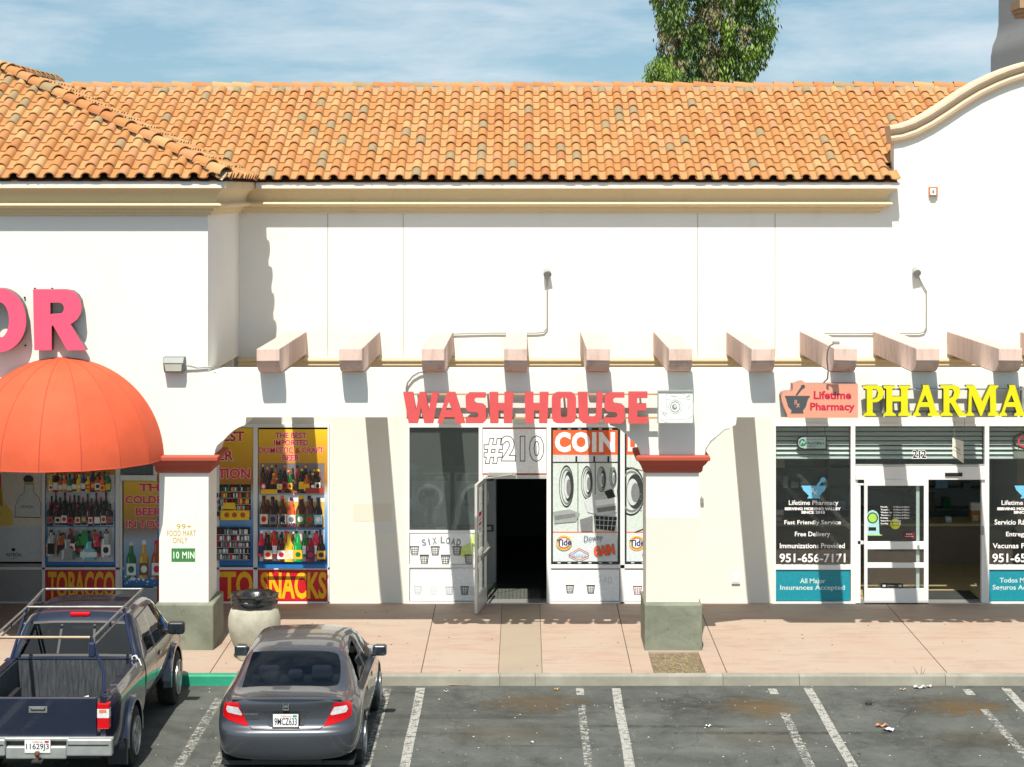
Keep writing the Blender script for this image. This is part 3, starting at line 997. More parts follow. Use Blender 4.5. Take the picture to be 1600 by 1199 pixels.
# ------------------------------------------------------------------ tower far right
mb = MB()
tx = 10.55
fl = [(WX(1548, 46.7)/46.7*46.7, 9.0), (WX(1548, 46.7), WZ(90, 46.7)), (WX(1551, 46.7), WZ(72, 46.7)), (WX(1557, 46.7), WZ(58, 46.7)), (WX(1560, 46.7), WZ(40, 46.7)), (WX(1562, 46.7), 14.5)]
fl[0] = (fl[1][0], 5.0)
for y0, y1 in ((42.0, 46.7),):
    mb.shape([fl + [(15.5, 14.5), (15.5, 5.0)]], y0, y1, GREYT)
tw = thing('bell_tower', 'weathered grey stucco tower rising behind the curved gable', 'tower', (13, 44, 0))
mb.build('shaft', tw, smooth=40)
mb = MB()
za = WZ(32, 43)
for k, (o_, h0, h1) in enumerate([(.06, 0, .07), (.13, .07, .15), (.20, .15, .32)]):
    mb.box(WX(1580, 43) - o_*.6, 15.6, 41.95 - o_, 42.6, za + h0, za + h1, stucco('tower_tan', (.36, .255, .16), .4))
mb.build('cornice', tw)
# ------------------------------------------------------------------ shop fronts
DF = 34.985
class Frame(MB):
    def bar(s, x0, y0, x1, y1, material=None, f=34.965, b=35.07, D=YW):
        s.box(WX(x0, D), WX(x1, D), f, b, WZ(y1, D), WZ(y0, D), material or WHF); return s
def pane(name, x0, y0, x1, y1, parent, y=35.02, material=None):
    mb = MB(); mb.box(wx(x0), wx(x1), y, y + .008, wz(y1), wz(y0), material or GLS)
    return mb.build(name, parent)

# interiors: one room behind each front (parts of the shop building)
def room(name, x0, x1, depth, wallc, floorc, ceilc, zc=3.25):
    mb = MB()
    y0, y1 = 35.26, 35.26 + depth
    mb.box(x0, x1, 35.02, y1, ZS - .02, ZS + .004, floorc)
    mb.box(x0, x1, y0, y1, zc, zc + .05, ceilc)
    mb.box(x0, x1, y1, y1 + .05, ZS, zc, wallc)
    mb.box(x0 - .05, x0, y0, y1, ZS, zc, wallc); mb.box(x1, x1 + .05, y0, y1, ZS, zc, wallc)
    return mb.build(name, main)
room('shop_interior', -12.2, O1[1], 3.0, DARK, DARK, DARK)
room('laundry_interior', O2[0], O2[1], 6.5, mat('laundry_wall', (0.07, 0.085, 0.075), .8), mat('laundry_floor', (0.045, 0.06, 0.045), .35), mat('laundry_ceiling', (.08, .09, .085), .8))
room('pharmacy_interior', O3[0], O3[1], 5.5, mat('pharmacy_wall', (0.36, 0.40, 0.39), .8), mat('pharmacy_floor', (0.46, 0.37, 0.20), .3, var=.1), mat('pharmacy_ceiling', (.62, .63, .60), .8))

# --- liquor shop front frame
fr = Frame()
for a, b in [(66, 71), (181, 188), (240, 246), (337, 343), (396, 403), (512, 515)]: fr.bar(a, 668, b, 943)
fr.bar(-120, 662, 515, 668); fr.bar(-120, 886, 515, 890); fr.bar(-120, 940, 515, 945)
fr.bar(-120, 668, -114, 943)
s1 = fr.build('shop_front_frame', main, bevel=.004)
pane('window_pane', 188, 668, 246, 745, s1)
# alu door frame of the poster door
fr = Frame()
fr.bar(188, 742, 246, 751, DOORF, f=34.955); fr.bar(188, 751, 192, 940, DOORF, f=34.955); fr.bar(192, 918, 246, 942, mat('door_kick', (.42, .43, .42), .5), f=34.96)
fr.build('door_frame', s1, bevel=.004)

# --- printed colours
WHT = ink('white', 236, 240, 240); YEL = ink('yellow', 240, 196, 40); RED = ink('red', 200, 24, 34); BLK = ink('black', 26, 24, 24)
BLU = ink('blue', 26, 110, 178); CRIM = ink('crimson', 214, 30, 70); GOLD = ink('gold', 240, 184, 20); GRNB = ink('green_glass', 20, 110, 55)
BRN = ink('brown_glass', 74, 34, 18); AMB = ink('amber', 178, 88, 22); DGLS = ink('dark_glass', 30, 22, 26); CLR = ink('clear_glass', 176, 188, 180)
PNK = ink('pale_pink', 248, 210, 205); LBL = ink('label_cream', 226, 216, 190); SKYB = ink('pale_blue', 150, 190, 222); GRY = ink('mid_grey', 120, 122, 124)
LGR = ink('light_grey', 196, 202, 204); ORG = ink('orange', 236, 98, 50); TEAL = ink('teal', 20, 136, 152); NAVY = ink('navy', 40, 48, 96); TQ = ink('turquoise', 120, 200, 206)
SILV = ink('silver_glass', 150, 160, 158)
def gradient(name, stops):
    """printed colour fade running down a poster, stops (z, rgb)"""
    m, N, L = nodes_of('ink_' + name)
    b = N['Principled BSDF']; b.inputs['Roughness'].default_value = .45
    g = N.new('ShaderNodeNewGeometry'); sp = N.new('ShaderNodeSeparateXYZ'); L.new(g.outputs['Position'], sp.inputs[0])
    z0, z1 = stops[0][0], stops[-1][0]
    r = N.new('ShaderNodeValToRGB'); e = r.color_ramp.elements
    while len(e) < len(stops): e.new(.5)
    for k, (z, c) in enumerate(stops):
        e[k].position = (z - z0)/(z1 - z0); e[k].color = (*srgb(*c), 1)
    L.new(ramp(N, L, sp.outputs[2], z0, z1), r.inputs[0]); L.new(r.outputs[0], b.inputs['Base Color'])
    return m
GRAD = gradient('gold_to_blue', [(wz(918), (22, 104, 176)), (wz(858), (40, 120, 190)), (wz(800), (120, 170, 215)), (wz(775), (196, 206, 214)), (wz(755), (168, 112, 30)), (wz(700), (214, 164, 30)), (wz(668), (240, 196, 40))])
GR2 = gradient('gold_to_ice', [(wz(918), (30, 90, 160)), (wz(890), (90, 150, 205)), (wz(845), (160, 180, 200)), (wz(825), (150, 120, 90)), (wz(800), (196, 150, 40)), (wz(752), (232, 186, 40))])
LQ = 'printed signs on the liquor shop windows'

def shelf_row(P, x0, x1, yb, hmin, hmax, w, kinds, glasses, labels, caps, step):
    x = x0
    k = 0
    while x < x1:
        P.bottle(x, yb + rnd.uniform(-1, 1), rnd.uniform(hmin, hmax), w*rnd.uniform(.85, 1.15), rnd.choice(kinds), glasses[k % len(glasses)], labels[rnd.randrange(len(labels))], caps[rnd.randrange(len(caps))], rnd.choice([None, WHT, RED, GOLD, BLK]))
        x += step*rnd.uniform(.85, 1.15); k += 1

# poster with large clear bottle
P = Panel(DF); P.board(-60, 700, 66, 823, ink('cream_sheet', 214, 208, 192)); P.board(-60, 823, 66, 878, LGR); P.board(-60, 881, 66, 943, ink('frosted', 150, 152, 150))
P.poly([(-40, 823), (-40, 740), (-14, 735), (2, 752), (6, 785), (20, 800), (20, 822)], ink('amber_pale', 214, 190, 90))
P.poly([(-2, 790), (-4, 762), (2, 758), (4, 792)], ink('gold_dark', 170, 140, 50))
P.poly([(24, 807), (24, 790), (30, 776), (38, 770), (39, 754), (52, 754), (53, 770), (60, 776), (64, 788), (64, 806)], ink('clear_bottle', 198, 202, 196))
P.line([(24, 807), (24, 790), (30, 776), (38, 770), (39, 754)], 1, GRY); P.line([(52, 754), (53, 770), (60, 776), (64, 788), (64, 806)], 1, GRY)
P.ell(44.5, 749, 8, 6.5, ink('cork_dark', 60, 58, 54)); P.rect(38, 753, 52, 758, ink('cork', 168, 150, 110)); P.line([(22, 808), (64, 809)], 1.2, BLK)
P.text('PATRÓN', 33, 789, 52, 794, BLK); P.text('PATRÓN', 10, 863, 33, 870, BLK, off=.01); P.ell(21, 859, 3.5, 3, BLK, n=5); P.line([(17, 873), (26, 873)], .8, GRY)
P.rect(0, 741, 2, 760, CRIM)
P.build('window_poster', 'pale poster of clear spirit bottle with round dark stopper', 'poster', LQ)

# shelf of spirits and wine
P = Panel(DF); P.board(72, 700, 181, 884, GRAD)
P.rect(74, 742, 179, 772, LGR); P.rect(75, 774, 178, 822, ink('shelf_lilac', 214, 212, 218)); P.rect(75, 824, 178, 878, LGR)
shelf_row(P, 83, 174, 764, 20, 28, 7, ['wine', 'spirit'], [AMB, BRN, GRNB, NAVY, CLR], [LBL, WHT, GOLD], [BLK, GOLD], 6.4)
shelf_row(P, 80, 176, 768, 22, 32, 8.5, ['wine', 'spirit', 'squat'], [GOLD, BLK, AMB, ORG, GRNB, BRN, YEL, NAVY], [YEL, WHT, BLK, RED, LBL], [BLK, RED, GOLD], 8.2)
shelf_row(P, 82, 174, 812, 34, 44, 8, ['wine'], [DGLS, DGLS, BLK], [DGLS, GRY, CRIM], [BLK, DGLS, CRIM], 7)
shelf_row(P, 80, 176, 820, 30, 40, 9, ['wine'], [DGLS, BLK, DGLS], [LBL, LBL, WHT, CRIM, GRY], [BLK, CRIM], 10.5)
shelf_row(P, 86, 174, 862, 30, 38, 9, ['spirit', 'wine'], [CLR, SILV, AMB, DGLS, GRNB], [WHT, LBL, CRIM], [BLK, GRY], 9)
shelf_row(P, 82, 170, 868, 34, 42, 13, ['spirit', 'squat'], [LBL, AMB, BRN, GRNB, NAVY, CRIM], [BLK, WHT, TEAL, ORG], [BLK, RED], 14)
P.bottle(108, 873, 32, 26, 'round', SILV, None, CLR, None); P.bottle(141, 873, 32, 28, 'round', TQ, WHT, NAVY); P.bottle(168, 870, 42, 15, 'spirit', CLR, WHT, GRY, BLK); P.bottle(83, 868, 42, 12, 'spirit', CLR, BLK, BLK)
P.poly([(128, 842), (132, 826), (138, 826), (141, 842), (137, 850), (130, 850)], ink('bright_green', 20, 150, 70))
P.build('window_poster', 'poster with three shelves of wine and spirit bottles under awning', 'poster', LQ)

def sheet_text(name, label, x0, x1, txt, tx0, tx1, y0=888, y1=940):
    P = Panel(DF); P.board(x0, y0, x1, y1, RED)
    P.text(txt, tx0, y0 + 5, tx1, y1 - 4, GOLD, off=.03)
    return P.build(name, label, 'sign', LQ)
sheet_text('shop_sign', 'red TOBACCO sign in tall yellow letters behind the pickup', 72, 181, 'TOBACCO', 75, 179)
sheet_text('shop_sign', 'red LOTTO sign in yellow letters, half hidden by column', 246, 397, 'LOTTO', 287, 395)
P = Panel(DF); P.board(404, 890, 512, 939, RED); P.text('SNACKS', 407, 894, 510, 936, GOLD, off=.03)
P.build('shop_sign', 'red SNACKS sign in tall yellow letters below beer poster', 'sign', LQ)

# coldest beer poster
P = Panel(34.95); P.board(193, 752, 246, 917, GR2)
for t, y, a, b in [('THE', 763, 217, 262), ('COLDEST', 782, 196, 272), ('BEER', 801, 212, 252), ('IN TOWN', 820, 197, 272)]:
    P.text(t, a, y - 7, b, y + 5, CRIM, off=.03, outline=PNK, ooff=.035)
P.bottle(205, 905, 58, 16, 'beer', GRNB, WHT, ink('foil', 200, 210, 200), GRNB); P.bottle(225, 905, 60, 16, 'beer', ink('lager', 200, 160, 60), ink('label_brown', 120, 90, 50), WHT, WHT); P.bottle(245, 905, 60, 17, 'beer', ink('copper', 170, 80, 40), WHT, CRIM, CRIM)
for i in range(40):
    x = rnd.uniform(194, 262); y = rnd.uniform(900, 915); r = rnd.uniform(1, 3)
    P.poly([(x-r, y), (x, y-r*.8), (x+r, y+.3), (x+r*.2, y+r)], rnd.choice([WHT, SKYB, BLU, ink('ice', 190, 215, 235)]))
P.build('window_poster', 'poster reading THE COLDEST BEER IN TOWN beside white column', 'poster', LQ)

# best beer selection poster
P = Panel(DF); P.board(246, 669, 396, 884, GRAD)
P.text('BEST', 336, 674, 382, 690, RED, off=.03, outline=WHT, ooff=.03); P.text('BEER', 318, 704, 365, 720, RED, off=.03, outline=WHT, ooff=.03); P.text('SELECTION', 285, 732, 391, 748, CRIM, off=.03, outline=PNK, ooff=.03)
P.text('THE', 295, 674, 330, 690, RED, off=.03, outline=WHT, ooff=.03)
for (y0, y1, pal) in [(757, 812, [GRNB, RED, WHT, YEL, NAVY, ORG, BRN, LGR]), (823, 875, [LGR, GRY, WHT, BRN, CRIM, DGLS, SILV])]:
    P.rect(262, y0, 392, y1, BLK)
    for sx in (262, 300, 334, 357, 375):
        P.rect(sx, y0, sx + 1, y1, GRY)
    yy = y0 + 3
    while yy < y1 - 5:
        x = 264
        while x < 390:
            w_ = rnd.uniform(1.4, 3.6)
            P.rect(x, yy + rnd.uniform(0, 2), x + w_, yy + 7.5, rnd.choice(pal))
            x += w_ + rnd.uniform(.3, 1.1)
        P.line([(262, yy + 8.6), (392, yy + 8.6)], .9, ink('shelf_white', 180, 184, 186))
        yy += 9.6
P.rect(346, 796, 391, 811, YEL); P.rect(350, 784, 369, 794, YEL)
for x in (352, 364, 377): P.ell(x + 4, 803, 4, 4, AMB)
P.build('window_poster', 'BEST BEER SELECTION poster with cooler shelves, partly behind column', 'poster', LQ)

# imported and craft beer poster
P = Panel(DF); P.board(404, 671, 512, 886, GRAD)
for t, y, a, b in [('THE BEST', 681, 430, 479), ('IMPORTED', 692.5, 428, 482), ('DOMESTIC & CRAFT', 704, 404.5, 506), ('BEER', 716, 441, 468)]:
    P.text(t, a, y - 5, b, y + 4, CRIM, off=.03, outline=PNK, ooff=.04)
P.rect(406, 724, 507, 771, ink('dusk_grey', 120, 112, 116)); P.rect(406, 774, 507, 824, ink('shelf_yellow', 226, 190, 90)); P.rect(406, 774, 507, 784, WHT); P.rect(406, 828, 507, 877, WHT)
shelf_row(P, 411, 504, 762, 26, 36, 7.5, ['beer', 'wine'], [DGLS, BRN, BLK, AMB, GRNB], [GRY, LBL, RED], [BLK, GOLD], 6.6)
shelf_row(P, 412, 504, 768, 28, 38, 9, ['beer'], [BRN, DGLS, AMB, BRN, BLK, GRNB], [YEL, WHT, RED, BLK, LBL], [BLK, RED, GOLD], 8.5)
for i in range(10): P.ell(rnd.uniform(436, 482), 767 + rnd.uniform(-2, 2), 7, 1.6, rnd.choice([BRN, BLK, AMB]))
P.rect(408, 764, 434, 771, GOLD); P.rect(478, 762, 506, 770, ink('brick', 170, 50, 40))
shelf_row(P, 419, 500, 818, 38, 44, 9, ['beer'], [BRN, DGLS, AMB, BRN], [LBL, WHT, GRY], [BLK, GOLD], 14)
for x, g, l, c, l2 in [(413, BRN, LBL, BRN, RED), (427, ink('cola', 52, 26, 20), GRY, BLK, NAVY), (442, BRN, WHT, ORG, BLK), (456, ORG, WHT, NAVY, GRY), (470, BRN, ink('leaf', 70, 120, 60), GOLD, WHT), (484, ink('plum', 90, 40, 44), GRNB, BLK, RED), (498, BLK, SKYB, NAVY, WHT)]:
    P.bottle(x, 823, rnd.uniform(46, 50), 13.5, 'beer', g, l, c, l2)
P.text('IPA', 437, 802, 447, 808, BLK, off=.03); P.text('IPA', 437, 809, 447, 819, BLK, off=.04); P.text('LAGER', 450, 816, 463, 823, NAVY, off=.03)
shelf_row(P, 409, 508, 862, 30, 36, 9, ['beer'], [CRIM, BRN, AMB, GRNB, DGLS], [WHT, NAVY, LBL, RED], [RED, WHT, BLK], 8)
for x, g, l, c in [(410, CRIM, NAVY, WHT), (430, RED, WHT, RED), (448, ink('copper', 0, 0, 0), SKYB, CRIM), (464, GRNB, LGR, BLK), (478, GRNB, WHT, BLK), (496, CRIM, WHT, NAVY)]:
    P.bottle(x, 868, 40, 11, 'beer', g, l, c)
for x, g, l, c, l2 in [(420, ink('stout', 40, 24, 20), LBL, BLK, RED), (441, BRN, WHT, BLK, CRIM), (453, YEL, LBL, GOLD, None), (467, ink('emerald', 20, 150, 70), GOLD, ink('emerald', 0, 0, 0), GRNB), (486, ink('ruby', 130, 30, 40), NAVY, SKYB, RED), (503, DGLS, GOLD, NAVY, NAVY)]:
    P.bottle(x, 876, rnd.uniform(40, 44), 14, 'beer', g, l, c, l2)
P.rect(404, 880, 512, 886, BLU)
P.build('window_poster', 'yellow and blue poster of imported and craft beer bottles above SNACKS', 'poster', LQ)

# --- wash house front
fr = Frame()
fr.bar(636, 663, 1090, 668)
for a, b in [(636, 640), (748, 754), (854, 861), (969, 976), (1086, 1090)]: fr.bar(a, 668, b, 943)
fr.bar(640, 829, 748, 833, f=34.975); fr.bar(640, 882, 748, 887); fr.bar(861, 882, 1086, 888); fr.bar(640, 940, 748, 944); fr.bar(861, 940, 1086, 944)
fr.bar(754, 742, 854, 748, DOORF)
s2 = fr.build('laundry_front_frame', main, bevel=.004)
pane('window_pane', 640, 668, 748, 830, s2, material=M_glass('laundry_glass', (.80, .86, .85), film=.08))
mb = MB(); mb.box(wx(754), wx(854), 34.9, 35.25, ZS, ZS + .02, ALU); mb.build('threshold', s2)

def basket(P, x, y, s, c=BLK):
    """outline of a laundry basket, s wide"""
    h = s*.95
    P.rect(x - s*.55, y - h*.5 - 1.2, x + s*.55, y - h*.5 + .6, c)
    P.line([(x - s*.48, y - h*.5), (x - s*.36, y + h*.5), (x + s*.36, y + h*.5), (x + s*.48, y - h*.5)], 1.1, c)
    for k in (-.25, 0, .25): P.line([(x + s*k*1.1, y - h*.45), (x + s*k, y + h*.45)], .6, c)
    for k in (-.2, .05, .28): P.line([(x - s*.42, y + h*k), (x + s*.42, y + h*k)], .6, c)
FAINT = ink('faint_grey', 186, 190, 194); VFAINT = ink('very_faint', 216, 220, 222); STL2 = ink('steel_text', 128, 134, 142)
DBRN = ink('dark_brown', 60, 44, 40)
PW = 'printed panels on the wash house windows'
P = Panel(DF); P.board(641, 833.5, 747, 881.5, WHT)
P.poly([(738, 833.5), (747, 833.5), (747, 858), (728, 872), (716, 868), (718, 856), (734, 848)], ink('lime', 200, 220, 130))
x = 659
for i, ch in enumerate('SIX LOAD'):
    if ch != ' ':
        P.text(ch, x + (2 if ch == 'I' else 0), 838 + abs(i - 3.6)*1.3, x + (4.6 if ch == 'I' else 6.8), 849 + abs(i - 3.6)*1.3, STL2, off=.045, rot=R((3.6 - i)*4))
    x += 8.3 if ch != ' ' else 4.5
for bx, by in [(648, 861), (680, 861), (714, 861), (663, 874), (696, 874), (733, 874)]: basket(P, bx, by, 13, DBRN)
P.build('window_panel', 'white SIX LOAD panel with six laundry baskets under dark window', 'panel', PW)
P = Panel(DF); P.board(641, 888, 747, 939, WHT)
for bx, c in [(653, FAINT), (677, VFAINT), (702, FAINT), (726, DBRN), (740, VFAINT)]: basket(P, bx, 923, 12, c)
P.build('window_panel', 'bottom white panel with faded row of laundry baskets left of door', 'panel', PW)
P = Panel(DF); P.board(754.5, 669, 853.5, 741, WHT)
P.rect(754.5, 669, 853.5, 670.5, ink('thin_red', 200, 90, 80)); P.rect(754.5, 739.5, 853.5, 741, ink('thin_red', 0, 0, 0))
P.text('#210', 757, 682, 849, 724, WHT, off=.02, outline=BLK, ooff=.028)
P.build('number_panel', 'white panel with outlined number 210 above the open door', 'sign', PW)
def coin_frame(P, x0, x1):
    P.board(x0, 669, x1, 881, ink('dark_green_frame', 34, 44, 42))
    P.rect(x0 + 3, 672.5, x1 - 3, 711, ORG); P.rect(x0 + 3, 711, x1 - 3, 831, ink('photo_pale', 198, 210, 204)); P.rect(x0 + 3, 832.5, x1 - 3, 877.5, ink('panel_blue_grey', 206, 216, 218)); P.rect(x0 + 3, 831, x1 - 3, 832.8, ORG)
    for k in range(6):
        xx = x0 + 10 + k*(x1 - x0 - 20)/5.4
        P.rect(xx, 669.8, xx + 5, 671, WHT); P.rect(xx, 879, xx + 5, 880.3, WHT)
def washer_drum(P, cx, cy, rx, ry):
    P.ell(cx, cy, rx, ry, BLK, hole=.93); P.ell(cx + 1, cy, rx*.84, ry*.86, GRY, hole=.9); P.ell(cx + rx*.3, cy, rx*.62, ry*.72, ink('drum_dark', 46, 54, 52)); P.ell(cx + rx*.12, cy + 1, rx*.42, ry*.55, LGR); P.ell(cx + rx*.3, cy + 2, rx*.3, ry*.4, GRY)
def soap_logo(P, x0, y0):
    P.ell(x0 + 11, y0 + 12, 12.5, 11.5, GOLD, hole=.82); P.ell(x0 + 11, y0 + 12, 9, 8.3, ORG, hole=.86); P.ell(x0 + 11, y0 + 12, 7.6, 7, WHT)
    P.text('Tide', x0, y0 + 6, x0 + 23, y0 + 17, NAVY, off=.035, outline=WHT, ooff=.02, rot=R(4), shear=.1)
P = Panel(DF); coin_frame(P, 861, 968)
P.text('COIN', 867, 675, 961, 707, WHT, off=.055, spacing=1.14)
P.rect(864, 711, 964, 722, LGR); P.line([(864, 722.5), (966, 722.5)], 1.6, BLK)
for x in (899, 927, 949): P.rect(x, 713, x + 3, 722, BLK)
for x in (903, 930): P.line([(x, 722), (x, 830)], 1, DGLS)
washer_drum(P, 885, 760, 11.5, 33); washer_drum(P, 917, 754, 9, 26); washer_drum(P, 940, 749, 7, 20); washer_drum(P, 958, 746, 5.5, 16)
P.poly([(864, 800), (890, 796), (906, 802), (900, 815), (866, 818)], ink('soft_grey', 150, 158, 154)); P.poly([(866, 806), (898, 802), (900, 808), (868, 813)], GRY)
P.poly([(912, 782), (930, 772), (952, 774), (964, 770), (964, 800), (940, 806), (918, 800)], LGR); P.poly([(944, 768), (956, 764), (962, 776), (950, 780)], DGLS); P.poly([(930, 782), (962, 778), (963, 786), (931, 791)], WHT); P.poly([(932, 794), (962, 790), (962, 797), (934, 801)], GRY)
P.poly([(928, 806), (964, 808), (960, 830), (930, 826)], BLK)
for k in range(5): P.line([(930 + k*7, 807), (931 + k*6, 828)], .8, LGR)
P.line([(928, 812), (964, 814)], .8, LGR); P.line([(929, 820), (962, 822)], .8, LGR)
P.poly([(906, 812), (926, 806), (926, 830), (908, 830)], GRY)
soap_logo(P, 870, 836)
P.text('Downy', 912, 836, 942, 848, NAVY, off=-.005, rot=R(6), shear=.2)
P.text('GAIN', 928, 852, 960, 868, ORG, off=.05, outline=ink('rust', 150, 50, 30), ooff=.03, rot=R(8))
P.line([(889, 866), (905, 857), (919, 864), (919, 869), (905, 875), (889, 868), (889, 866)], 1.3, ink('thin_red', 0, 0, 0)); P.text('Bounce', 893, 863, 916, 869, SKYB, off=.01)
P.build('window_poster', 'COIN poster with grey photo of washing machines right of the door', 'poster', PW)
P = Panel(DF); coin_frame(P, 976, 1086)
P.text('LAUNDRY', 981, 677, 1080, 706, WHT, off=.045, spacing=1.12)
washer_drum(P, 986, 768, 22, 38)
P.line([(979, 730), (1084, 752)], 1, GRY); P.line([(992, 832), (1012, 824)], 1.6, DGLS)
for k in range(2): P.ell(1001, 776 + k*18, 2, 5, GRY, hole=.8, n=10)
washer_drum(P, 1056, 770, 20, 36)
soap_logo(P, 984, 837)
P.line([(1004, 866), (1020, 857), (1034, 864), (1034, 869), (1020, 875), (1004, 868), (1004, 866)], 1.3, ink('thin_red', 0, 0, 0))
P.text('GAIN', 1046, 852, 1078, 868, ORG, off=.05, outline=ink('rust', 0, 0, 0), ooff=.03, rot=R(8))
P.build('window_poster', 'LAUNDRY poster with round washer door, half hidden by the right column', 'poster', PW)
P = Panel(DF); P.board(861, 889, 968, 939, WHT)
P.rect(862, 889.2, 967, 890, GRY)
for i, ch in enumerate('DOUBLE LOAD'):
    if ch != ' ': P.text(ch, 868 + i*8.2, 897 + abs(i-5)*.8, 874.5 + i*8.2, 908 + abs(i-5)*.8, VFAINT, off=.04)
basket(P, 890.5, 921, 12, DBRN); basket(P, 923, 921, 12, DBRN)
P.build('window_panel', 'bottom white panel with two laundry baskets below COIN poster', 'panel', PW)
P = Panel(DF); P.board(976, 889, 1086, 939, WHT)
P.rect(977, 889.2, 1085, 890, GRY); basket(P, 996, 923, 13, ink('wine_line', 120, 50, 60)); basket(P, 1060, 923, 13, DBRN)
P.build('window_panel', 'bottom white panel with one basket, cut off by the right column', 'panel', PW)

# open glazed door of the wash house: hinged on the left jamb, standing out over the pavement
hx, hy = wx(759), 34.96
ang = R(-98)
dw, dh = 1.02, 2.12
def leaf(name, boxes, parent, material=None, bevel=.004):
    mb = MB()
    for bx in boxes:
        x0, x1, y0, y1, z0, z1 = bx[:6]
        t = MB().box(x0, x1, y0, y1, z0, z1, bx[6] if len(bx) > 6 else material)
        ca, sa = math.cos(ang), math.sin(ang)
        mb.add([(hx + p[0]*ca - p[1]*sa, hy + p[0]*sa + p[1]*ca, p[2]) for p in t.v], t.f, bx[6] if len(bx) > 6 else material)
    return mb.build(name, parent, bevel=bevel)
z0 = ZS + .03
door = leaf('door', [(0, .06, -.022, .022, z0, z0+dh), (dw-.06, dw, -.022, .022, z0, z0+dh), (.06, dw-.06, -.022, .022, z0+dh-.08, z0+dh), (.06, dw-.06, -.022, .022, z0, z0+.26)], main, DOORF)
leaf('glass_pane', [(.06, dw-.06, -.004, .004, z0+.26, z0+dh-.08)], door, GLS, 0)
leaf('push_bar', [(.0, dw, .045, .085, z0+.86, z0+.93), (.03, .06, .022, .05, z0+.87, z0+.92), (dw-.06, dw-.03, .022, .05, z0+.87, z0+.92)], door, ALU)
leaf('handle', [(dw-.05, dw-.025, -.075, -.05, z0+.7, z0+1.15), (dw-.05, dw-.025, -.055, -.02, z0+.72, z0+.75), (dw-.05, dw-.025, -.055, -.02, z0+1.1, z0+1.13)], door, ALU)
leaf('notice', [(.5, .78, .006, .009, z0+1.28, z0+1.62, WHT), (.5, .78, .009, .011, z0+1.55, z0+1.62, CRIM), (.5, .78, .009, .011, z0+1.40, z0+1.44, CRIM), (.52, .76, .009, .0105, z0+1.48, z0+1.49, GRY), (.52, .76, .009, .0105, z0+1.33, z0+1.34, GRY)], door, WHT, 0)
mb = MB(); pz = z0 + dh + .01
mb.box(wx(762), wx(806), 34.93, 34.965, pz, pz + .055, ALU)
mb.tube([(wx(800), 34.92, pz + .02), (wx(770), 34.55, pz + .02), (hx - .03, 34.5, pz + .01)], .012, ALU)
mb.build('door_closer', main)

# things inside the wash house
def machine(x, y, label):
    """tall stacked dryer with two round doors"""
    t = thing('stacked_dryer', label, 'dryer', (x, y, ZS), 'dryers inside the wash house')
    st_ = mat('machine_steel', (.30, .33, .33), .4, metal=.4); ch = mat('chrome', (.7, .7, .7), .15, metal=1.0)
    mb = MB(); mb.box(x - .38, x + .38, y, y + .8, ZS, ZS + 1.98, st_); mb.build('body', t, bevel=.02)
    for zc in (.62, 1.52):
        mb = MB(); mb.shape([ell(x, ZS + zc, .25, .25), ell(x, ZS + zc, .19, .19)], y - .03, y, ch); d = mb.build('door_ring', t)
        mb = MB(); mb.shape([ell(x, ZS + zc, .19, .19)], y - .01, y - .002, mat('drum_black', (.02, .02, .025), .2)); mb.build('door_glass', d)
        mb = MB(); mb.box(x - .33, x + .33, y - .014, y - .001, ZS + zc + .30, ZS + zc + .42, mat('panel_black', (.04, .04, .05), .4)); mb.box(x + .12, x + .28, y - .02, y - .014, ZS + zc + .33, ZS + zc + .39, LGR); mb.build('control_panel', t)
machine(-1.70, 36.75, 'tall dim stacked dryer behind laundry window, nearest the left jamb')
machine(-.88, 36.75, 'tall dim stacked dryer behind laundry window, nearest the open door')
mb = MB(); mb.box(wx(762), wx(846), 35.3, 36.15, ZS + .005, ZS + .02, mat('rubber_mat', (.08, .09, .075), .8, var=.3, scale=10))
for k in range(14): mb.box(wx(764 + k*6), wx(766 + k*6), 35.32, 36.13, ZS + .02, ZS + .026, mat('rubber_rib', (.05, .055, .05), .8))
tag(mb.build('door_mat'), 'ribbed dark rubber mat inside the open laundry door', 'mat')
# --- pharmacy front
fr = Frame()
fr.bar(1208, 662, 1668, 666)
for a, b in [(1208, 1212), (1329, 1336), (1538, 1545), (1662, 1668)]: fr.bar(a, 666, b, 944)
for a, b in [(1212, 1329), (1545, 1662)]:
    fr.bar(a, 883, b, 890); fr.bar(a, 940, b, 945)
fr.bar(1336, 729, 1538, 749, f=34.93); fr.bar(1336, 726, 1538, 729, ALU)
fr.bar(1336, 749, 1340, 944); fr.bar(1533, 749, 1538, 944)
s3 = fr.build('pharmacy_front_frame', main, bevel=.004)
pane('window_pane', 1212, 666, 1329, 884, s3); pane('window_pane', 1545, 666, 1662, 884, s3); pane('window_pane', 1336, 666, 1538, 727, s3)
mb = MB(); mb.box(wx(1475), wx(1502), 34.905, 34.928, wz(743.5), wz(738), BLK); mb.build('door_sensor', s3, bevel=.004)
mb = MB(); mb.box(wx(1336), wx(1538), 34.9, 35.2, ZS, ZS + .02, ALU); mb.build('threshold', s3)
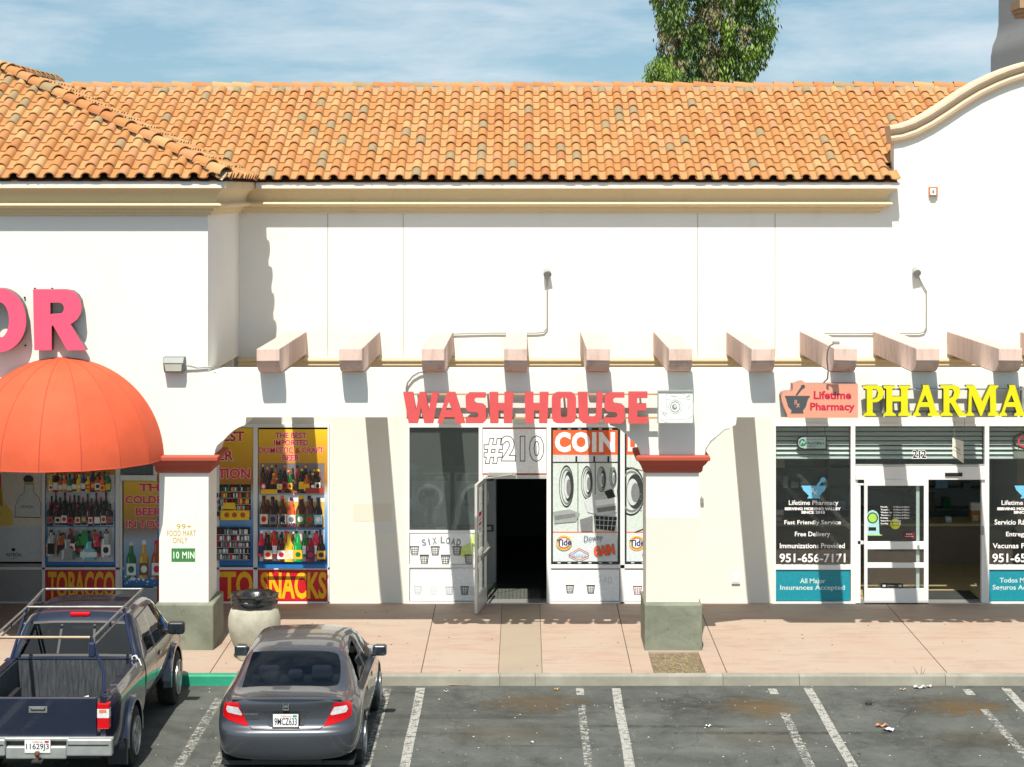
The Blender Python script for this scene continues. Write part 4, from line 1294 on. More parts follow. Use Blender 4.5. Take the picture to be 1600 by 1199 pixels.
# sliding leaf (closed half) and the sidelight behind it
fr = Frame()
F1, F2 = 34.90, 34.945
fr.bar(1349, 749, 1354, 943, f=F1, b=F2); fr.bar(1442, 749, 1449, 943, f=F1, b=F2)
fr.bar(1354, 749, 1442, 758, f=F1, b=F2); fr.bar(1354, 845, 1442, 857, f=F1, b=F2); fr.bar(1354, 878, 1442, 886, f=F1, b=F2); fr.bar(1354, 918, 1442, 943, f=F1, b=F2)
dr = fr.build('sliding_door', main, bevel=.004)
pane('glass_pane', 1354, 758, 1442, 918, dr, y=34.92)
fr = Frame()
fr.bar(1340, 757, 1344, 943, b=35.0); fr.bar(1431, 757, 1436, 943, ink('frame_shade', 190, 205, 200), f=34.965, b=35.0); fr.bar(1340, 845, 1349, 850, f=34.965, b=35.0); fr.bar(1340, 755, 1349, 758, f=34.96, b=35.0)
fr.build('sidelight_frame', main)
mb = MB(); mb.tube([(wx(1433), 34.895, wz(851)), (wx(1433), 34.87, wz(851))], .02, ALU); mb.build('lock', dr)
mb = MB(); mb.box(wx(1531), wx(1536), 34.93, 34.965, wz(835), wz(822), GREYM); mb.build('door_handle', main, bevel=.004)

PP = 'notices on the pharmacy windows and door'
YL = 34.985
def lettering(name, label, lines, cat='lettering', D=34.985, group='white lettering on the pharmacy windows', extra=None):
    x0, y0, x1, y1 = lines[3][1:5]
    th = thing(name, label, cat, W((x0+x1)/2, y1, D), group)
    for (t, x0, y0, x1, y1, off) in lines:
        P = Panel(D); P.text(t, x0, y0, x1, y1, WHT2, off=off); P.mb.build('text_line', th)
    P = Panel(D); extra(P); P.mb.build('emblem', th)
    return th
WHT2 = ink('vinyl_white', 244, 244, 244); VBLUE = ink('vinyl_blue', 110, 186, 222)
def mortar(P, cx, cy, s=1.0):
    P.poly([(cx - 20*s, cy - 11*s), (cx + 19*s, cy - 11*s), (cx + 17*s, cy - 4*s), (cx + 8*s, cy + 5*s), (cx + 10*s, cy + 9*s), (cx - 11*s, cy + 9*s), (cx - 8*s, cy + 5*s), (cx - 17*s, cy - 4*s)], VBLUE)
    P.line([(cx + 5*s, cy - 11*s), (cx + 13*s, cy - 20*s)], 4*s, VBLUE); P.ell(cx + 14*s, cy - 20*s, 4.5*s, 4*s, VBLUE)
    P.text('R', cx - 4*s, cy - 7*s, cx + 1*s, cy + 0*s, WHT2, off=.02); P.line([(cx - 1*s, cy - 2*s), (cx + 4*s, cy + 3*s)], 1.0*s, WHT2); P.line([(cx + 4*s, cy - 3*s), (cx, cy + 3*s)], .8*s, WHT2)
lettering('window_lettering', 'white English lettering and blue mortar emblem on left pharmacy window',
  [('Lifetime Pharmacy', 1232.5, 782, 1310, 791.5, .012), ('SERVING MORENO VALLEY', 1226, 793, 1314, 797.5, .05), ('SINCE 2015', 1252, 798.5, 1289, 803, .05),
   ('Fast Friendly Service', 1225.5, 813, 1314, 821.5, .015), ('Free Delivery', 1242, 831, 1297, 840.5, .015), ('Immunizations Provided', 1218.5, 849, 1320, 857, .015), ('951-656-7171', 1218, 865, 1321, 879, .02)],
  extra=lambda P: mortar(P, 1272, 770))
lettering('window_lettering', 'white Spanish lettering and blue mortar emblem on right pharmacy window',
  [('Lifetime Pharmacy', 1565, 782, 1643, 791.5, .012), ('SERVING MORENO VALLEY', 1558, 793, 1646, 797.5, .05), ('SINCE 2015', 1584, 798.5, 1621, 803, .05),
   ('Servicio Rápido', 1554, 812, 1620, 822.5, .015), ('Entrega Gratis', 1572, 831, 1634, 840.5, .015), ('Vacunas Provistas', 1551, 849, 1640, 857, .015), ('951-656-7171', 1550.5, 865, 1654, 879, .02)],
  extra=lambda P: mortar(P, 1605, 770))
P = Panel(YL); P.text('212', 1426, 704, 1447, 716, BLK, off=.025, outline=WHT2, ooff=.05); P.build('door_number', 'number 212 on the glass above pharmacy door', 'number')
PALE = ink('pale_text', 196, 214, 210)
P = Panel(DF); P.board(1212, 891, 1328, 939, TEAL); P.text('All Major', 1250, 904, 1290, 914, PALE, off=.02); P.text('Insurances Accepted', 1219, 914.5, 1320, 924, PALE, off=.02)
P.build('window_panel', 'teal All Major Insurances Accepted panel under left pharmacy window', 'panel', PP)
P = Panel(DF); P.board(1546, 891, 1661, 939, TEAL); P.text('Todos Mayores', 1562, 903, 1630, 913, PALE, off=.02); P.text('Seguros Aceptados', 1551, 914, 1640, 924, PALE, off=.02)
P.build('window_panel', 'teal Spanish insurance panel under right pharmacy window', 'panel', PP)
# hours and stickers on the sliding door
P = Panel(34.898)
for k, (d, h) in enumerate([('Monday', '9:30am-6:00pm'), ('Tuesday', '9:30am-6:00pm'), ('Wednesday', '9:30am-6:00pm'), ('Thursday', '9:30am-6:00pm'), ('Friday', '9:30am-6:00pm'), ('Saturday', 'Closed'), ('Sunday', 'Closed')]):
    y = 791 + k*4.3
    P.text(d, 1376, y, 1376 + 2.0*len(d), y + 3.2, WHT2, off=.02)
    P.text(h, 1396, y, 1396 + 1.9*len(h), y + 3.2, WHT2, off=.02)
P.build('opening_hours', 'small white opening hours lettering on sliding pharmacy door', 'lettering')
P = Panel(34.898); P.poly([(1355, 837), (1355, 804), (1358, 799), (1364, 797), (1370, 800), (1373, 805), (1374, 834), (1378, 837)], ink('mint', 160, 206, 208)); P.ell(1363.5, 809.5, 8.5, 8.8, ink('leaf_dark', 34, 84, 50)); P.ell(1363.5, 809.5, 6.5, 6.8, ink('leaf_lime', 160, 200, 80)); P.rect(1357, 824, 1369, 829.5, BLK)
P.line([(1355, 836.5), (1378, 836.5)], 1.5, ink('leaf_lime', 0, 0, 0))
P.build('door_sticker', 'pale blue sticker with green round badge on sliding door', 'sticker', PP)
P = Panel(34.897); P.ell(1399, 819, 8, 8.2, ink('lime_yellow', 214, 220, 20)); P.text('MASKS', 1393, 815, 1405, 818, BLK, off=.02); P.text('REQUIRED', 1392.5, 819.5, 1405.5, 822, BLK, off=.02); P.build('door_sticker', 'round yellow sticker on sliding pharmacy door', 'sticker', PP)
P = Panel(34.898); P.rect(1412, 832, 1429, 842, ink('maroon', 110, 30, 38)); P.text('NO', 1416, 833.5, 1425, 836.5, PNK, off=.02); P.line([(1414, 838.5), (1427, 838.5)], .8, PNK); P.build('door_sticker', 'small maroon notice low on sliding pharmacy door glass', 'sticker', PP)
P = Panel(34.893); P.rect(1377, 912.5, 1411, 918.5, BLK); P.rect(1379, 914, 1384, 917, LGR); P.rect(1404, 914, 1409, 917, LGR); P.line([(1386, 915.5), (1402, 915.5)], 1.2, GRY); P.build('door_sticker', 'black strip notice on bottom rail of sliding door', 'sticker', PP)
# hanging signs behind the glass
P = Panel(35.09); P.poly([(1292, 681), (1292, 703), (1256, 703), (1249, 701), (1245, 696), (1244, 691), (1246, 685), (1250, 682), (1256, 681)], BLK); P.poly([(1290, 683), (1290, 701), (1257, 701), (1250, 699), (1247, 694), (1248, 687), (1252, 684), (1257, 683)], ink('sign_pale', 206, 220, 226)); P.ell(1254, 692, 5.6, 6, ink('sign_green', 20, 140, 90)); P.line([(1251, 695), (1253, 689), (1256, 693), (1258, 689)], 1.2, WHT2)
P.text('HealthMart', 1260, 690, 1288, 695, ink('sign_green', 0, 0, 0), off=.02); P.text('Your Locally Owned', 1260, 686, 1287, 688.5, NAVY); P.text('PHARMACY', 1260, 696.5, 1276, 698.5, NAVY)
P.mb.box(wx(1262), wx(1262.6), 35.095, 35.1, wz(681), wz(667), BLK); P.mb.box(wx(1290), wx(1290.6), 35.095, 35.1, wz(681), wz(667), BLK)
P.build('hanging_sign', 'small green and white pharmacy sign hanging in left window', 'sign')
P = Panel(34.9); P.poly([(1488, 684), (1488, 712), (1505.5, 724), (1505.5, 690)], ink('paper', 214, 212, 200)); P.line([(1491, 698), (1500, 704)], 1.5, GRY); P.line([(1490, 703), (1502, 711)], .8, GRY)
P.mb.tube([(wx(1489), 34.9, wz(685)), (wx(1489.5), 34.88, wz(652))], .004, GREYM, n=5); P.mb.tube([(wx(1504), 34.9, wz(690)), (wx(1505), 34.88, wz(652))], .004, GREYM, n=5)
P.build('hanging_sign', 'white notice hanging crooked on strings above pharmacy door', 'sign')
t = thing('open_sign', 'red neon open sign hanging in right pharmacy window', 'sign', (wx(1612), 35.12, wz(705)))
mb = MB(); mb.shape([ell(wx(1612), wz(690), .30, .16), ell(wx(1612), wz(690), .27, .13)], 35.09, 35.12, BLK); mb.build('surround', t)
P = Panel(35.1); P.text('OPEN', 1591, 681, 1634, 699, mat('neon_red', (.8, .03, .05), .4, emit=.35), off=.0); P.mb.build('letter', t)
mb = MB(); mb.shape([rrect(wx(1586), wx(1606), wz(717), wz(707), .03)], 35.1, 35.14, GREYM); mb.build('control_box', t)
# slatted blinds along the top of the pharmacy windows
SLAT = mat('blind_slat', (0.60, 0.66, 0.65), .5, var=.05)
for k, (a, b, lab) in enumerate([(1212, 1329, 'white slatted blind drawn up behind left pharmacy window'), (1336, 1538, 'white slatted blind above the sliding pharmacy door'), (1545, 1662, 'white slatted blind drawn up behind right pharmacy window')]):
    mb = MB()
    for i in range(7):
        z = wz(671 + i*7.3)
        mb.add([(wx(a), 35.16, z - .046), (wx(b), 35.16, z - .046), (wx(b), 35.20, z), (wx(a), 35.20, z)], [(0, 1, 2, 3)], SLAT)
        mb.box(wx(a), wx(b), 35.195, 35.2, z, z + .006, SLAT)
    mb.box(wx(a), wx(b), 35.15, 35.21, wz(719), wz(717), SLAT)
    tag(mb.build('window_blind'), lab, 'blind', 'slatted blinds in the pharmacy')
# pharmacy counter and what stands on it
t = thing('pharmacy_counter', 'brown counter with pale top inside the pharmacy', 'counter', (6.9, 39, ZS))
mb = MB(); mb.box(4.3, 9.1, 38.7, 39.4, ZS, .86, mat('counter_brown', (0.22, 0.165, 0.13), .6, var=.1)); mb.build('front_panel', t)
mb = MB(); mb.box(4.28, 9.12, 38.62, 39.45, .86, .91, mat('counter_top', (0.55, 0.46, 0.28), .35)); mb.build('counter_top', t, bevel=.01)
for x, lab in ((7.45, 'black monitor on the pharmacy counter seen through open doorway'), (5.3, 'black monitor on the pharmacy counter seen through left window')):
    t = thing('monitor', lab, 'monitor', (x, 39.1, .91))
    mb = MB(); mb.box(x - .3, x + .3, 39.08, 39.12, 1.05, 1.42, mat('plastic_black', (.015, .015, .018), .4)); mb.build('screen', t, bevel=.01)
    mb = MB(); mb.tube([(x, 39.12, .925), (x, 39.13, 1.1)], .025, mat('plastic_black', (0, 0, 0))); mb.box(x - .12, x + .12, 39.0, 39.2, .91, .925, mat('plastic_black', (0, 0, 0))); mb.build('stand', t)
for x, w_, h_, lab, c in ((8.45, .17, .36, 'orange and white box at right end of pharmacy counter', ink('box_orange', 190, 120, 50)), (7.95, .1, .09, 'small white card holder on pharmacy counter', WHT), (4.75, .2, .22, 'brown carton on pharmacy counter behind left window', ink('carton', 150, 120, 80))):
    mb = MB(); mb.box(x - w_/2, x + w_/2, 38.8, 38.95, .911, .911 + h_*.6, c); mb.box(x - w_/2, x + w_/2, 38.801, 38.949, .911 + h_*.6, .911 + h_, WHT); mb.box(x - w_*.3, x + w_*.3, 38.797, 38.8, .93, .93 + h_*.3, LGR)
    tag(mb.build('counter_box', bevel=.004), lab, 'box')
# shelving at the back
t = thing('stock_shelf', 'dim shelving with stock at the back of the pharmacy', 'shelf', (6.7, 40.5, ZS))
mb = MB(); SH = mat('shelf_dim', (.22, .23, .22), .6)
for z in (.5, .9, 1.3, 1.7, 2.1): mb.box(4.3, 9.1, 40.3, 40.65, z, z + .03, SH)
for x in (4.3, 5.9, 7.5, 9.07): mb.box(x, x + .03, 40.3, 40.65, ZS, 2.3, SH)
mb.build('frame', t)
for k in range(36):
    x = rnd.uniform(4.4, 8.9); z = rnd.choice((.53, .93, 1.33, 1.73)); h_ = rnd.uniform(.1, .26)
    mb = MB(); mb.box(x, x + rnd.uniform(.08, .25), 40.31, 40.5, z, z + h_, rnd.choice([LGR, GRY, SKYB, LBL, WHT, GRNB])); 
    if k < 18: mb.build('carton', t)
mb = MB(); mb.box(wx(1452), wx(1535), 35.28, 36.0, ZS + .005, ZS + .02, mat('mat_dark', (.03, .035, .033), .9, var=.2)); P = None
tag(mb.build('door_mat'), 'dark carpet mat inside the pharmacy doorway', 'mat')
# ------------------------------------------------------------------ wall signs
def letter_part(loops, conv, y0, y1, face, side, name, parent, trim=None, bevel=0):
    mb = MB(); L2 = [[conv(a, b) for a, b in lp] for lp in loops]
    mb.shape(L2, y0, y1, face, side)
    return mb.build(name, parent, bevel=bevel)
# WASH HOUSE
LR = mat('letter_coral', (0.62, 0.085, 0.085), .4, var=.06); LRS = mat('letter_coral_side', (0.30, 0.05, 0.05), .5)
DS = 31.22
cv = lambda a, b: (WX(620 + a/3.3333, DS), WZ(590 + b/3.3333, DS))
W_ = [[(33,78),(84,78),(100,168),(118,78),(150,78),(167,168),(184,78),(217,78),(190,240),(143,240),(126,150),(110,240),(62,240)]]
A_ = [[(262,78),(304,78),(355,240),(308,240),(300,208),(248,208),(240,240),(210,240)],[(270,126),(256,170),(287,170)]]
S_ = [[(378,80),(463,80),(463,106),(415,106),(405,112),(404,128),(414,136),(448,140),(464,154),(466,222),(448,240),(358,240),(358,209),(414,209),(424,202),(424,188),(414,181),(374,178),(360,164),(358,98)]]
H_ = [[(482,78),(528,78),(528,136),(560,136),(560,78),(607,78),(600,240),(557,240),(557,172),(530,172),(530,240),(486,240)]]
O_ = [[(836,78),(908,78),(926,88),(934,106),(934,212),(926,230),(908,240),(836,240),(816,230),(808,212),(808,106),(816,88)],[(862,106),(854,114),(854,202),(862,210),(880,210),(888,202),(888,114),(880,106)]]
U_ = [[(943,78),(994,78),(996,196),(1004,207),(1030,207),(1038,198),(1041,78),(1073,78),(1067,220),(1048,240),(972,240),(950,220)]]
E_ = [[(1208,76),(1306,76),(1306,108),(1252,108),(1252,138),(1300,138),(1300,172),(1252,172),(1252,206),(1308,206),(1308,240),(1208,240)]]
sh = lambda g, d: [[(a + d, b) for a, b in lp] for lp in g]
t = thing('wall_sign', 'red WASH HOUSE letters mounted on the white arcade beam', 'sign', (WX(822, DS), DS, WZ(662, DS)))
for g in (W_, A_, S_, H_, sh(H_, 184), O_, U_, sh(S_, 723), E_):
    letter_part(g, cv, DS, DS + .13, LR, LRS, 'letter', t)
mb = MB()   # mounting rails
for z in (WZ(618, DS), WZ(655, DS)): mb.box(WX(634, DS), WX(1028, DS), DS + .15, DS + .19, z - .012, z + .012, mat('rail_rust', (.50, .30, .14), .7, var=.3))
for px in (650, 760, 880, 1000):
    for z in (WZ(618, DS), WZ(655, DS)): mb.box(WX(px, DS), WX(px, DS) + .03, DS + .12, YB + .005, z - .01, z + .01, GREYM)
mb.build('mounting_rail', t)
# panel with a line drawing of a washer
D2 = 31.2
t = thing('picture_sign', 'square white sign with grey drawing of washing machine', 'sign', (WX(1055, D2), D2, WZ(661, D2)))
P = Panel(D2); P.board(1028, 611, 1083, 661, ink('sign_white', 232, 234, 228), t=.10)
G1, G2 = ink('draw_grey', 178, 180, 172), ink('draw_dark', 128, 130, 124)
P.line([(1041, 616), (1065, 615), (1072, 618), (1072, 655), (1042, 656), (1041, 616)], .9, G1); P.line([(1041, 624), (1071, 623)], .8, G1)
P.ell(1055, 636, 11, 11, G1, hole=.9); P.ell(1055, 636, 8, 8.5, G2, hole=.86); P.ell(1054, 636, 4, 4.5, G2); P.ell(1055, 635, 2.2, 2.5, LGR)
for a, b in [((1032, 640), (1040, 652)), ((1074, 640), (1080, 632)), ((1032, 655), (1042, 660)), ((1074, 656), (1081, 650)), ((1073, 620), (1079, 616)), ((1048, 618), (1058, 620))]: P.line([a, b], .9, G1)
P.ell(1038, 646, 3, 2.4, G1, hole=.7, n=10); P.ell(1076, 622, 3, 3, G1, hole=.75, n=10)
P.mb.build('face', t)
mb = MB(); x0, x1, z0, z1 = WX(1027.5, D2), WX(1083.5, D2), WZ(661.5, D2), WZ(610.5, D2)
mb.shape([[(x0, z0), (x1, z0), (x1, z1), (x0, z1)], [(x0 + .014, z0 + .014), (x1 - .014, z0 + .014), (x1 - .014, z1 - .014), (x0 + .014, z1 - .014)]], D2 - .02, D2 + .11, ALU)
mb.build('rim', t)
mb = MB()
for px in (1036, 1072): mb.box(WX(px, D2), WX(px, D2) + .04, D2 + .1, YB + .004, WZ(640, D2), WZ(632, D2), GREYM)
mb.build('bracket', t)
# pharmacy shaped sign
D3 = 31.27
cp = lambda a, b: (WX(1200 + a/4, D3), WZ(580 + b/4, D3))
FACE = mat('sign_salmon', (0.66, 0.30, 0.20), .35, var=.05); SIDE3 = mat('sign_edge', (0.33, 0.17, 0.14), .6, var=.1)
ol = [(155,82),(180,80),(200,70),(222,66),(236,74),(240,82),(562,82),(562,292),(122,292),(118,270),(100,225),(86,185),(82,155),(92,138),(112,130),(148,128),(155,118)]
t = thing('shaped_sign', 'salmon Lifetime Pharmacy sign with grey mortar on the beam', 'sign', (WX(1280, D3), D3, WZ(653, D3)))
letter_part([ol], cp, D3, YB - .01, FACE, SIDE3, 'sign_box', t)
mb = MB()
yy = D3 - .004
mb.shape([[cp(a, b) for a, b in [(105,155),(262,155),(260,164),(250,172),(236,222),(218,246),(222,264),(142,264),(148,246),(126,222),(112,172)]]], yy, D3 - .0005, mat('mortar_grey', (0.065, 0.075, 0.08), .5))
mb.build('mortar_emblem', t)
mb = MB()
mb.shape([[cp(a, b) for a, b in [(172,150),(182,152),(214,112),(228,106),(232,94),(222,84),(208,88),(204,102)]]], yy, D3 - .0005, mat('mortar_grey', (0, 0, 0)))
mb.build('pestle_emblem', t)
CR = mat('letter_crimson', (0.55, 0.012, 0.05), .4, var=.04)
for s, a, b, c, d in [('Lifetime', 285, 124, 520, 176), ('Pharmacy', 263, 198, 542, 260)]:
    mb = MB(); p0, p1 = cp(a, d), cp(c, b); text_on(mb, s, p0[0], p1[0], p0[1], p1[1], D3 - .003, CR, off=.03); mb.build('text_line', t)
mb = MB()
p0, p1 = cp(166, 212), cp(186, 180); text_on(mb, 'R', p0[0], p1[0], p0[1], p1[1], yy - .002, FACE)
for a, b in [((178, 200), (196, 226)), ((196, 204), (178, 228))]:
    A, B = Vector(cp(*a)), Vector(cp(*b)); q = Vector((-(B-A).y, (B-A).x)).normalized()*.006
    mb.add([(A.x+q.x, yy-.003, A.y+q.y), (A.x-q.x, yy-.003, A.y-q.y), (B.x-q.x, yy-.003, B.y-q.y), (B.x+q.x, yy-.003, B.y+q.y)], [(0, 1, 2, 3)], FACE); yy -= .001
mb.build('emblem', t)
# PHARMACY letters
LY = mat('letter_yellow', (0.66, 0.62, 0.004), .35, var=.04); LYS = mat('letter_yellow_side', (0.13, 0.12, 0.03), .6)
P_ = [[(592,95),(625,90),(690,90),(716,104),(727,135),(716,172),(690,192),(662,197),(655,192),(655,258),(675,271),(675,281),(597,281),(597,271),(618,258),(618,116),(597,106)],[(655,112),(680,116),(690,135),(681,166),(655,180)]]
H2 = [[(722,92),(798,92),(798,100),(778,114),(778,160),(832,160),(832,114),(818,100),(818,92),(895,92),(895,102),(875,114),(875,256),(898,271),(898,281),(815,281),(815,271),(832,256),(832,190),(778,190),(778,256),(800,271),(800,281),(722,281),(722,271),(740,256),(740,114),(722,102)]]
A2 = [[(968,88),(1005,88),(1055,255),(1075,270),(1075,281),(1000,281),(1000,270),(1015,258),(1005,225),(950,225),(940,256),(955,270),(955,281),(907,281),(907,270),(920,258),(970,108)],[(983,150),(962,195),(1000,195)]]
R2 = [[(1078,90),(1160,88),(1195,100),(1205,130),(1195,165),(1172,186),(1215,255),(1240,270),(1240,281),(1190,281),(1142,200),(1135,200),(1135,256),(1155,271),(1155,281),(1078,281),(1078,271),(1098,256),(1098,112),(1078,100)],[(1135,112),(1155,114),(1165,132),(1157,160),(1135,172)]]
M2 = [[(1240,90),(1292,90),(1340,190),(1388,90),(1440,90),(1440,100),(1425,112),(1428,256),(1445,271),(1445,281),(1375,281),(1375,271),(1390,256),(1388,150),(1337,281),(1328,281),(1275,150),(1272,256),(1290,271),(1290,281),(1240,281),(1240,271),(1252,256),(1258,112),(1240,100)]]
C2 = [[(1770,92),(1772,135),(1760,135),(1745,112),(1718,108),(1695,130),(1685,185),(1698,238),(1722,260),(1748,254),(1766,235),(1774,240),(1760,270),(1720,284),(1676,268),(1646,225),(1646,150),(1672,104),(1715,86),(1752,92)]]
Y2 = [[(1785,92),(1860,92),(1860,100),(1842,112),(1866,165),(1890,112),(1876,100),(1876,92),(1935,92),(1935,100),(1918,112),(1878,196),(1878,256),(1898,271),(1898,281),(1820,281),(1820,271),(1840,256),(1840,200),(1800,112),(1785,100)]]
t = thing('wall_sign', 'yellow serif PHARMACY letters on the beam at right', 'sign', (WX(1500, D3), D3, WZ(651, D3)))
for g in (P_, H2, A2, R2, M2, sh(A2, 540), C2, Y2):
    letter_part(g, cp, D3 + .01, D3 + .14, LY, LYS, 'letter', t)
mb = MB()
for z in (WZ(610, D3), WZ(645, D3)): mb.box(WX(1352, D3), WX(1685, D3), D3 + .15, D3 + .18, z - .012, z + .012, GREYM)
for px in (1380, 1480, 1600): mb.box(WX(px, D3), WX(px, D3) + .03, D3 + .13, YB + .004, WZ(648, D3), WZ(606, D3), GREYM)
mb.build('mounting_rail', t)
# pink letters on the left wing
D4 = 31.30
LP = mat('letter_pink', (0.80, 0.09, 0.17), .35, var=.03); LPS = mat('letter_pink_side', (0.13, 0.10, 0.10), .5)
t = thing('wall_sign', 'big pink letters O and R on the white wall over the awning', 'sign', (WX(60, D4), D4, WZ(550, D4)))
c4 = lambda a, b: (WX(a, D4), WZ(b, D4))
Rg = [(51.5,452.5),(100,452.5)] + [(103 + 24.5*math.sin(R(k*22.5)), 480 - 27.5*math.cos(R(k*22.5))) for k in range(1, 8)] + [(110,506.5),(134,547.5),(105,547.5),(83,509),(80.5,509),(80.5,547.5),(53.5,547.5)]
Rh = [(78.5,473),(92,473)] + [(92 + 8*math.sin(R(k*30)), 482 - 9*math.cos(R(k*30))) for k in range(1, 6)] + [(78.5,491)]
letter_part([Rg, Rh], c4, D4, D4 + .17, LP, LPS, 'letter', t)
Oo = [(-1 + 42*math.cos(2*math.pi*k/36), 500.5 + 50*math.sin(2*math.pi*k/36)) for k in range(36)]
Oh = [(-1 + 15*math.cos(2*math.pi*k/28), 500.5 + 28*math.sin(2*math.pi*k/28)) for k in range(28)]
letter_part([Oo, Oh], c4, D4, D4 + .17, LP, LPS, 'letter', t)
mb = MB()
for px, py in ((39, 465), (55, 451), (82, 451), (40, 540)): mb.tube([(WX(px, YB), YB + .002, WZ(py, YB)), (WX(px, YB), YB - .03, WZ(py, YB))], .014, BLK, n=8)
mb.build('stud', t)

# ------------------------------------------------------------------ awning: quarter dome in gores
AWC = (WX(98, YB), YB - .012, 3.035); AR = 1.545
AWM, AN, AL = nodes_of('awning_orange')
ab = AN['Principled BSDF']; ab.inputs['Roughness'].default_value = .75; ab.inputs['Specular IOR Level'].default_value = .25
cc, _, _ = vary(AN, AL, (0.56, 0.092, 0.038), .14, 1.6)
AL.new(cc, ab.inputs['Base Color'])
_t = AN.new('ShaderNodeTexCoord'); _b = AN.new('ShaderNodeBump'); _b.inputs['Strength'].default_value = .35; _b.inputs['Distance'].default_value = .03
AL.new(noise(AN, AL, _t.outputs['Object'], 3.0, 4, .55, (1, 1, .5)), _b.inputs['Height']); AL.new(_b.outputs[0], ab.inputs['Normal'])
t = thing('dome_awning', 'orange fabric dome awning over the liquor shop entrance', 'awning', (AWC[0], YB, AWC[2]))
mb = MB()
NG, SUB, RINGS = 8, 6, 22
v = []; f = []
def pt(az, el):
    g = (az/180*NG) % 1.0
    sag = 1 - .013*math.sin(math.pi*g)*math.sin(R(90 - el*.85))      # fabric stretched flat between ribs
    r = AR*sag
    return (AWC[0] - r*math.cos(R(az))*math.cos(R(el)), AWC[1] - r*math.sin(R(az))*math.cos(R(el)), AWC[2] + AR*math.sin(R(el))*(1 if el > 1 else 1))
cols = NG*SUB
for j in range(RINGS+1):
    for i in range(cols+1):
        v.append(pt(180*i/cols, 89.5*j/RINGS))
for j in range(RINGS):
    for i in range(cols):
        f.append((j*(cols+1)+i, j*(cols+1)+i+1, (j+1)*(cols+1)+i+1, (j+1)*(cols+1)+i))
mb.add(v, f, AWM)
mb.build('canopy', t, smooth=14)
mb = MB()
for g in range(1, NG):
    mb.tube([Vector(pt(180*g/NG, 88*k/14)) for k in range(15)], .007, mat('awning_seam', (.40, .055, .026), .8), n=5)
mb.tube([Vector(pt(180*k/48, 0)) for k in range(49)], .010, mat('awning_seam', (0, 0, 0)), n=6)
mb.build('seam', t, smooth=60)
mb = MB()
RIBM = mat('awning_rib', (0.45, 0.45, 0.43), .5, metal=.3)
for g in range(NG+1):
    az = 180*g/NG
    q = [Vector(pt(az, 89*k/10)) for k in range(11)]
    cen = Vector(AWC)
    mb.tube([cen + (p - cen)*.975 for p in q], .011, RIBM, n=6)
mb.tube([cen + (Vector(pt(180*k/40, 0)) - cen)*.985 + Vector((0, 0, .02)) for k in range(41)], .013, RIBM, n=6)
mb.build('frame', t)

# ------------------------------------------------------------------ small fittings on the walls
def P3(px, py, D): return Vector(W(px, py, D))
t = thing('flood_light', 'grey box flood light on the white wing wall', 'light', W(273, 583, YB))
mb = MB(); D = YB
a, b = WX(257, D), WX(290.5, D); z0, z1 = WZ(581, D), WZ(557, D)
v = [(a, YB, z1), (b, YB, z1), (b, YB, z0 + .02), (a, YB, z0 + .02), (a, YB - .13, z1), (b, YB - .13, z1), (b - .01, YB - .19, z1 - .09), (a + .01, YB - .19, z1 - .09), (b - .02, YB - .15, z0), (a + .02, YB - .15, z0)]
mb.add(v, [(0, 1, 5, 4), (4, 5, 6, 7), (7, 6, 8, 9), (1, 2, 8, 6, 5), (0, 4, 7, 9, 3), (9, 8, 2, 3)], mat('fitting_dark', (.13, .145, .14), .5, metal=.2, var=.12))
mb.build('housing', t, bevel=.008, fix=True)
mb = MB(); 
mb.add([(a + .03, YB - .192, z1 - .105), (b - .03, YB - .192, z1 - .105), (b - .045, YB - .160, z0 + .02), (a + .045, YB - .160, z0 + .02)], [(3, 2, 1, 0)], mat('lens_pale', (.62, .64, .52), .15))
mb.build('lens', t)
mb = MB(); mb.tube([P3(289, 571, YB - .06), P3(297, 572, YB - .05), P3(308, 575, YB - .03), P3(318, 574, YB - .03), P3(330, 573, YB - .03), P3(336, 578, YB - .02)], .012, GREYM); mb.build('cable', t)

def gooseneck(label, head, pts):
    t = thing('wall_lamp', label, 'lamp', W(*pts[0], YW))
    mb = MB(); d = YW - .03
    mb.tube([P3(x, y, d) for x, y in pts], .011, GREYM, n=6); mb.build('conduit', t)
    mb = MB(); c = P3(head[0], head[1], YW - .11)
    ax = Vector((.1, -.85, -.5)).normalized(); e = ax.orthogonal().normalized(); h = ax.cross(e)
    rs = [(.035, -.11), (.055, -.07), (.066, 0), (.07, .05), (.055, .05), (.04, .03)]
    n = 16; v = []; f = []
    for r, s_ in rs:
        for k in range(n): v.append(c + ax*s_ + (e*math.cos(2*math.pi*k/n) + h*math.sin(2*math.pi*k/n))*r)
    for i in range(len(rs)-1):
        for k in range(n): f.append((i*n+k, i*n+(k+1) % n, (i+1)*n+(k+1) % n, (i+1)*n+k))
    f += [tuple(range(n))[::-1], tuple((len(rs)-1)*n+k for k in range(n))]
    mb.add(v, f, mat('lamp_grey', (.34, .37, .37), .45, metal=.2)); mb.build('lamp_head', t, fix=True, smooth=40)
    mb = MB(); mb.box(*sorted((WX(head[0]-3, YW), WX(head[0]+3, YW))), YW - .09, YW, WZ(head[1] + 9, YW), WZ(head[1] + 2, YW), GREYM); mb.build('mounting_box', t, bevel=.005)
gooseneck('small round wall lamp with straight vertical conduit over WASH HOUSE', (855, 427), [(707, 522), (760, 520.5), (838, 520.5), (850, 519), (855, 513), (855, 470), (855, 434)])
gooseneck('small round wall lamp with bent conduit over the pharmacy', (1432, 425), [(1286, 521), (1360, 521), (1436, 521), (1444, 519), (1447.5, 512), (1447.5, 455), (1442, 446), (1435, 432)])
def cable(name, label, pts, r=.010, material=None):
    mb = MB(); mb.tube(pts, r, material or GREYM, n=6); return tag(mb.build(name, smooth=60), label, 'cable')
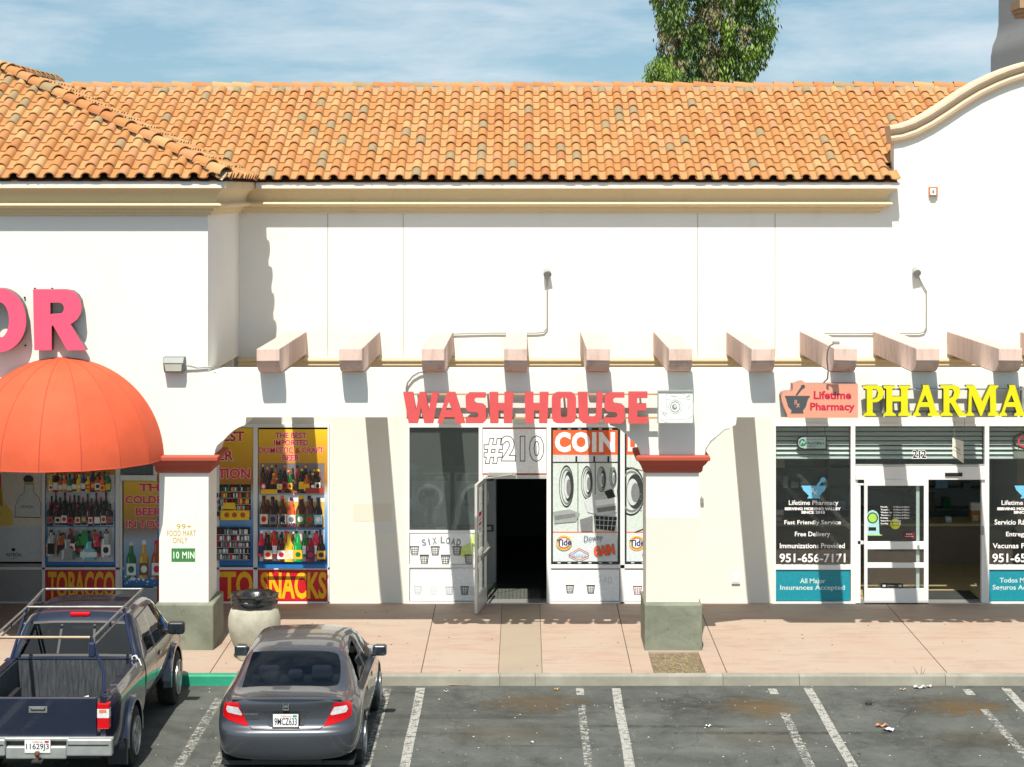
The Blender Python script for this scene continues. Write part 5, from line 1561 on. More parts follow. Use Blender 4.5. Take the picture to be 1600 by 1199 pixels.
cable('cable', 'grey cable looping from rafter to the W of WASH HOUSE', [P3(664, 581, YB - .04), P3(655, 582, YB - .05), P3(645, 588, YB - .05), P3(637, 598, YB - .05), P3(635, 606, YB - .04), P3(635, 618, YB - .03)], .014)
cable('cable', 'thin curved tube tracing the arch edge right of the center column', [P3(1101, 716, YB - .02), P3(1103, 702, YB - .02), P3(1111, 689, YB - .02), P3(1124, 679, YB - .02), P3(1133, 671, YB - .02), P3(1140, 670, YB - .02)], .008)  # tube run along the ogee bracket to stand for its edge line
t = thing('sign_lamp', 'small bent-arm lamp rising from the salmon pharmacy sign', 'lamp', W(1293, 598, 31.2))
mb = MB(); mb.tube([P3(1287, 598, 31.4), P3(1293, 592, 31.3), P3(1294, 580, 31.1), P3(1292, 562, 31.0), P3(1293, 548, 30.95), P3(1297, 540, 30.9), P3(1303, 537, 30.85)], .012, GREYM); mb.build('arm', t, smooth=60)
mb = MB(); c = P3(1306, 536, 30.83); mb.box(c.x - .045, c.x + .05, c.y - .05, c.y + .05, c.z - .02, c.z + .025, GREYM); mb.build('lamp_head', t, bevel=.008)
# alarm strobe on the gable
t = thing('alarm_strobe', 'small orange and white alarm strobe box on gable wall', 'alarm', W(1457.5, 307, YW))
mb = MB(); a, b, z0, z1 = wx(1450.5), wx(1464.5), wz(307), wz(292); mb.box(a, b, YW - .05, YW, z0, z1, mat('strobe_orange', (.50, .17, .06), .5)); mb.build('housing', t, bevel=.008)
mb = MB(); mb.box(a + .02, b - .035, YW - .085, YW - .05, z0 + .02, z1 - .03, WHT); mb.build('lens', t, bevel=.008)
mb = MB(); mb.box(a + .05, b - .065, YW - .087, YW - .085, z0 + .05, z1 - .06, GRY); mb.build('emblem', t)
# wall socket by the pharmacy pier, low box and pier fittings
mb = MB(); mb.box(wx(1143), wx(1156), YW - .03, YW, wz(912), wz(898), STL); mb.box(wx(1145), wx(1154), YW - .036, YW - .03, wz(910), wz(900), WHF)
tag(mb.build('wall_socket', bevel=.003), 'cream socket cover low on the white pier', 'socket')
mb = MB(); mb.box(wx(1094), wx(1099), YW - .05, YW, wz(786), wz(778), GREYM); mb.tube([P3(1096, 779, YW - .03), P3(1096.5, 776, YW - .045)], .01, GREYM)
tag(mb.build('wall_bracket', bevel=.003), 'tiny grey bracket on wall right of center column', 'bracket')
# stencilled notice on the left column
P = Panel(YB + .0); P.y = YB - .002; P.D = YB
YS = ink('stencil_yellow', 186, 156, 40)
P.text('99+', 276, 819, 299, 827, YS, off=.0, spacing=1.1); P.text('FOOD MART', 261, 829, 306, 838, YS, off=.0, spacing=1.1); P.text('ONLY', 270, 840, 293, 849, YS, off=.0, spacing=1.1)
GS = ink('stencil_green', 58, 122, 62)
P.rect(268, 857, 305, 878, GS); P.text('10 MIN', 271, 862, 304, 873, ink('stencil_white', 220, 230, 214), off=.02, spacing=1.1)
tag(P.mb.build('stencil_notice'), 'yellow and green stencilled 10 MIN parking notice on left column', 'notice')
# ------------------------------------------------------------------ vehicles
def car_paint(name, col, flake=.3, rough=.32, dust=.25):
    m, N, L = nodes_of(name)
    b = N['Principled BSDF']
    b.inputs['Metallic'].default_value = flake; b.inputs['Roughness'].default_value = rough
    b.inputs['Coat Weight'].default_value = 1.0; b.inputs['Coat Roughness'].default_value = .03
    t = N.new('ShaderNodeTexCoord')
    c = N.new('ShaderNodeRGB'); c.outputs[0].default_value = (*col, 1)
    d = mixc(N, L, ramp(N, L, noise(N, L, t.outputs['Object'], 2.2, 6, .65), .5, .8), c.outputs[0], (0.10, 0.10, 0.10), dust)
    L.new(d, b.inputs['Base Color'])
    MATS[name] = m
    return m
PNT_G = car_paint('paint_grey', (0.058, 0.065, 0.079), .40, .34, .08)
PNT_B = car_paint('paint_blue', (0.004, 0.010, 0.030), .2, .36, .12)
CGL = M_glass('car_glass_dark', (.22, .25, .29), 1.0)
SGL = M_glass('car_glass_side', (.50, .56, .55), 1.0)
RUB = mat('tyre_rubber', (.018, .018, .018), .85, var=.2)
BLKP = mat('black_plastic', (.02, .02, .022), .5)
CHR = mat('chrome', (.7, .7, .7), .15, metal=1.0)
RIMM = mat('rim_alloy', (.42, .42, .42), .35, metal=.8)
LRED = mat('lamp_red', (.50, .004, .008), .25, var=.08, scale=20, spec=.3); LCLR = mat('lamp_clear', (.62, .62, .62), .12, var=.25, scale=30, coat=1.0)
LAMB = mat('lamp_amber', (.60, .18, .08), .15, coat=1.0)
PLT = mat('plate_white', (.72, .72, .70), .4, var=.03)

def loft(stations, matmap, nm, crease_k={}, crease_i={}, levels=2):
    K = len(stations[0]); v = []
    for s in stations:
        v += [(x, y, z) for x, y, z in s] + [(-x, y, z) for x, y, z in s[::-1]]
    f, mi = [], []
    n = 2*K
    for i in range(len(stations)-1):
        for j in range(n):
            j2 = (j+1) % n
            f.append((i*n+j, (i+1)*n+j, (i+1)*n+j2, i*n+j2))
            k, side = (j, 1) if j < K-1 else (K-1, 0) if j == K-1 else (2*K-2-j, -1) if j < n-1 else (-1, 0)
            mi.append(matmap(i, k, side))
    e = (len(stations)-1)*n
    for k in range(K-1):
        f.append((n-1-k, k, k+1, n-2-k)); mi.append(matmap(-1, k, 0))
        f.append((e+k, e+n-1-k, e+n-2-k, e+k+1)); mi.append(matmap(len(stations)-1, k, 0))
    me = bpy.data.meshes.new('t'); me.from_pydata(v, [], f)
    me.polygons.foreach_set('material_index', mi)
    for _ in range(nm): me.materials.append(None)
    bm = bmesh.new(); bm.from_mesh(me)
    lay = bm.edges.layers.float.get('crease_edge') or bm.edges.layers.float.new('crease_edge')
    for ed in bm.edges:
        a, b = ed.verts[0].index, ed.verts[1].index
        ia, ja, ib, jb = a//n, a % n, b//n, b % n
        if ia != ib and ja == jb:
            k = ja if ja < K else n-1-ja
            if k in crease_k:
                c = crease_k[k]
                if callable(c): c = c(min(ia, ib))
                ed[lay] = c
        elif ia == ib and ia in crease_i:
            c = crease_i[ia]
            k = min(ja, n-1-ja)
            ed[lay] = c(k) if callable(c) else c
    bm.to_mesh(me); bm.free()
    o = bpy.data.objects.new('t', me); COL.objects.link(o)
    md = o.modifiers.new('s', 'SUBSURF'); md.levels = levels; md.render_levels = levels
    dg = bpy.context.evaluated_depsgraph_get()
    ev = o.evaluated_get(dg); m2 = ev.to_mesh()
    V = [tuple(p.co) for p in m2.vertices]; Fc = [tuple(p.vertices) for p in m2.polygons]; MI = [p.material_index for p in m2.polygons]
    ev.to_mesh_clear()
    bpy.data.objects.remove(o); bpy.data.meshes.remove(me)
    return V, Fc, MI

def cut_arches(V, Fc, MI, arches, xmin=.5):
    """open round wheel arches in a dense body mesh"""
    V = [list(p) for p in V]
    keep, km = [], []
    for f, m_ in zip(Fc, MI):
        c = [sum(V[i][a] for i in f)/len(f) for a in range(3)]
        if abs(c[0]) > xmin and any(math.hypot(c[1]-y, c[2]-z) < r for y, z, r in arches): continue
        keep.append(f); km.append(m_)
    cnt = {}
    for f in keep:
        for i in range(len(f)):
            e = tuple(sorted((f[i], f[(i+1) % len(f)]))); cnt[e] = cnt.get(e, 0) + 1
    bd = {i for e, c in cnt.items() if c == 1 for i in e}
    for i in bd:
        p = V[i]
        if abs(p[0]) < xmin: continue
        for y, z, r in arches:
            d = math.hypot(p[1]-y, p[2]-z)
            if d < r*1.35 and p[2] > z - .12:
                p[1] = y + (p[1]-y)*r/d; p[2] = z + (p[2]-z)*r/d
    return [tuple(p) for p in V], keep, km

def split_build(V, Fc, MI, idx, name, parent, material, off, side=0):
    mb = MB()
    use = {}
    fs = []
    for f, m_ in zip(Fc, MI):
        if m_ not in idx or (side and sum(V[i][0] for i in f)*side < 0): continue
        fs.append(tuple(use.setdefault(i, len(use)) for i in f))
    vs = [None]*len(use)
    for i, j in use.items(): vs[j] = tuple(Vector(V[i]) + off)
    mb.add(vs, fs, material)
    return mb.build(name, parent, smooth=50)

class Skin:
    """puts flat drawings onto a body surface by casting rays at it"""
    def __init__(s, V, F, off):
        s.bvh = BVHTree.FromPolygons([Vector(p) for p in V], F); s.off = off
    def patch(s, mb, poly, axis, material, lift=.006, cuts=3):
        bm = bmesh.new()
        vs = [bm.verts.new((a, b, 0)) for a, b in poly]
        bm.faces.new(vs)
        bmesh.ops.triangulate(bm, faces=bm.faces[:])
        if cuts: bmesh.ops.subdivide_edges(bm, edges=bm.edges[:], cuts=cuts, use_grid_fill=True)
        bm.verts.index_update()
        out = []
        for q in bm.verts:
            a, b = q.co.x, q.co.y
            if axis == 'rear': o, d = Vector((a, -3, b)), Vector((0, 1, 0))
            elif axis == 'right': o, d = Vector((3, a, b)), Vector((-1, 0, 0))
            elif axis == 'left': o, d = Vector((-3, a, b)), Vector((1, 0, 0))
            else: o, d = Vector((a, b, 4)), Vector((0, 0, -1))
            h = s.bvh.ray_cast(o, d)
            p = (h[0] - d*lift) if h[0] else (o + d*3)
            out.append(tuple(p + s.off))
        fs = [tuple(x.index for x in f.verts) for f in bm.faces]
        # outward winding
        ff = []
        vd = {'rear': Vector((0, -1, 0)), 'right': Vector((1, 0, 0)), 'left': Vector((-1, 0, 0)), 'top': Vector((0, 0, 1))}[axis]
        for t in fs:
            a, b, c = [Vector(out[i]) for i in t[:3]]
            ff.append(t if (b-a).cross(c-a).dot(vd) >= 0 else t[::-1])
        bm.free()
        mb.add(out, ff, material)
    def line(s, mb, pts, w, axis, material, lift=.003):
        for a, b in zip(pts[:-1], pts[1:]):
            d = Vector((b[0]-a[0], b[1]-a[1])); q = Vector((-d.y, d.x)).normalized()*w/2
            s.patch(mb, [(a[0]+q.x, a[1]+q.y), (b[0]+q.x, b[1]+q.y), (b[0]-q.x, b[1]-q.y), (a[0]-q.x, a[1]-q.y)], axis, material, lift, 3)

def wheel(parent, x, y, z, r, w, sgn, spokes=7):
    mb = MB()
    h = w/2
    prof = [(r*.62, -h), (r*.80, -h), (r*.95, -h*.92), (r, -h*.7), (r, h*.7), (r*.95, h*.92), (r*.80, h), (r*.62, h)]
    mb.lathe_x(prof, x, y, z, RUB, 36)
    wh = mb.build('wheel', parent, smooth=35)
    mb = MB()
    xo = x + sgn*(h + .006)
    mb.lathe_x([(r*.64, -.02), (r*.64, .018), (r*.58, .018), (r*.56, -.02)], xo, y, z, RIMM, 36)
    mb.lathe_x([(r*.6, -.03), (r*.6, -.028)], xo - sgn*.02, y, z, mat('rim_shadow', (.03, .03, .03), .7), 24)
    mb.lathe_x([(r*.16, -.015), (r*.16, .012), (r*.10, .02)], xo, y, z, RIMM, 18)
    for k in range(spokes):
        a = 2*math.pi*k/spokes
        ca, sa = math.cos(a), math.sin(a)
        q = []
        for (rr, ww, xx) in ((r*.12, .05, .012), (r*.62, .04, .008), (r*.62, .04, -.016), (r*.12, .05, -.012)):
            for s_ in (-1, 1): q.append((xo + sgn*xx, y + rr*ca - s_*ww*sa, z + rr*sa + s_*ww*ca))
        mb.add(q, [(0, 1, 3, 2), (4, 5, 7, 6), (0, 2, 4, 6), (1, 7, 5, 3), (2, 3, 5, 4), (0, 6, 7, 1)], RIMM)
    mb.build('rim', wh, fix=True)
    return wh

def arch_lip(parent, x0, x1, y, z, r, a0, a1, material, t=.018, name='wheel_arch'):
    mb = MB(); n = 24
    v = []
    for i in range(n+1):
        a = R(a0 + (a1-a0)*i/n)
        for (rr, xx) in ((r - .012, x0), (r - .012, x1), (r + t, x1), (r + t*1.6, x0)):
            v.append((xx, y + rr*math.cos(a), z + rr*math.sin(a)))
    f = []
    for i in range(n):
        for k in range(4): f.append((i*4+k, i*4+(k+1) % 4, (i+1)*4+(k+1) % 4, (i+1)*4+k))
    f += [(3, 2, 1, 0), tuple(n*4+k for k in range(4))]
    mb.add(v, f, material)
    return mb.build(name, parent, fix=True, smooth=40)

def plate(parent, x, y, z, w, h, txt, top, topcol, tilt=.0, extra=None):
    mb = MB()
    mb.box(x - w/2, x + w/2, y, y + .008, z - h/2, z + h/2, PLT)
    t = MB()
    text_on(t, txt, x - w*.44, x + w*.44, z - h*.34, z + h*.22, y - .001, ink('plate_navy', 30, 40, 70), off=.01)
    text_on(t, 'California', x - w*.2, x + w*.2, z + h*.27, z + h*.44, y - .001, ink('plate_red', 170, 40, 50))
    t.box(x + w*.28, x + w*.44, y - .0015, y - .0005, z + h*.28, z + h*.44, topcol)
    p = mb.build('licence_plate', parent, bevel=.003)
    t.build('plate_number', p)
    return p

# ---- grey saloon
CO = Vector((-2.87, 24.8, 0.0))
car = thing('parked_car', 'dark grey four-door sedan parked nose to the kerb, rear facing us', 'car', CO)
def sec(y, pts, dy=None): return [(p[0], p[2] if len(p) > 2 else y, p[1]) for p in pts]
ST = [
 [(.38,.10,.26),(.52,.05,.28),(.56,.005,.42),(.56,.0,.615),(.56,.085,.668),(.55,.105,.80),(.545,.085,.935),(.52,.10,1.000),(.26,.085,1.006)],
 [(.52,.22,.25),(.735,.17,.28),(.795,.125,.42),(.80,.125,.615),(.785,.19,.672),(.755,.19,.82),(.735,.17,.925),(.655,.165,.980),(.33,.12,1.003)],
 sec(.35, [(.55,.24),(.80,.26),(.845,.42),(.862,.63),(.848,.79),(.805,.895),(.745,.945),(.645,.978),(.33,.998)]),
 sec(.64, [(.55,.22),(.82,.24),(.866,.42),(.874,.65),(.855,.86),(.795,.94),(.70,.985),(.612,1.005),(.31,1.03)]),
 sec(.95, [(.55,.21),(.825,.23),(.870,.42),(.876,.65),(.858,.875),(.79,.945),(.672,1.115),(.585,1.17),(.30,1.197)]),
 sec(1.24, [(.55,.20),(.825,.22),(.870,.42),(.876,.65),(.858,.875),(.79,.94),(.64,1.25),(.552,1.315),(.29,1.337)]),
 sec(1.36, [(.55,.20),(.825,.22),(.870,.42),(.876,.65),(.858,.875),(.79,.938),(.634,1.278),(.545,1.348),(.29,1.370)]),
 sec(1.75, [(.55,.20),(.825,.22),(.870,.42),(.876,.65),(.858,.872),(.79,.932),(.622,1.315),(.538,1.388),(.29,1.414)]),
 sec(2.06, [(.55,.20),(.825,.22),(.870,.42),(.876,.65),(.858,.868),(.79,.926),(.62,1.322),(.538,1.394),(.29,1.420)]),
 sec(2.14, [(.55,.20),(.825,.22),(.870,.42),(.876,.65),(.858,.866),(.79,.924),(.62,1.322),(.538,1.392),(.29,1.419)]),
 sec(2.48, [(.55,.20),(.825,.22),(.870,.42),(.876,.65),(.858,.862),(.79,.916),(.622,1.308),(.54,1.374),(.29,1.402)]),
 sec(2.74, [(.55,.20),(.825,.22),(.870,.42),(.876,.65),(.858,.858),(.785,.91),(.63,1.268),(.552,1.328),(.29,1.358)]),
 sec(3.2, [(.55,.20),(.825,.22),(.870,.42),(.876,.65),(.858,.85),(.775,.895),(.685,1.075),(.62,1.11),(.31,1.14)]),
 sec(3.62, [(.55,.20),(.825,.22),(.868,.42),(.872,.64),(.85,.82),(.765,.875),(.72,.91),(.665,.93),(.33,.958)]),
 sec(4.05, [(.55,.20),(.80,.22),(.845,.40),(.85,.60),(.81,.755),(.73,.82),(.65,.85),(.55,.868),(.28,.885)]),
 [(.45,4.34,.22),(.66,4.30,.24),(.73,4.30,.38),(.74,4.30,.54),(.70,4.28,.66),(.62,4.28,.735),(.55,4.28,.755),(.45,4.30,.765),(.22,4.32,.775)],
 [(.30,4.46,.24),(.42,4.47,.26),(.46,4.50,.38),(.46,4.52,.52),(.44,4.48,.62),(.40,4.44,.69),(.36,4.42,.71),(.30,4.42,.72),(.15,4.43,.725)],
]
NS = len(ST)
def cmap(i, k, side):
    if 3 <= i <= 4 and k in (7, 8): return 1
    if k == 5 and i in (5, 6, 7, 9, 10, 11): return 2
    if k == 5 and i == 8: return 4
    if k in (7, 8) and i in (11, 12): return 3
    return 0
V, Fc, MI = loft(ST, cmap, 5, crease_k={3: lambda i: .6 if i <= 1 else 0, 4: lambda i: .7 if i <= 0 else .5, 5: lambda i: .55 if 4 <= i <= 12 else .15, 6: lambda i: .35 if 4 <= i <= 11 else 0, 7: lambda i: .95 if 3 <= i <= 4 else .1}, crease_i={5: lambda k: .9 if k >= 7 else 0, 3: lambda k: .9 if k >= 7 else 0, 1: lambda k: .35 if k >= 6 else .1, 0: lambda k: .5 if k >= 6 else .25 if k == 3 else 0})
sk = Skin(V, Fc, CO)
AR_C = [(.97, .31, .345), (3.62, .31, .345)]
V2, F2_, M2_ = cut_arches(V, Fc, MI, AR_C)
body = split_build(V2, F2_, M2_, (0,), 'body', car, PNT_G, CO)
split_build(V2, F2_, M2_, (1,), 'rear_window', car, CGL, CO)
for s_ in (1, -1): split_build(V2, F2_, M2_, (2,), 'side_window', car, SGL, CO, s_)
split_build(V2, F2_, M2_, (3,), 'windshield', car, SGL, CO)
for s_ in (1, -1): split_build(V2, F2_, M2_, (4,), 'pillar', car, BLKP, CO, s_)
for s_ in (1, -1):
    mb = MB()
    out = [(.575,.958),(.655,.950),(.735,.936),(.770,.90),(.782,.83),(.772,.77),(.70,.735),(.575,.70),(.448,.672),(.475,.72),(.515,.80),(.545,.87)]
    sk.patch(mb, [(s_*a, b) for a, b in out][::s_], 'rear', LRED, .007, 4)
    lamp = mb.build('taillight', car, smooth=60, fix=False)
    mb = MB()
    sk.patch(mb, [(s_*a, b) for a, b in [(.578,.900),(.718,.905),(.735,.86),(.715,.825),(.545,.800),(.53,.815)]], 'rear', LCLR, .0105, 3)
    mb.build('lamp_lens', lamp, smooth=60)
# small lip along the trunk edge
mb = MB()
lipx = [-.66 + 1.32*i/24 for i in range(25)]
lipf = []
for x in lipx:
    k = abs(x)/.66
    y0 = CO.y + .105 + .075*k**2.4; z0 = 1.004 - .022*k**2
    lipf.append(lambda a, b, x=x, y0=y0, z0=z0: (CO.x + x, y0 + a, z0 + b))
mb.sweep([(.10, .002), (.02, .012), (-.03, .012), (-.042, .002), (-.036, -.012), (.0, -.022)], lipf, PNT_G)
mb.build('trunk_lip', car, fix=True, smooth=50)
# trunk seams, bumper seam
mb = MB()
SEAM = mat('seam_black', (.008, .008, .008), .8)
for s_ in (1, -1):
    sk.line(mb, [(s_*.44, .672), (s_*.40, .645)], .008, 'rear', SEAM)
sk.line(mb, [(-.40, .645), (-.2, .640), (0, .639), (.2, .640), (.40, .645)], .009, 'rear', SEAM)
for s_, ax in ((1, 'right'), (-1, 'left')):
    sk.line(mb, [(1.30, .90), (1.27, .70), (1.34, .50), (1.52, .34), (1.6, .29)], .008, ax, SEAM)
    sk.line(mb, [(2.10, .90), (2.08, .6), (2.08, .29)], .008, ax, SEAM)
    sk.line(mb, [(3.12, .86), (3.17, .6), (3.15, .3)], .008, ax, SEAM)
mb.build('seam', car)
# plate recess, plate, emblem, third lamp, lip shadow gap
mb = MB()
sk.patch(mb, [(-.30,.852),(.30,.852),(.235,.835),(.22,.69),(.19,.672),(-.19,.672),(-.22,.69),(-.235,.835)], 'rear', car_paint('paint_grey_recess', (.06, .061, .066), .5, .35, .1), .004, 3)
mb.build('plate_recess', car, smooth=60)
plate(car, CO.x, CO.y + .045, .752, .305, .155, '9MCZ633', None, ink('plate_teal', 30, 150, 130))
mb = MB()
yb = CO.y + .072
mb.box(CO.x - .165, CO.x + .165, CO.y + .048, CO.y + .06, .668, .838, BLKP)
mb.build('plate_frame', car, bevel=.006)
mb = MB()
ex, ez = CO.x - .0, .915
for (a, b, c, d) in ((-.038, -.026, -.035, .035), (.026, .038, -.035, .035)): mb.box(ex + a, ex + b, CO.y + .062, CO.y + .082, ez + c, ez + d, CHR)
mb.box(ex - .026, ex + .026, CO.y + .064, CO.y + .08, ez - .008, ez + .002, CHR)
mb.box(ex - .04, ex + .04, CO.y + .066, CO.y + .08, ez - .044, ez - .036, CHR)
mb.build('emblem', car, bevel=.003)
mb = MB(); tg = MB()
text_on(tg, 'HYBRID', CO.x - .50, CO.x - .33, .815, .838, CO.y + .066, CHR, off=.01)
tg.build('badge', car)
# third brake light / parcel shelf / headrests / seats
mb = MB(); IN = mat('car_interior', (.035, .035, .038), .8); SEAT = mat('seat_fabric', (.13, .125, .125), .85)
mb.box(CO.x - .55, CO.x + .55, CO.y + .66, CO.y + 1.15, .93, .965, IN)
mb.box(CO.x - .62, CO.x + .62, CO.y + 1.15, CO.y + 1.3, .5, 1.02, SEAT)
mb.box(CO.x - .62, CO.x + .62, CO.y + .9, CO.y + 3.4, .28, .34, IN)
for sx in (-.36, .36): mb.box(CO.x + sx - .24, CO.x + sx + .24, CO.y + 2.1, CO.y + 2.25, .4, 1.02, SEAT)
mb.box(CO.x - .70, CO.x + .70, CO.y + 3.0, CO.y + 3.4, .6, .92, IN)
mb.build('interior', car, bevel=.03)
for sx, w_ in ((-.33, .13), (.33, .13), (0, .095)):
    mb = MB(); mb.box(CO.x + sx - w_, CO.x + sx + w_, CO.y + 1.08, CO.y + 1.20, 1.0, 1.17 if w_ > .1 else 1.12, mat('headrest', (.20, .18, .19), .85)); mb.build('headrest', car, bevel=.045, seg=3)
mb = MB(); mb.box(CO.x - .13, CO.x + .13, CO.y + .76, CO.y + .82, .966, 1.0, mat('brake_lamp_dark', (.05, .01, .012), .3)); mb.build('brake_lamp', car, bevel=.012)
# mirrors
for s_ in (1, -1):
    mb = MB(); x, y, z = CO.x + s_*.925, CO.y + 2.93, .955
    mb.box(x - .095, x + .095, y - .03, y + .12, z - .07, z + .075, PNT_G)
    mr = mb.build('wing_mirror', car, bevel=.04, seg=4)
    mb = MB(); mb.box(x - .078, x + .078, y - .034, y - .028, z - .053, z + .056, mat('mirror_glass', (.10, .13, .16), .05, metal=.9, var=0)); mb.build('mirror_glass', mr, bevel=.002)
    mb = MB(); mb.box(min(x - s_*.16, x - s_*.05), max(x - s_*.16, x - s_*.05), y + .02, y + .08, z - .08, z - .04, BLKP); mb.build('mirror_arm', mr, bevel=.01)
    for yy in (1.45, 2.25):
        mb = MB(); ax = 'right' if s_ > 0 else 'left'
        sk.patch(mb, [(yy, .775), (yy + .18, .772), (yy + .18, .802), (yy, .805)], ax, PNT_G, .035, 2)
        sk.patch(mb, [(yy + .03, .76), (yy + .15, .76), (yy + .15, .815), (yy + .03, .815)], ax, BLKP, .004, 2)
        mb.build('door_handle', car)
    # belt trim
    mb = MB(); ax = 'right' if s_ > 0 else 'left'
    sk.line(mb, [(1.2, .945), (1.8, .936), (2.4, .922), (3.1, .90)], .02, ax, mat('belt_trim', (.25, .25, .25), .2, metal=.9), .006)
    mb.build('window_trim', car)
for (y, z, r) in AR_C:
    for s_ in (1, -1):
        wheel(car, CO.x + s_*.765, CO.y + y, .315, .315, .21, s_)
        mb = MB(); mb.box(CO.x + min(s_*.5, s_*.55), CO.x + max(s_*.5, s_*.55), CO.y + y - .4, CO.y + y + .4, .25, .75, BLKP); mb.build('wheel_well', car)
        arch_lip(car, CO.x + s_*.80, CO.x + s_*.872, CO.y + y, z, r, -8, 188, PNT_G, .008)
mb = MB(); mb.box(CO.x - .8, CO.x + .8, CO.y + .25, CO.y + 4.2, .17, .22, BLKP); mb.box(CO.x - .42, CO.x + .42, CO.y + .16, CO.y + .3, .20, .285, BLKP)
mb.build('underbody', car)

# ---- blue pickup
TO = Vector((-5.77, 24.45, 0.0))
tk = thing('pickup_truck', 'dark blue extended-cab pickup with steel ladder rack over its bed', 'truck', TO)
def T(x): return TO.x + x
def Yt(y): return TO.y + y
low = [(.55,.42),(.82,.44),(.875,.60),(.905,.80),(.895,1.0)]
def cs(y, up, lw=None): return sec(y, (lw or low) + up)
CT = [
 cs(2.13, [(.86,1.085),(.815,1.11),(.745,1.125),(.37,1.135)]),
 cs(2.34, [(.86,1.085),(.705,1.495),(.635,1.54),(.33,1.555)]),
 cs(2.46, [(.86,1.085),(.69,1.56),(.62,1.62),(.33,1.645)]),
 cs(2.52, [(.86,1.085),(.688,1.568),(.618,1.632),(.33,1.66)]),
 cs(2.98, [(.86,1.085),(.685,1.578),(.615,1.645),(.33,1.675)]),
 cs(3.07, [(.86,1.085),(.685,1.578),(.615,1.645),(.33,1.675)]),
 cs(3.55, [(.86,1.085),(.685,1.565),(.615,1.63),(.33,1.66)]),
 cs(3.84, [(.86,1.08),(.69,1.525),(.62,1.585),(.33,1.615)]),
 cs(4.13, [(.855,1.07),(.75,1.28),(.69,1.325),(.35,1.36)]),
 cs(4.42, [(.845,1.06),(.80,1.09),(.745,1.11),(.37,1.145)]),
 cs(4.85, [(.80,1.02),(.74,1.04),(.62,1.052),(.31,1.065)], [(.55,.42),(.82,.44),(.875,.60),(.90,.78),(.87,.94)]),
 cs(5.14, [(.76,.94),(.70,.955),(.60,.962),(.30,.97)], [(.55,.42),(.80,.44),(.865,.58),(.875,.74),(.84,.87)]),
 cs(5.27, [(.64,.87),(.58,.88),(.5,.885),(.25,.89)], [(.40,.44),(.62,.46),(.70,.56),(.72,.68),(.68,.80)]),
]
def tmap(i, k, side):
    if i == 0 and k in (7, 8): return 1
    if k == 5 and i in (3, 5, 6, 7): return 2
    if k in (7, 8) and i in (7, 8): return 3
    return 0
V, Fc, MI = loft(CT, tmap, 5, crease_k={5: .6, 6: lambda i: .35 if 1 <= i <= 8 else 0, 7: lambda i: .8 if i == 0 else .15}, crease_i={0: .85, 1: lambda k: .75 if k >= 6 else 0, 3: lambda k: .5 if k in (5, 6) else 0, 4: lambda k: .5 if k in (5, 6) else 0, 5: lambda k: .5 if k in (5, 6) else 0})
tsk = Skin(V, Fc, TO)
AR_T = [(4.29, .37, .43)]
V2, F2_, M2_ = cut_arches(V, Fc, MI, AR_T)
split_build(V2, F2_, M2_, (0,), 'cab', tk, PNT_B, TO)
split_build(V2, F2_, M2_, (1,), 'rear_window', tk, M_glass('truck_glass_rear', (.24, .28, .28)), TO)
for s_ in (1, -1): split_build(V2, F2_, M2_, (2,), 'side_window', tk, SGL, TO, s_)
split_build(V2, F2_, M2_, (3,), 'windshield', tk, SGL, TO)
mb = MB()
tsk.line(mb, [(-.23, 1.17), (-.21, 1.51)], .03, 'rear', BLKP, .006); tsk.line(mb, [(.23, 1.17), (.21, 1.51)], .03, 'rear', BLKP, .006)
for pts in ([(-.735, 1.145), (-.36, 1.152), (0, 1.153), (.36, 1.152), (.735, 1.145)], [(-.62, 1.525), (-.33, 1.54), (0, 1.542), (.33, 1.54), (.62, 1.525)]): tsk.line(mb, pts, .028, 'rear', BLKP, .006)
mb.build('window_seal', tk)
mb = MB()
for ax in ('right', 'left'):
    tsk.line(mb, [(2.99, 1.06), (2.98, .8), (2.97, .48)], .010, ax, SEAM); tsk.line(mb, [(4.02, 1.05), (4.0, .75), (3.86, .5)], .010, ax, SEAM)
    tsk.line(mb, [(2.52, 1.10), (2.54, 1.54), (3.5, 1.55), (4.1, 1.25)], .014, ax, BLKP, .004)
mb.build('seam', tk)
for s_, ax in ((1, 'right'), (-1, 'left')):
    mb = MB(); tsk.patch(mb, [(3.10, .93), (3.24, .93), (3.24, .985), (3.10, .985)], ax, BLKP, .004, 2); tsk.patch(mb, [(3.12, .945), (3.22, .945), (3.22, .97), (3.12, .97)], ax, CHR, .02, 2); mb.build('door_handle', tk)
    mb = MB(); x, y, z = T(s_*1.00), Yt(3.86), 1.135
    mb.box(x - .115, x + .115, y - .03, y + .10, z - .085, z + .085, BLKP); mr = mb.build('wing_mirror', tk, bevel=.04, seg=4)
    mb = MB(); mb.box(x - .09, x + .09, y - .034, y - .028, z - .062, z + .062, mat('mirror_glass', (0, 0, 0))); mb.build('mirror_glass', mr, bevel=.002)
    mb = MB(); mb.box(min(x - s_*.19, x - s_*.1), max(x - s_*.19, x - s_*.1), y + .02, y + .08, z - .06, z - .02, BLKP); mb.build('mirror_arm', mr, bevel=.01)
mb = MB(); mb.box(T(-.13), T(.13), Yt(2.385), Yt(2.44), 1.592, 1.648, LRED); mb.build('brake_lamp', tk, bevel=.02, seg=3)
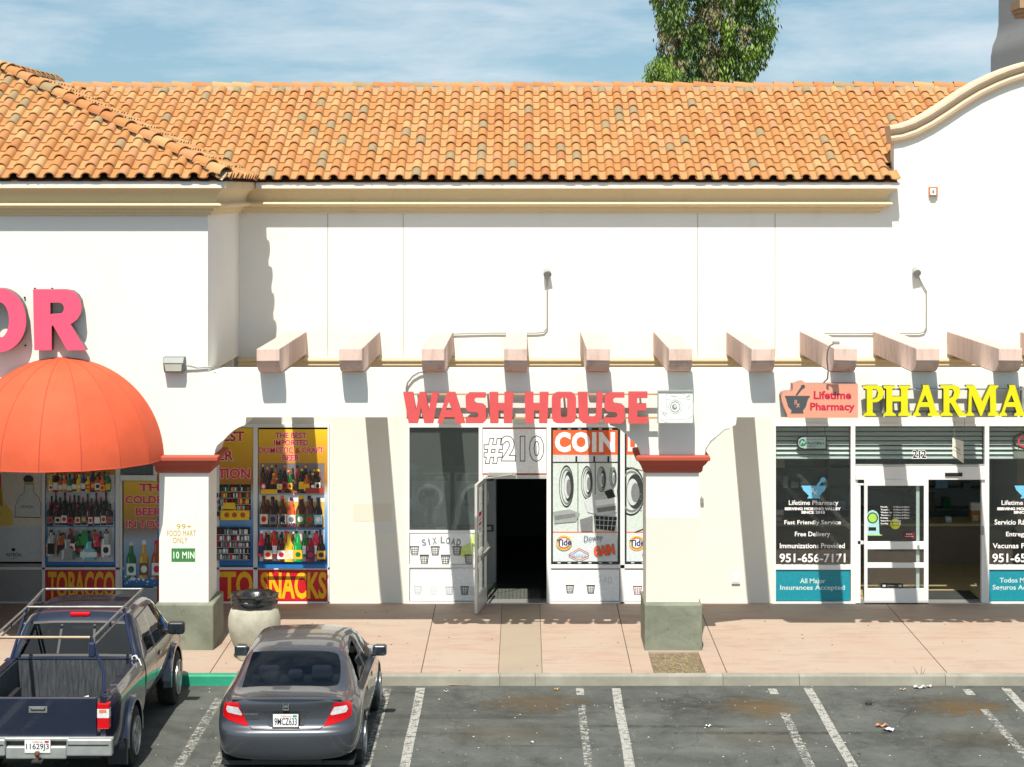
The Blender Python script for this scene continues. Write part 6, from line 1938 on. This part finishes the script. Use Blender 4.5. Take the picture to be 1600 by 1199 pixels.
# cab interior
mb = MB()
mb.box(T(-.7), T(.7), Yt(2.25), Yt(4.2), .45, .5, IN); mb.box(T(-.8), T(.8), Yt(4.0), Yt(4.35), .7, 1.07, IN)
for sx in (-.38, .38): mb.box(T(sx - .26), T(sx + .26), Yt(2.95), Yt(3.1), .6, 1.18, SEAT)
mb.build('interior', tk, bevel=.03)
for sx in (-.38, .38):
    mb = MB(); mb.box(T(sx - .14), T(sx + .14), Yt(3.0), Yt(3.1), 1.16, 1.36, SEAT); mb.build('headrest', tk, bevel=.04, seg=3)
# bed: outer sides with wheel arch, inner walls, floor, rails
BEDM = mat('bed_lining', (.040, .046, .053), .65, var=.75, scale=8, bump=.3, stretch=(4, 4, .5))
aw = (1.20, .37, .44)
for s_ in (1, -1):
    pr = [(.10, .52), (.10, 1.06), (.13, 1.115), (2.10, 1.115), (2.10, .46)]
    pr += [(1.20 + .44*math.cos(R(a)), .37 + .44*math.sin(R(a))) for a in range(12, 169, 12)]
    pr += [(.70, .46)]
    n = len(pr)
    def xo(y, z):   # outer skin: rounded in plan at the tail, tumble home towards the rail
        tail = .10*max(0, 1 - (y - .10)/.45)**2
        return .905 - tail - .055*max(0, (z - .92)/.2)**2 - .03*max(0, (.7 - z)/.25)**2
    # dense outer skin built on a grid, clipped by the arch
    mb = MB()
    ys = [.10 + 2.0*i/30 for i in range(31)]; zs_ = [.46 + (1.115-.46)*j/14 for j in range(15)]
    v = [(s_*xo(y, z), y, z) for z in zs_ for y in ys]
    f = []; 
    for j in range(14):
        for i in range(30):
            q = (j*31+i, j*31+i+1, (j+1)*31+i+1, (j+1)*31+i)
            f.append(q if s_ > 0 else q[::-1])
    Vb, Fb, Mb_ = cut_arches(v, f, [0]*len(f), [aw], .4)
    mb.add([tuple(Vector(p) + TO) for p in Vb], Fb, PNT_B)
    # top rail, inner wall, tail corner
    yl = [(y, xo(y, 1.115)) for y in ys]
    vv = []
    for y, x in yl: vv += [(T(s_*x), Yt(y), 1.115), (T(s_*(x - .015)), Yt(y), 1.128), (T(s_*.745), Yt(y), 1.128), (T(s_*.735), Yt(y), 1.112), (T(s_*.735), Yt(y), .60)]
    ff = []
    for i in range(30):
        for k in range(4):
            q = (i*5+k, i*5+k+1, (i+1)*5+k+1, (i+1)*5+k); ff.append(q[::-1] if s_ > 0 else q)
    mb.add(vv, ff, PNT_B)
    mb.box(min(T(s_*.735), T(s_*.80)), max(T(s_*.735), T(s_*.80)), Yt(.11), Yt(.16), .50, 1.11, PNT_B)
    bs = mb.build('bed_side', tk, smooth=35)
    mb = MB(); mb.box(min(T(s_*.725), T(s_*.7345)), max(T(s_*.725), T(s_*.7345)), Yt(.25), Yt(2.08), .60, 1.10, BEDM); mb.build('bed_lining', bs)
    arch_lip(tk, T(s_*.84), T(s_*.955), Yt(aw[0]), aw[1], aw[2], -5, 185, PNT_B, .05)
    arch_lip(tk, T(s_*.84), T(s_*.945), Yt(4.29), .37, .43, -5, 185, PNT_B, .045)
    # lamp
    mb = MB(); xa, xb = sorted((T(s_*.705), T(s_*.845)))
    mb.box(xa, xb, Yt(.075), Yt(.20), .735, 1.035, LRED)
    lp = mb.build('taillight', tk, bevel=.008)
    mb = MB(); mb.box(xa - .001, xb + .001, Yt(.072), Yt(.19), .865, .972, LCLR); mb.build('lamp_lens', lp, bevel=.004); mb = MB(); mb.box(xa + .02, xb - .03, Yt(.0705), Yt(.1), .925, .968, LAMB); mb.build('lamp_lens', lp, bevel=.004)
    mb = MB(); xa, xb = sorted((T(s_*.70), T(s_*.95))); mb.box(xa, xb, Yt(.70), Yt(.715), .14, .46, BLKP); mb.build('mud_flap', tk, bevel=.006)
    for y in (1.20, 4.29):
        wheel(tk, T(s_*.83), Yt(y), .37, .37, .24, s_, spokes=6)
        mb = MB(); xa, xb = sorted((T(s_*.58), T(s_*.64))); mb.box(xa, xb, Yt(y) - .46, Yt(y) + .46, .3, .85, BLKP); mb.build('wheel_well', tk)
mb = MB(); mb.box(T(-.735), T(.735), Yt(.2), Yt(2.1), .585, .60, BEDM); mb.box(T(-.80), T(.80), Yt(2.09), Yt(2.115), .46, 1.10, BEDM)
for k in range(9): mb.box(T(-.68 + k*.16), T(-.60 + k*.16), Yt(.24), Yt(2.08), .60, .612, BEDM)
mb.build('bed_floor', tk)
mb = MB(); mb.box(T(-.80), T(.80), Yt(2.085), Yt(2.12), 1.10, 1.128, PNT_B); mb.build('bed_rail', tk, bevel=.008)
mb = MB()
mb.box(T(-.695), T(.695), Yt(.095), Yt(.155), .60, 1.105, PNT_B)
tg = mb.build('tailgate', tk, bevel=.018, seg=3)
mb = MB(); mb.box(T(-.66), T(.66), Yt(.156), Yt(.162), .64, 1.07, BEDM); mb.build('gate_lining', tg)
mb = MB(); mb.box(T(-.11), T(.11), Yt(.088), Yt(.097), .925, 1.0, CHR); mb.box(T(-.085), T(.085), Yt(.084), Yt(.0885), .945, .988, BLKP); mb.box(T(-.075), T(.075), Yt(.078), Yt(.085), .965, .985, CHR); mb.build('gate_handle', tg, bevel=.005)
# bumper with step notch
BMP = mat('bumper_steel', (.42, .44, .43), .3, metal=.55, var=.2, scale=5)
mb = MB()
def bump(x0, x1, z0, z1, y0=-.03, y1=.08): mb.box(T(x0), T(x1), Yt(y0), Yt(y1), z0, z1, BMP)
bump(-.90, -.36, .44, .64); bump(.36, .90, .44, .64); bump(-.36, .36, .40, .55, -.01, .08)
mb.box(T(-.90), T(.90), Yt(.03), Yt(.12), .60, .645, BMP)
bp_ = mb.build('bumper', tk, bevel=.02, seg=3)
mb = MB(); mb.box(T(-.86), T(-.38), Yt(-.034), Yt(-.028), .565, .58, BLKP); mb.box(T(.38), T(.86), Yt(-.034), Yt(-.028), .565, .58, BLKP); mb.box(T(-.9), T(.9), Yt(.09), Yt(.1), .5, .6, BLKP); mb.build('bumper_trim', bp_)
plate(tk, T(.02), Yt(-.022), .555, .305, .155, '11629J3', None, ink('plate_red', 0, 0, 0))
mb = MB(); mb.lathe([(.016, 0), (.016, .05), (.03, .065), (.034, .085), (.028, .108), (.0, .12)], T(.03), Yt(-.08), mat('rust', (.20, .09, .05), .7, metal=.4, var=.3), 14, .40); mb.box(T(-.03), T(.09), Yt(-.12), Yt(.05), .385, .402, BLKP); mb.build('tow_ball', tk, smooth=40)
mb = MB(); mb.box(T(-.7), T(.7), Yt(.25), Yt(5.1), .34, .44, BLKP); mb.box(T(-.75), T(.75), Yt(.12), Yt(.2), .44, .60, BLKP); mb.build('underbody', tk)
# ladder rack: welded steel tube
RK = mat('rack_steel', (.20, .20, .19), .4, metal=.5, var=.4, scale=8); RKB = mat('rack_blue', (.014, .022, .062), .4, var=.2)
rk = bpy.data.objects.new('ladder_rack', None); COL.objects.link(rk); rk.parent = tk
rz = 1.79
def part_tube(name, pts, r, m_): 
    mb = MB(); mb.tube([(T(a), Yt(b), c) for a, b, c in pts], r, m_, n=10); return mb.build(name, rk, smooth=40)
part_tube('crossbar', [(-.63, 3.22, rz), (.66, 3.22, rz)], .018, RK)
part_tube('crossbar', [(-.62, 2.12, rz - .02), (.62, 2.12, rz - .02)], .018, RK)
part_tube('crossbar', [(-.57, .36, rz - .03), (.56, .36, rz - .03)], .018, mat('rack_rust', (.33, .25, .17), .5, metal=.3, var=.3))
for s_ in (1, -1):
    part_tube('side_rail', [(s_*.66, 3.22, rz), (s_*.62, 2.12, rz - .02), (s_*.60, .55, rz - .03), (s_*.585, .40, rz - .05), (s_*.58, .33, rz - .12), (s_*.585, .34, rz - .2)], .016, RK)
    part_tube('side_rail', [(s_*.66, 3.20, rz - .01), (s_*.635, 2.12, rz - .10), (s_*.61, .40, rz - .12)], .013, RK)
    part_tube('post', [(s_*.62, 2.12, rz - .02), (s_*.70, 2.04, 1.45), (s_*.79, 1.98, 1.13)], .020, RKB)
    part_tube('post', [(s_*.575, .36, rz - .03), (s_*.62, .36, 1.62), (s_*.735, .30, 1.36), (s_*.75, .27, 1.13)], .020, RKB)
    part_tube('strut', [(s_*.615, 1.30, rz - .03), (s_*.622, 1.30, rz - .12)], .012, RKB)
    mb = MB(); mb.box(min(T(s_*.55), T(s_*.63)), max(T(s_*.55), T(s_*.63)), Yt(.30), Yt(.38), rz - .26, rz - .08, RKB); mb.build('bracket', rk, bevel=.02)
    mb = MB(); mb.box(min(T(s_*.74), T(s_*.86)), max(T(s_*.74), T(s_*.86)), Yt(1.9), Yt(2.06), 1.128, 1.136, RKB); mb.build('foot_plate', rk)
mb = MB()
for k in range(3): mb.tube([(T(.79 + .03*math.cos(a)), Yt(1.96 + .02*k), 1.15 + .03*math.sin(a)) for a in [x*.5 for x in range(13)]], .009, mat('rope', (.55, .52, .45), .9), n=5)
mb.tube([(T(.80), Yt(1.98), 1.16), (T(.86), Yt(1.9), 1.15), (T(.90), Yt(1.85), 1.08)], .009, mat('rope', (0, 0, 0)), n=5)
tag(mb.build('rope', smooth=60), 'white rope knotted on the right bed rail of the pickup', 'rope')
# bits lying in the bed
mb = MB(); mb.lathe([(0, -.03), (.03, -.02), (.037, 0), (.03, .02), (0, .03)], T(-.02), Yt(1.85), mat('lime_green', (.25, .42, .05), .5), 12, .645)
tag(mb.build('lime_fruit', smooth=60), 'bright green fruit lying in the pickup bed', 'fruit')
mb = MB(); tarp = mat('tarp_black', (.03, .03, .034), .5, bump=.6, bscale=12)
nx = 10; v = []
for j in range(nx+1):
    for i in range(nx+1):
        a, b = i/nx, j/nx
        v.append((T(-.70 + .42*a), Yt(.3 + .8*b), .615 + .20*math.sin(math.pi*a)**.7*math.sin(math.pi*b)**.7*(1 + .25*math.sin(9*a + 5*b)) + rnd.uniform(0, .012)))
mb.add(v, [(j*(nx+1)+i, j*(nx+1)+i+1, (j+1)*(nx+1)+i+1, (j+1)*(nx+1)+i) for j in range(nx) for i in range(nx)], tarp)
tag(mb.build('tarp', smooth=60), 'crumpled black tarp in the left of the pickup bed', 'tarp')
for k, (dx, dy, c, lab) in enumerate([(.12, 1.9, LBL, 'crushed tan paper cup in the pickup bed beside green fruit'), (.42, 1.93, ORG, 'small orange scrap in the pickup bed near the right side')]):
    mb = MB(); mb.tube([(T(dx), Yt(dy), .635), (T(dx + .10), Yt(dy + .02), .645)], [.03, .042], c, n=9); tag(mb.build('litter_scrap'), lab, 'litter')
# ------------------------------------------------------------------ concrete waste urn
CU = mat('urn_concrete', (.40, .38, .30), .9, var=.22, scale=5, bump=.5, bscale=70)
ux, uy = -4.03, 30.85
t = thing('waste_urn', 'round pale concrete waste urn with black bag, on pavement by left column', 'waste bin', (ux, uy, ZS))
mb = MB()
mb.lathe([(.22, 0), (.25, .01), (.255, .06), (.26, .10), (.315, .22), (.365, .36), (.39, .50), (.385, .62), (.355, .73), (.31, .79), (.29, .80)], ux, uy, CU, 40, ZS)
mb.build('body', t, smooth=50)
BAG = mat('bag_black', (.012, .012, .013), .22, var=.2, spec=.8, bump=.5, bscale=18)
mb = MB(); n = 48; v = []
prof = [(.315, .76), (.345, .80), (.35, .86), (.335, .89), (.355, .92), (.36, .955), (.325, .975), (.27, .965), (.23, .93), (.20, .84), (.0, .83)]
for j, (r, z) in enumerate(prof):
    for k in range(n):
        a = 2*math.pi*k/n
        w = .007*math.sin(7*a + j*1.3) + .006*math.sin(13*a - j*2) + rnd.uniform(-.004, .004)
        v.append((ux + (r + w)*math.cos(a), uy + (r + w)*math.sin(a), ZS + z + w*.8))
f = [(i*n+k, i*n+(k+1) % n, (i+1)*n+(k+1) % n, (i+1)*n+k) for i in range(len(prof)-1) for k in range(n)]
mb.add(v, f, BAG); mb.build('bag', t, smooth=50)

# ------------------------------------------------------------------ trees behind the roof
def leaf_mat(name, a, b):
    m, N, L = nodes_of(name)
    bs = N['Principled BSDF']; bs.inputs['Roughness'].default_value = .5; bs.inputs['Specular IOR Level'].default_value = .3
    g = N.new('ShaderNodeNewGeometry')
    r = N.new('ShaderNodeValToRGB'); e = r.color_ramp.elements
    e[0].color = (*a, 1); e[1].color = (*b, 1)
    L.new(g.outputs['Random Per Island'], r.inputs[0]); L.new(r.outputs[0], bs.inputs['Base Color'])
    tr = N.new('ShaderNodeBsdfTranslucent'); L.new(r.outputs[0], tr.inputs['Color'])
    mx = N.new('ShaderNodeMixShader'); mx.inputs[0].default_value = .3
    L.new(bs.outputs[0], mx.inputs[1]); L.new(tr.outputs[0], mx.inputs[2]); L.new(mx.outputs[0], N['Material Output'].inputs['Surface'])
    return m
LG = [leaf_mat('leaf_deep', (.035, .085, .042), (.065, .135, .06)), leaf_mat('leaf_mid', (.09, .165, .035), (.145, .225, .05)), leaf_mat('leaf_bright', (.17, .29, .03), (.25, .36, .055)), leaf_mat('leaf_olive', (.18, .175, .075), (.29, .25, .13))]
BARK = mat('bark_pale', (.36, .28, .21), .9, var=.35, scale=2, stretch=(4, 4, .4))
def spray(mb, c, rx, rz, n, m_, lmin=.09, lmax=.17):
    """hanging tuft of narrow leaves, wider at its top"""
    for _ in range(n):
        t_ = rnd.random()
        a = rnd.uniform(0, 6.28); q_ = math.sqrt(rnd.random())*rx*(1.05 - .75*t_)
        q = c + Vector((q_*math.cos(a), q_*math.sin(a), rz*(.5 - t_*1.1)))
        a = rnd.uniform(0, 6.28); l = rnd.uniform(lmin, lmax); w = l*rnd.uniform(.13, .21)
        d = Vector((math.cos(a)*.5, math.sin(a)*.5, -1)).normalized()*l
        s_ = Vector((-math.sin(a + rnd.uniform(-.6, .6)), math.cos(a), rnd.uniform(-.3, .3))).normalized()*w
        mb.add([q, q + d*.45 + s_, q + d, q + d*.45 - s_], [(0, 1, 2, 3)], m_)
rt = random.Random(5)
TY = 62.0
tr = thing('tree', 'tall eucalyptus with pale trunks and drooping foliage behind the roof', 'tree', (5.6, TY, 0))
# crown outline as seen in the photograph: (y pixel, left x, right x)
OUT = [(-90, 1030, 1195), (-40, 1018, 1212), (0, 1010, 1216), (20, 1004, 1222), (40, 1010, 1223), (60, 1024, 1212), (75, 1020, 1203), (90, 1022, 1200), (105, 1030, 1188), (128, 1040, 1176), (170, 1060, 1160)]
def span(py):
    if py < -90: return OUT[0][1:]
    for (a, l0, r0), (b, l1, r1) in zip(OUT[:-1], OUT[1:]):
        if a <= py <= b:
            k = (py - a)/(b - a); return l0 + (l1-l0)*k, r0 + (r1-r0)*k
    return OUT[-1][1:]
def inside(p):
    px = VPX + p.x*FOC/p.y; py = VPY - (p.z - CAMZ)*FOC/p.y
    l_, r_ = span(py)
    return l_ + 16 < px < r_ - 16
trunk = MB(); tips = []
def limb(p, d, l, r, depth):
    pts = [p]; rr = [r]; q = p.copy(); dd = d.copy()
    n = 8 if depth == 0 else 5
    for i in range(n):
        dd = (dd + Vector((rt.uniform(-.10, .10), rt.uniform(-.10, .10), .10))).normalized()
        q2 = q + dd*l/n
        if q2.z > 8 and not inside(q2):
            dd = Vector((-dd.x, dd.y, abs(dd.z) + .4)).normalized(); q2 = q + dd*l/n*.6
            if not inside(q2): break
        q = q2
        pts.append(q.copy()); rr.append(r*(1 - .75*(i+1)/n))
        if depth < 2 and i >= 2 and q.z > 7:
            for _ in range(2):
                sd = (dd*.6 + Vector((rt.uniform(-1, 1), rt.uniform(-1, 1), rt.uniform(.1, .7)))*.7).normalized()
                limb(q.copy(), sd, rt.uniform(1.0, 2.0) if depth == 0 else rt.uniform(.5, .9), rr[-1]*.4, depth + 1)
        if depth >= 1: tips.append(q.copy())
    if len(pts) > 1: trunk.tube(pts, rr, BARK, n=7)
for px, r, lean in ((1070, .17, -.01), (1082, .14, .015), (1121, .18, .0), (1143, .15, .02), (1160, .13, .05), (1052, .11, -.05)):
    limb(Vector((WX(px, TY), TY + (.6 if px == 1121 else rt.uniform(-.4, 1.0)), 0)), Vector((lean, rt.uniform(-.03, .03), 1)).normalized(), rt.uniform(13.8, 15.0), r, 0)
trunk.build('trunk', tr, smooth=60)
crown = MB()
rnd.seed(21)
placed = []
tries = 0
while len(placed) < 230 and tries < 30000:
    tries += 1
    py = rnd.uniform(-90, 150)
    l_, r_ = span(py)
    px = rnd.uniform(l_ + 15, r_ - 15)
    c = Vector((WX(px, TY), TY + rnd.uniform(-1.7, 1.7), WZ(py, TY)))
    if min((c - q).length for q in placed) < .48 if placed else False: continue
    gx = math.sin(px*.105 + 1.0)*math.sin(py*.06 + .6) + .55*math.sin(px*.24 + 2)*math.sin(py*.15)
    if gx > .28: continue
    placed.append(c)
    k = .55*rnd.random() + .45*(.5 + .5*math.sin(px*.075 + 2.2)*math.sin(py*.09 + .4)) + (.20 if px > 1125 else -.04)
    m_ = LG[0] if k < .26 else LG[3] if k < .40 else LG[1] if k < .84 else LG[2]
    if px < 1085 and py < 70 and rnd.random() < .35: m_ = LG[3]
    spray(crown, c, rnd.uniform(.24, .44), rnd.uniform(.4, .95), rnd.randint(90, 150), m_, .11, .22)
crown.build('crown', tr)
# lower bright tree at its left foot
T2 = 56.0
t2 = thing('tree', 'smaller bright green tree at the left foot of the eucalyptus', 'tree', (WX(1040, T2), T2, 0))
mb = MB()
for k in range(4): mb.tube([(WX(1035 + k*6, T2), T2, 0), (WX(1030 + k*8, T2), T2 + .3*k, 5), (WX(1024 + k*12, T2), T2 + .2, 9.4)], [.10, .07, .02], BARK, n=6)
mb.build('trunk', t2, smooth=60)
cr2 = MB()
for _ in range(70):
    a = rnd.uniform(0, 6.28); q = math.sqrt(rnd.random())
    px = 1037 + 31*q*math.cos(a); py = 128 + 34*q*math.sin(a) + abs(px - 1036)*.2
    spray(cr2, Vector((WX(px, T2), T2 + rnd.uniform(-.7, .7), WZ(py, T2))), .20, .42, 90, rnd.choice([LG[1], LG[2], LG[2], LG[1]]), .07, .13)
cr2.build('crown', t2)

# ------------------------------------------------------------------ litter
def ground_at(px, py, z=0.0):
    D = (CAMZ - z)*FOC/(py - VPY); return Vector((WX(px, D), D, z))
def scrap(px, py, w, d, rot, material, label, z=0.0, curl=.012, name='litter_paper'):
    c = ground_at(px, py, z); mb = MB(); n = 5; v = []
    ca, sa = math.cos(rot), math.sin(rot)
    for j in range(n+1):
        for i in range(n+1):
            a, b = (i/n - .5)*w, (j/n - .5)*d*(1 - .35*i/n)
            v.append((c.x + a*ca - b*sa, c.y + a*sa + b*ca, z + .007 + curl*(math.sin(i*1.9 + rot) + 1 + .5*math.sin(j*2.3))))
    mb.add(v, [(j*(n+1)+i, j*(n+1)+i+1, (j+1)*(n+1)+i+1, (j+1)*(n+1)+i) for j in range(n) for i in range(n)], material)
    return tag(mb.build(name, smooth=70), label, 'litter')
scrap(1378, 1136, .16, .09, .1, mat('wrapper_orange', (.62, .25, .10), .5, var=.4, scale=14), 'orange wrapper on the asphalt beside a lilac scrap', curl=.02)
scrap(1389, 1142, .13, .17, .7, mat('paper_lilac', (.55, .55, .68), .5), 'pale lilac paper scrap on the asphalt by orange wrapper', curl=.015)
scrap(1437, 1076, .17, .10, .05, mat('paper_white', (.66, .64, .62), .6, var=.1), 'white crumpled napkin by the kerb under small weed', curl=.02)
scrap(1452, 1074, .10, .08, .6, mat('paper_pink', (.60, .48, .48), .6), 'pinkish paper scrap right of the white napkin at the kerb')
scrap(1411, 1079, .10, .04, .2, mat('card_tan', (.40, .30, .2), .7), 'thin tan card scrap left of the napkin near the kerb')
scrap(724, 1071.5, .42, .035, .02, mat('stick_orange', (.55, .28, .16), .6, var=.2), 'long orange strip lying along the kerb', curl=.004)
scrap(870, 1079, .07, .05, .4, mat('leaf_yellow', (.52, .30, .06), .6), 'dry yellow leaf at the edge of brown stain', curl=.014)
scrap(697, 1082, .07, .035, .1, mat('paper_mint', (.45, .52, .50), .6), 'pale mint scrap near the kerb left of the yellow leaf')
scrap(1107, 1136, .08, .06, .3, mat('paper_white', (0, 0, 0)), 'small white scrap between faint and dark stall stains')
scrap(831, 1162, .05, .05, .9, mat('paper_white', (0, 0, 0)), 'tiny white scrap in the middle stall near picture bottom')
mb = MB(); c = ground_at(1357, 1101)
mb.lathe([(.0, 0), (.05, .0), (.045, .025), (.0, .04)], c.x, c.y, BLKP, 10, .004); tag(mb.build('litter_lump', smooth=40), 'small black lump lying on the asphalt in right stall', 'litter')
# weed at the kerb
mb = MB(); c = ground_at(1438, 1070)
WD = mat('weed_stem', (.10, .085, .05), .8, var=.3)
for k in range(7):
    a = rnd.uniform(-.9, .9); h = rnd.uniform(.10, .30)
    mb.tube([(c.x, c.y, 0), (c.x + a*.03, c.y - .01, h*.5), (c.x + a*.11, c.y - .02*a, h)], [.006, .005, .002], WD, n=5)
tag(mb.build('weed'), 'dry thin weed growing from the kerb joint', 'weed')
# fine crumbs nobody would count
mb = MB(); CRB = [mat('crumb_pale', (.46, .45, .41), .8), mat('crumb_tan', (.35, .26, .15), .8), mat('crumb_dark', (.03, .028, .025), .8)]
for _ in range(480):
    py = rnd.uniform(1073, 1230); px = rnd.uniform(-100, 1700); p = ground_at(px, py)
    if p.y > YC - .03: continue
    s_ = rnd.uniform(.004, .016)*(1.6 if rnd.random() < .12 else 1); a = rnd.uniform(0, 3)
    q = [(s_*math.cos(a + t_), s_*rnd.uniform(.4, 1)*math.sin(a + t_)) for t_ in (0, 1.7, 3.2, 4.6)]
    mb.add([(p.x + u, p.y + w_, .006) for u, w_ in q] + [(p.x, p.y, .006 + s_*.6)], [(0, 1, 4), (1, 2, 4), (2, 3, 4), (3, 0, 4)], rnd.choices(CRB, [5, 2, 2])[0])
for _ in range(160):
    p = Vector((rnd.uniform(-9, 9), rnd.uniform(29.95, 34.8), ZS)); s_ = rnd.uniform(.006, .018)
    mb.add([(p.x - s_, p.y, ZS + .003), (p.x, p.y - s_, ZS + .003), (p.x + s_, p.y, ZS + .003), (p.x, p.y + s_*.6, ZS + .003 + s_*.4)], [(0, 1, 3), (1, 2, 3), (0, 3, 2)], rnd.choice(CRB[1:]))
tag(mb.build('litter_crumbs'), 'fine crumbs of grit and litter scattered over asphalt and pavement', 'litter', kind='stuff')
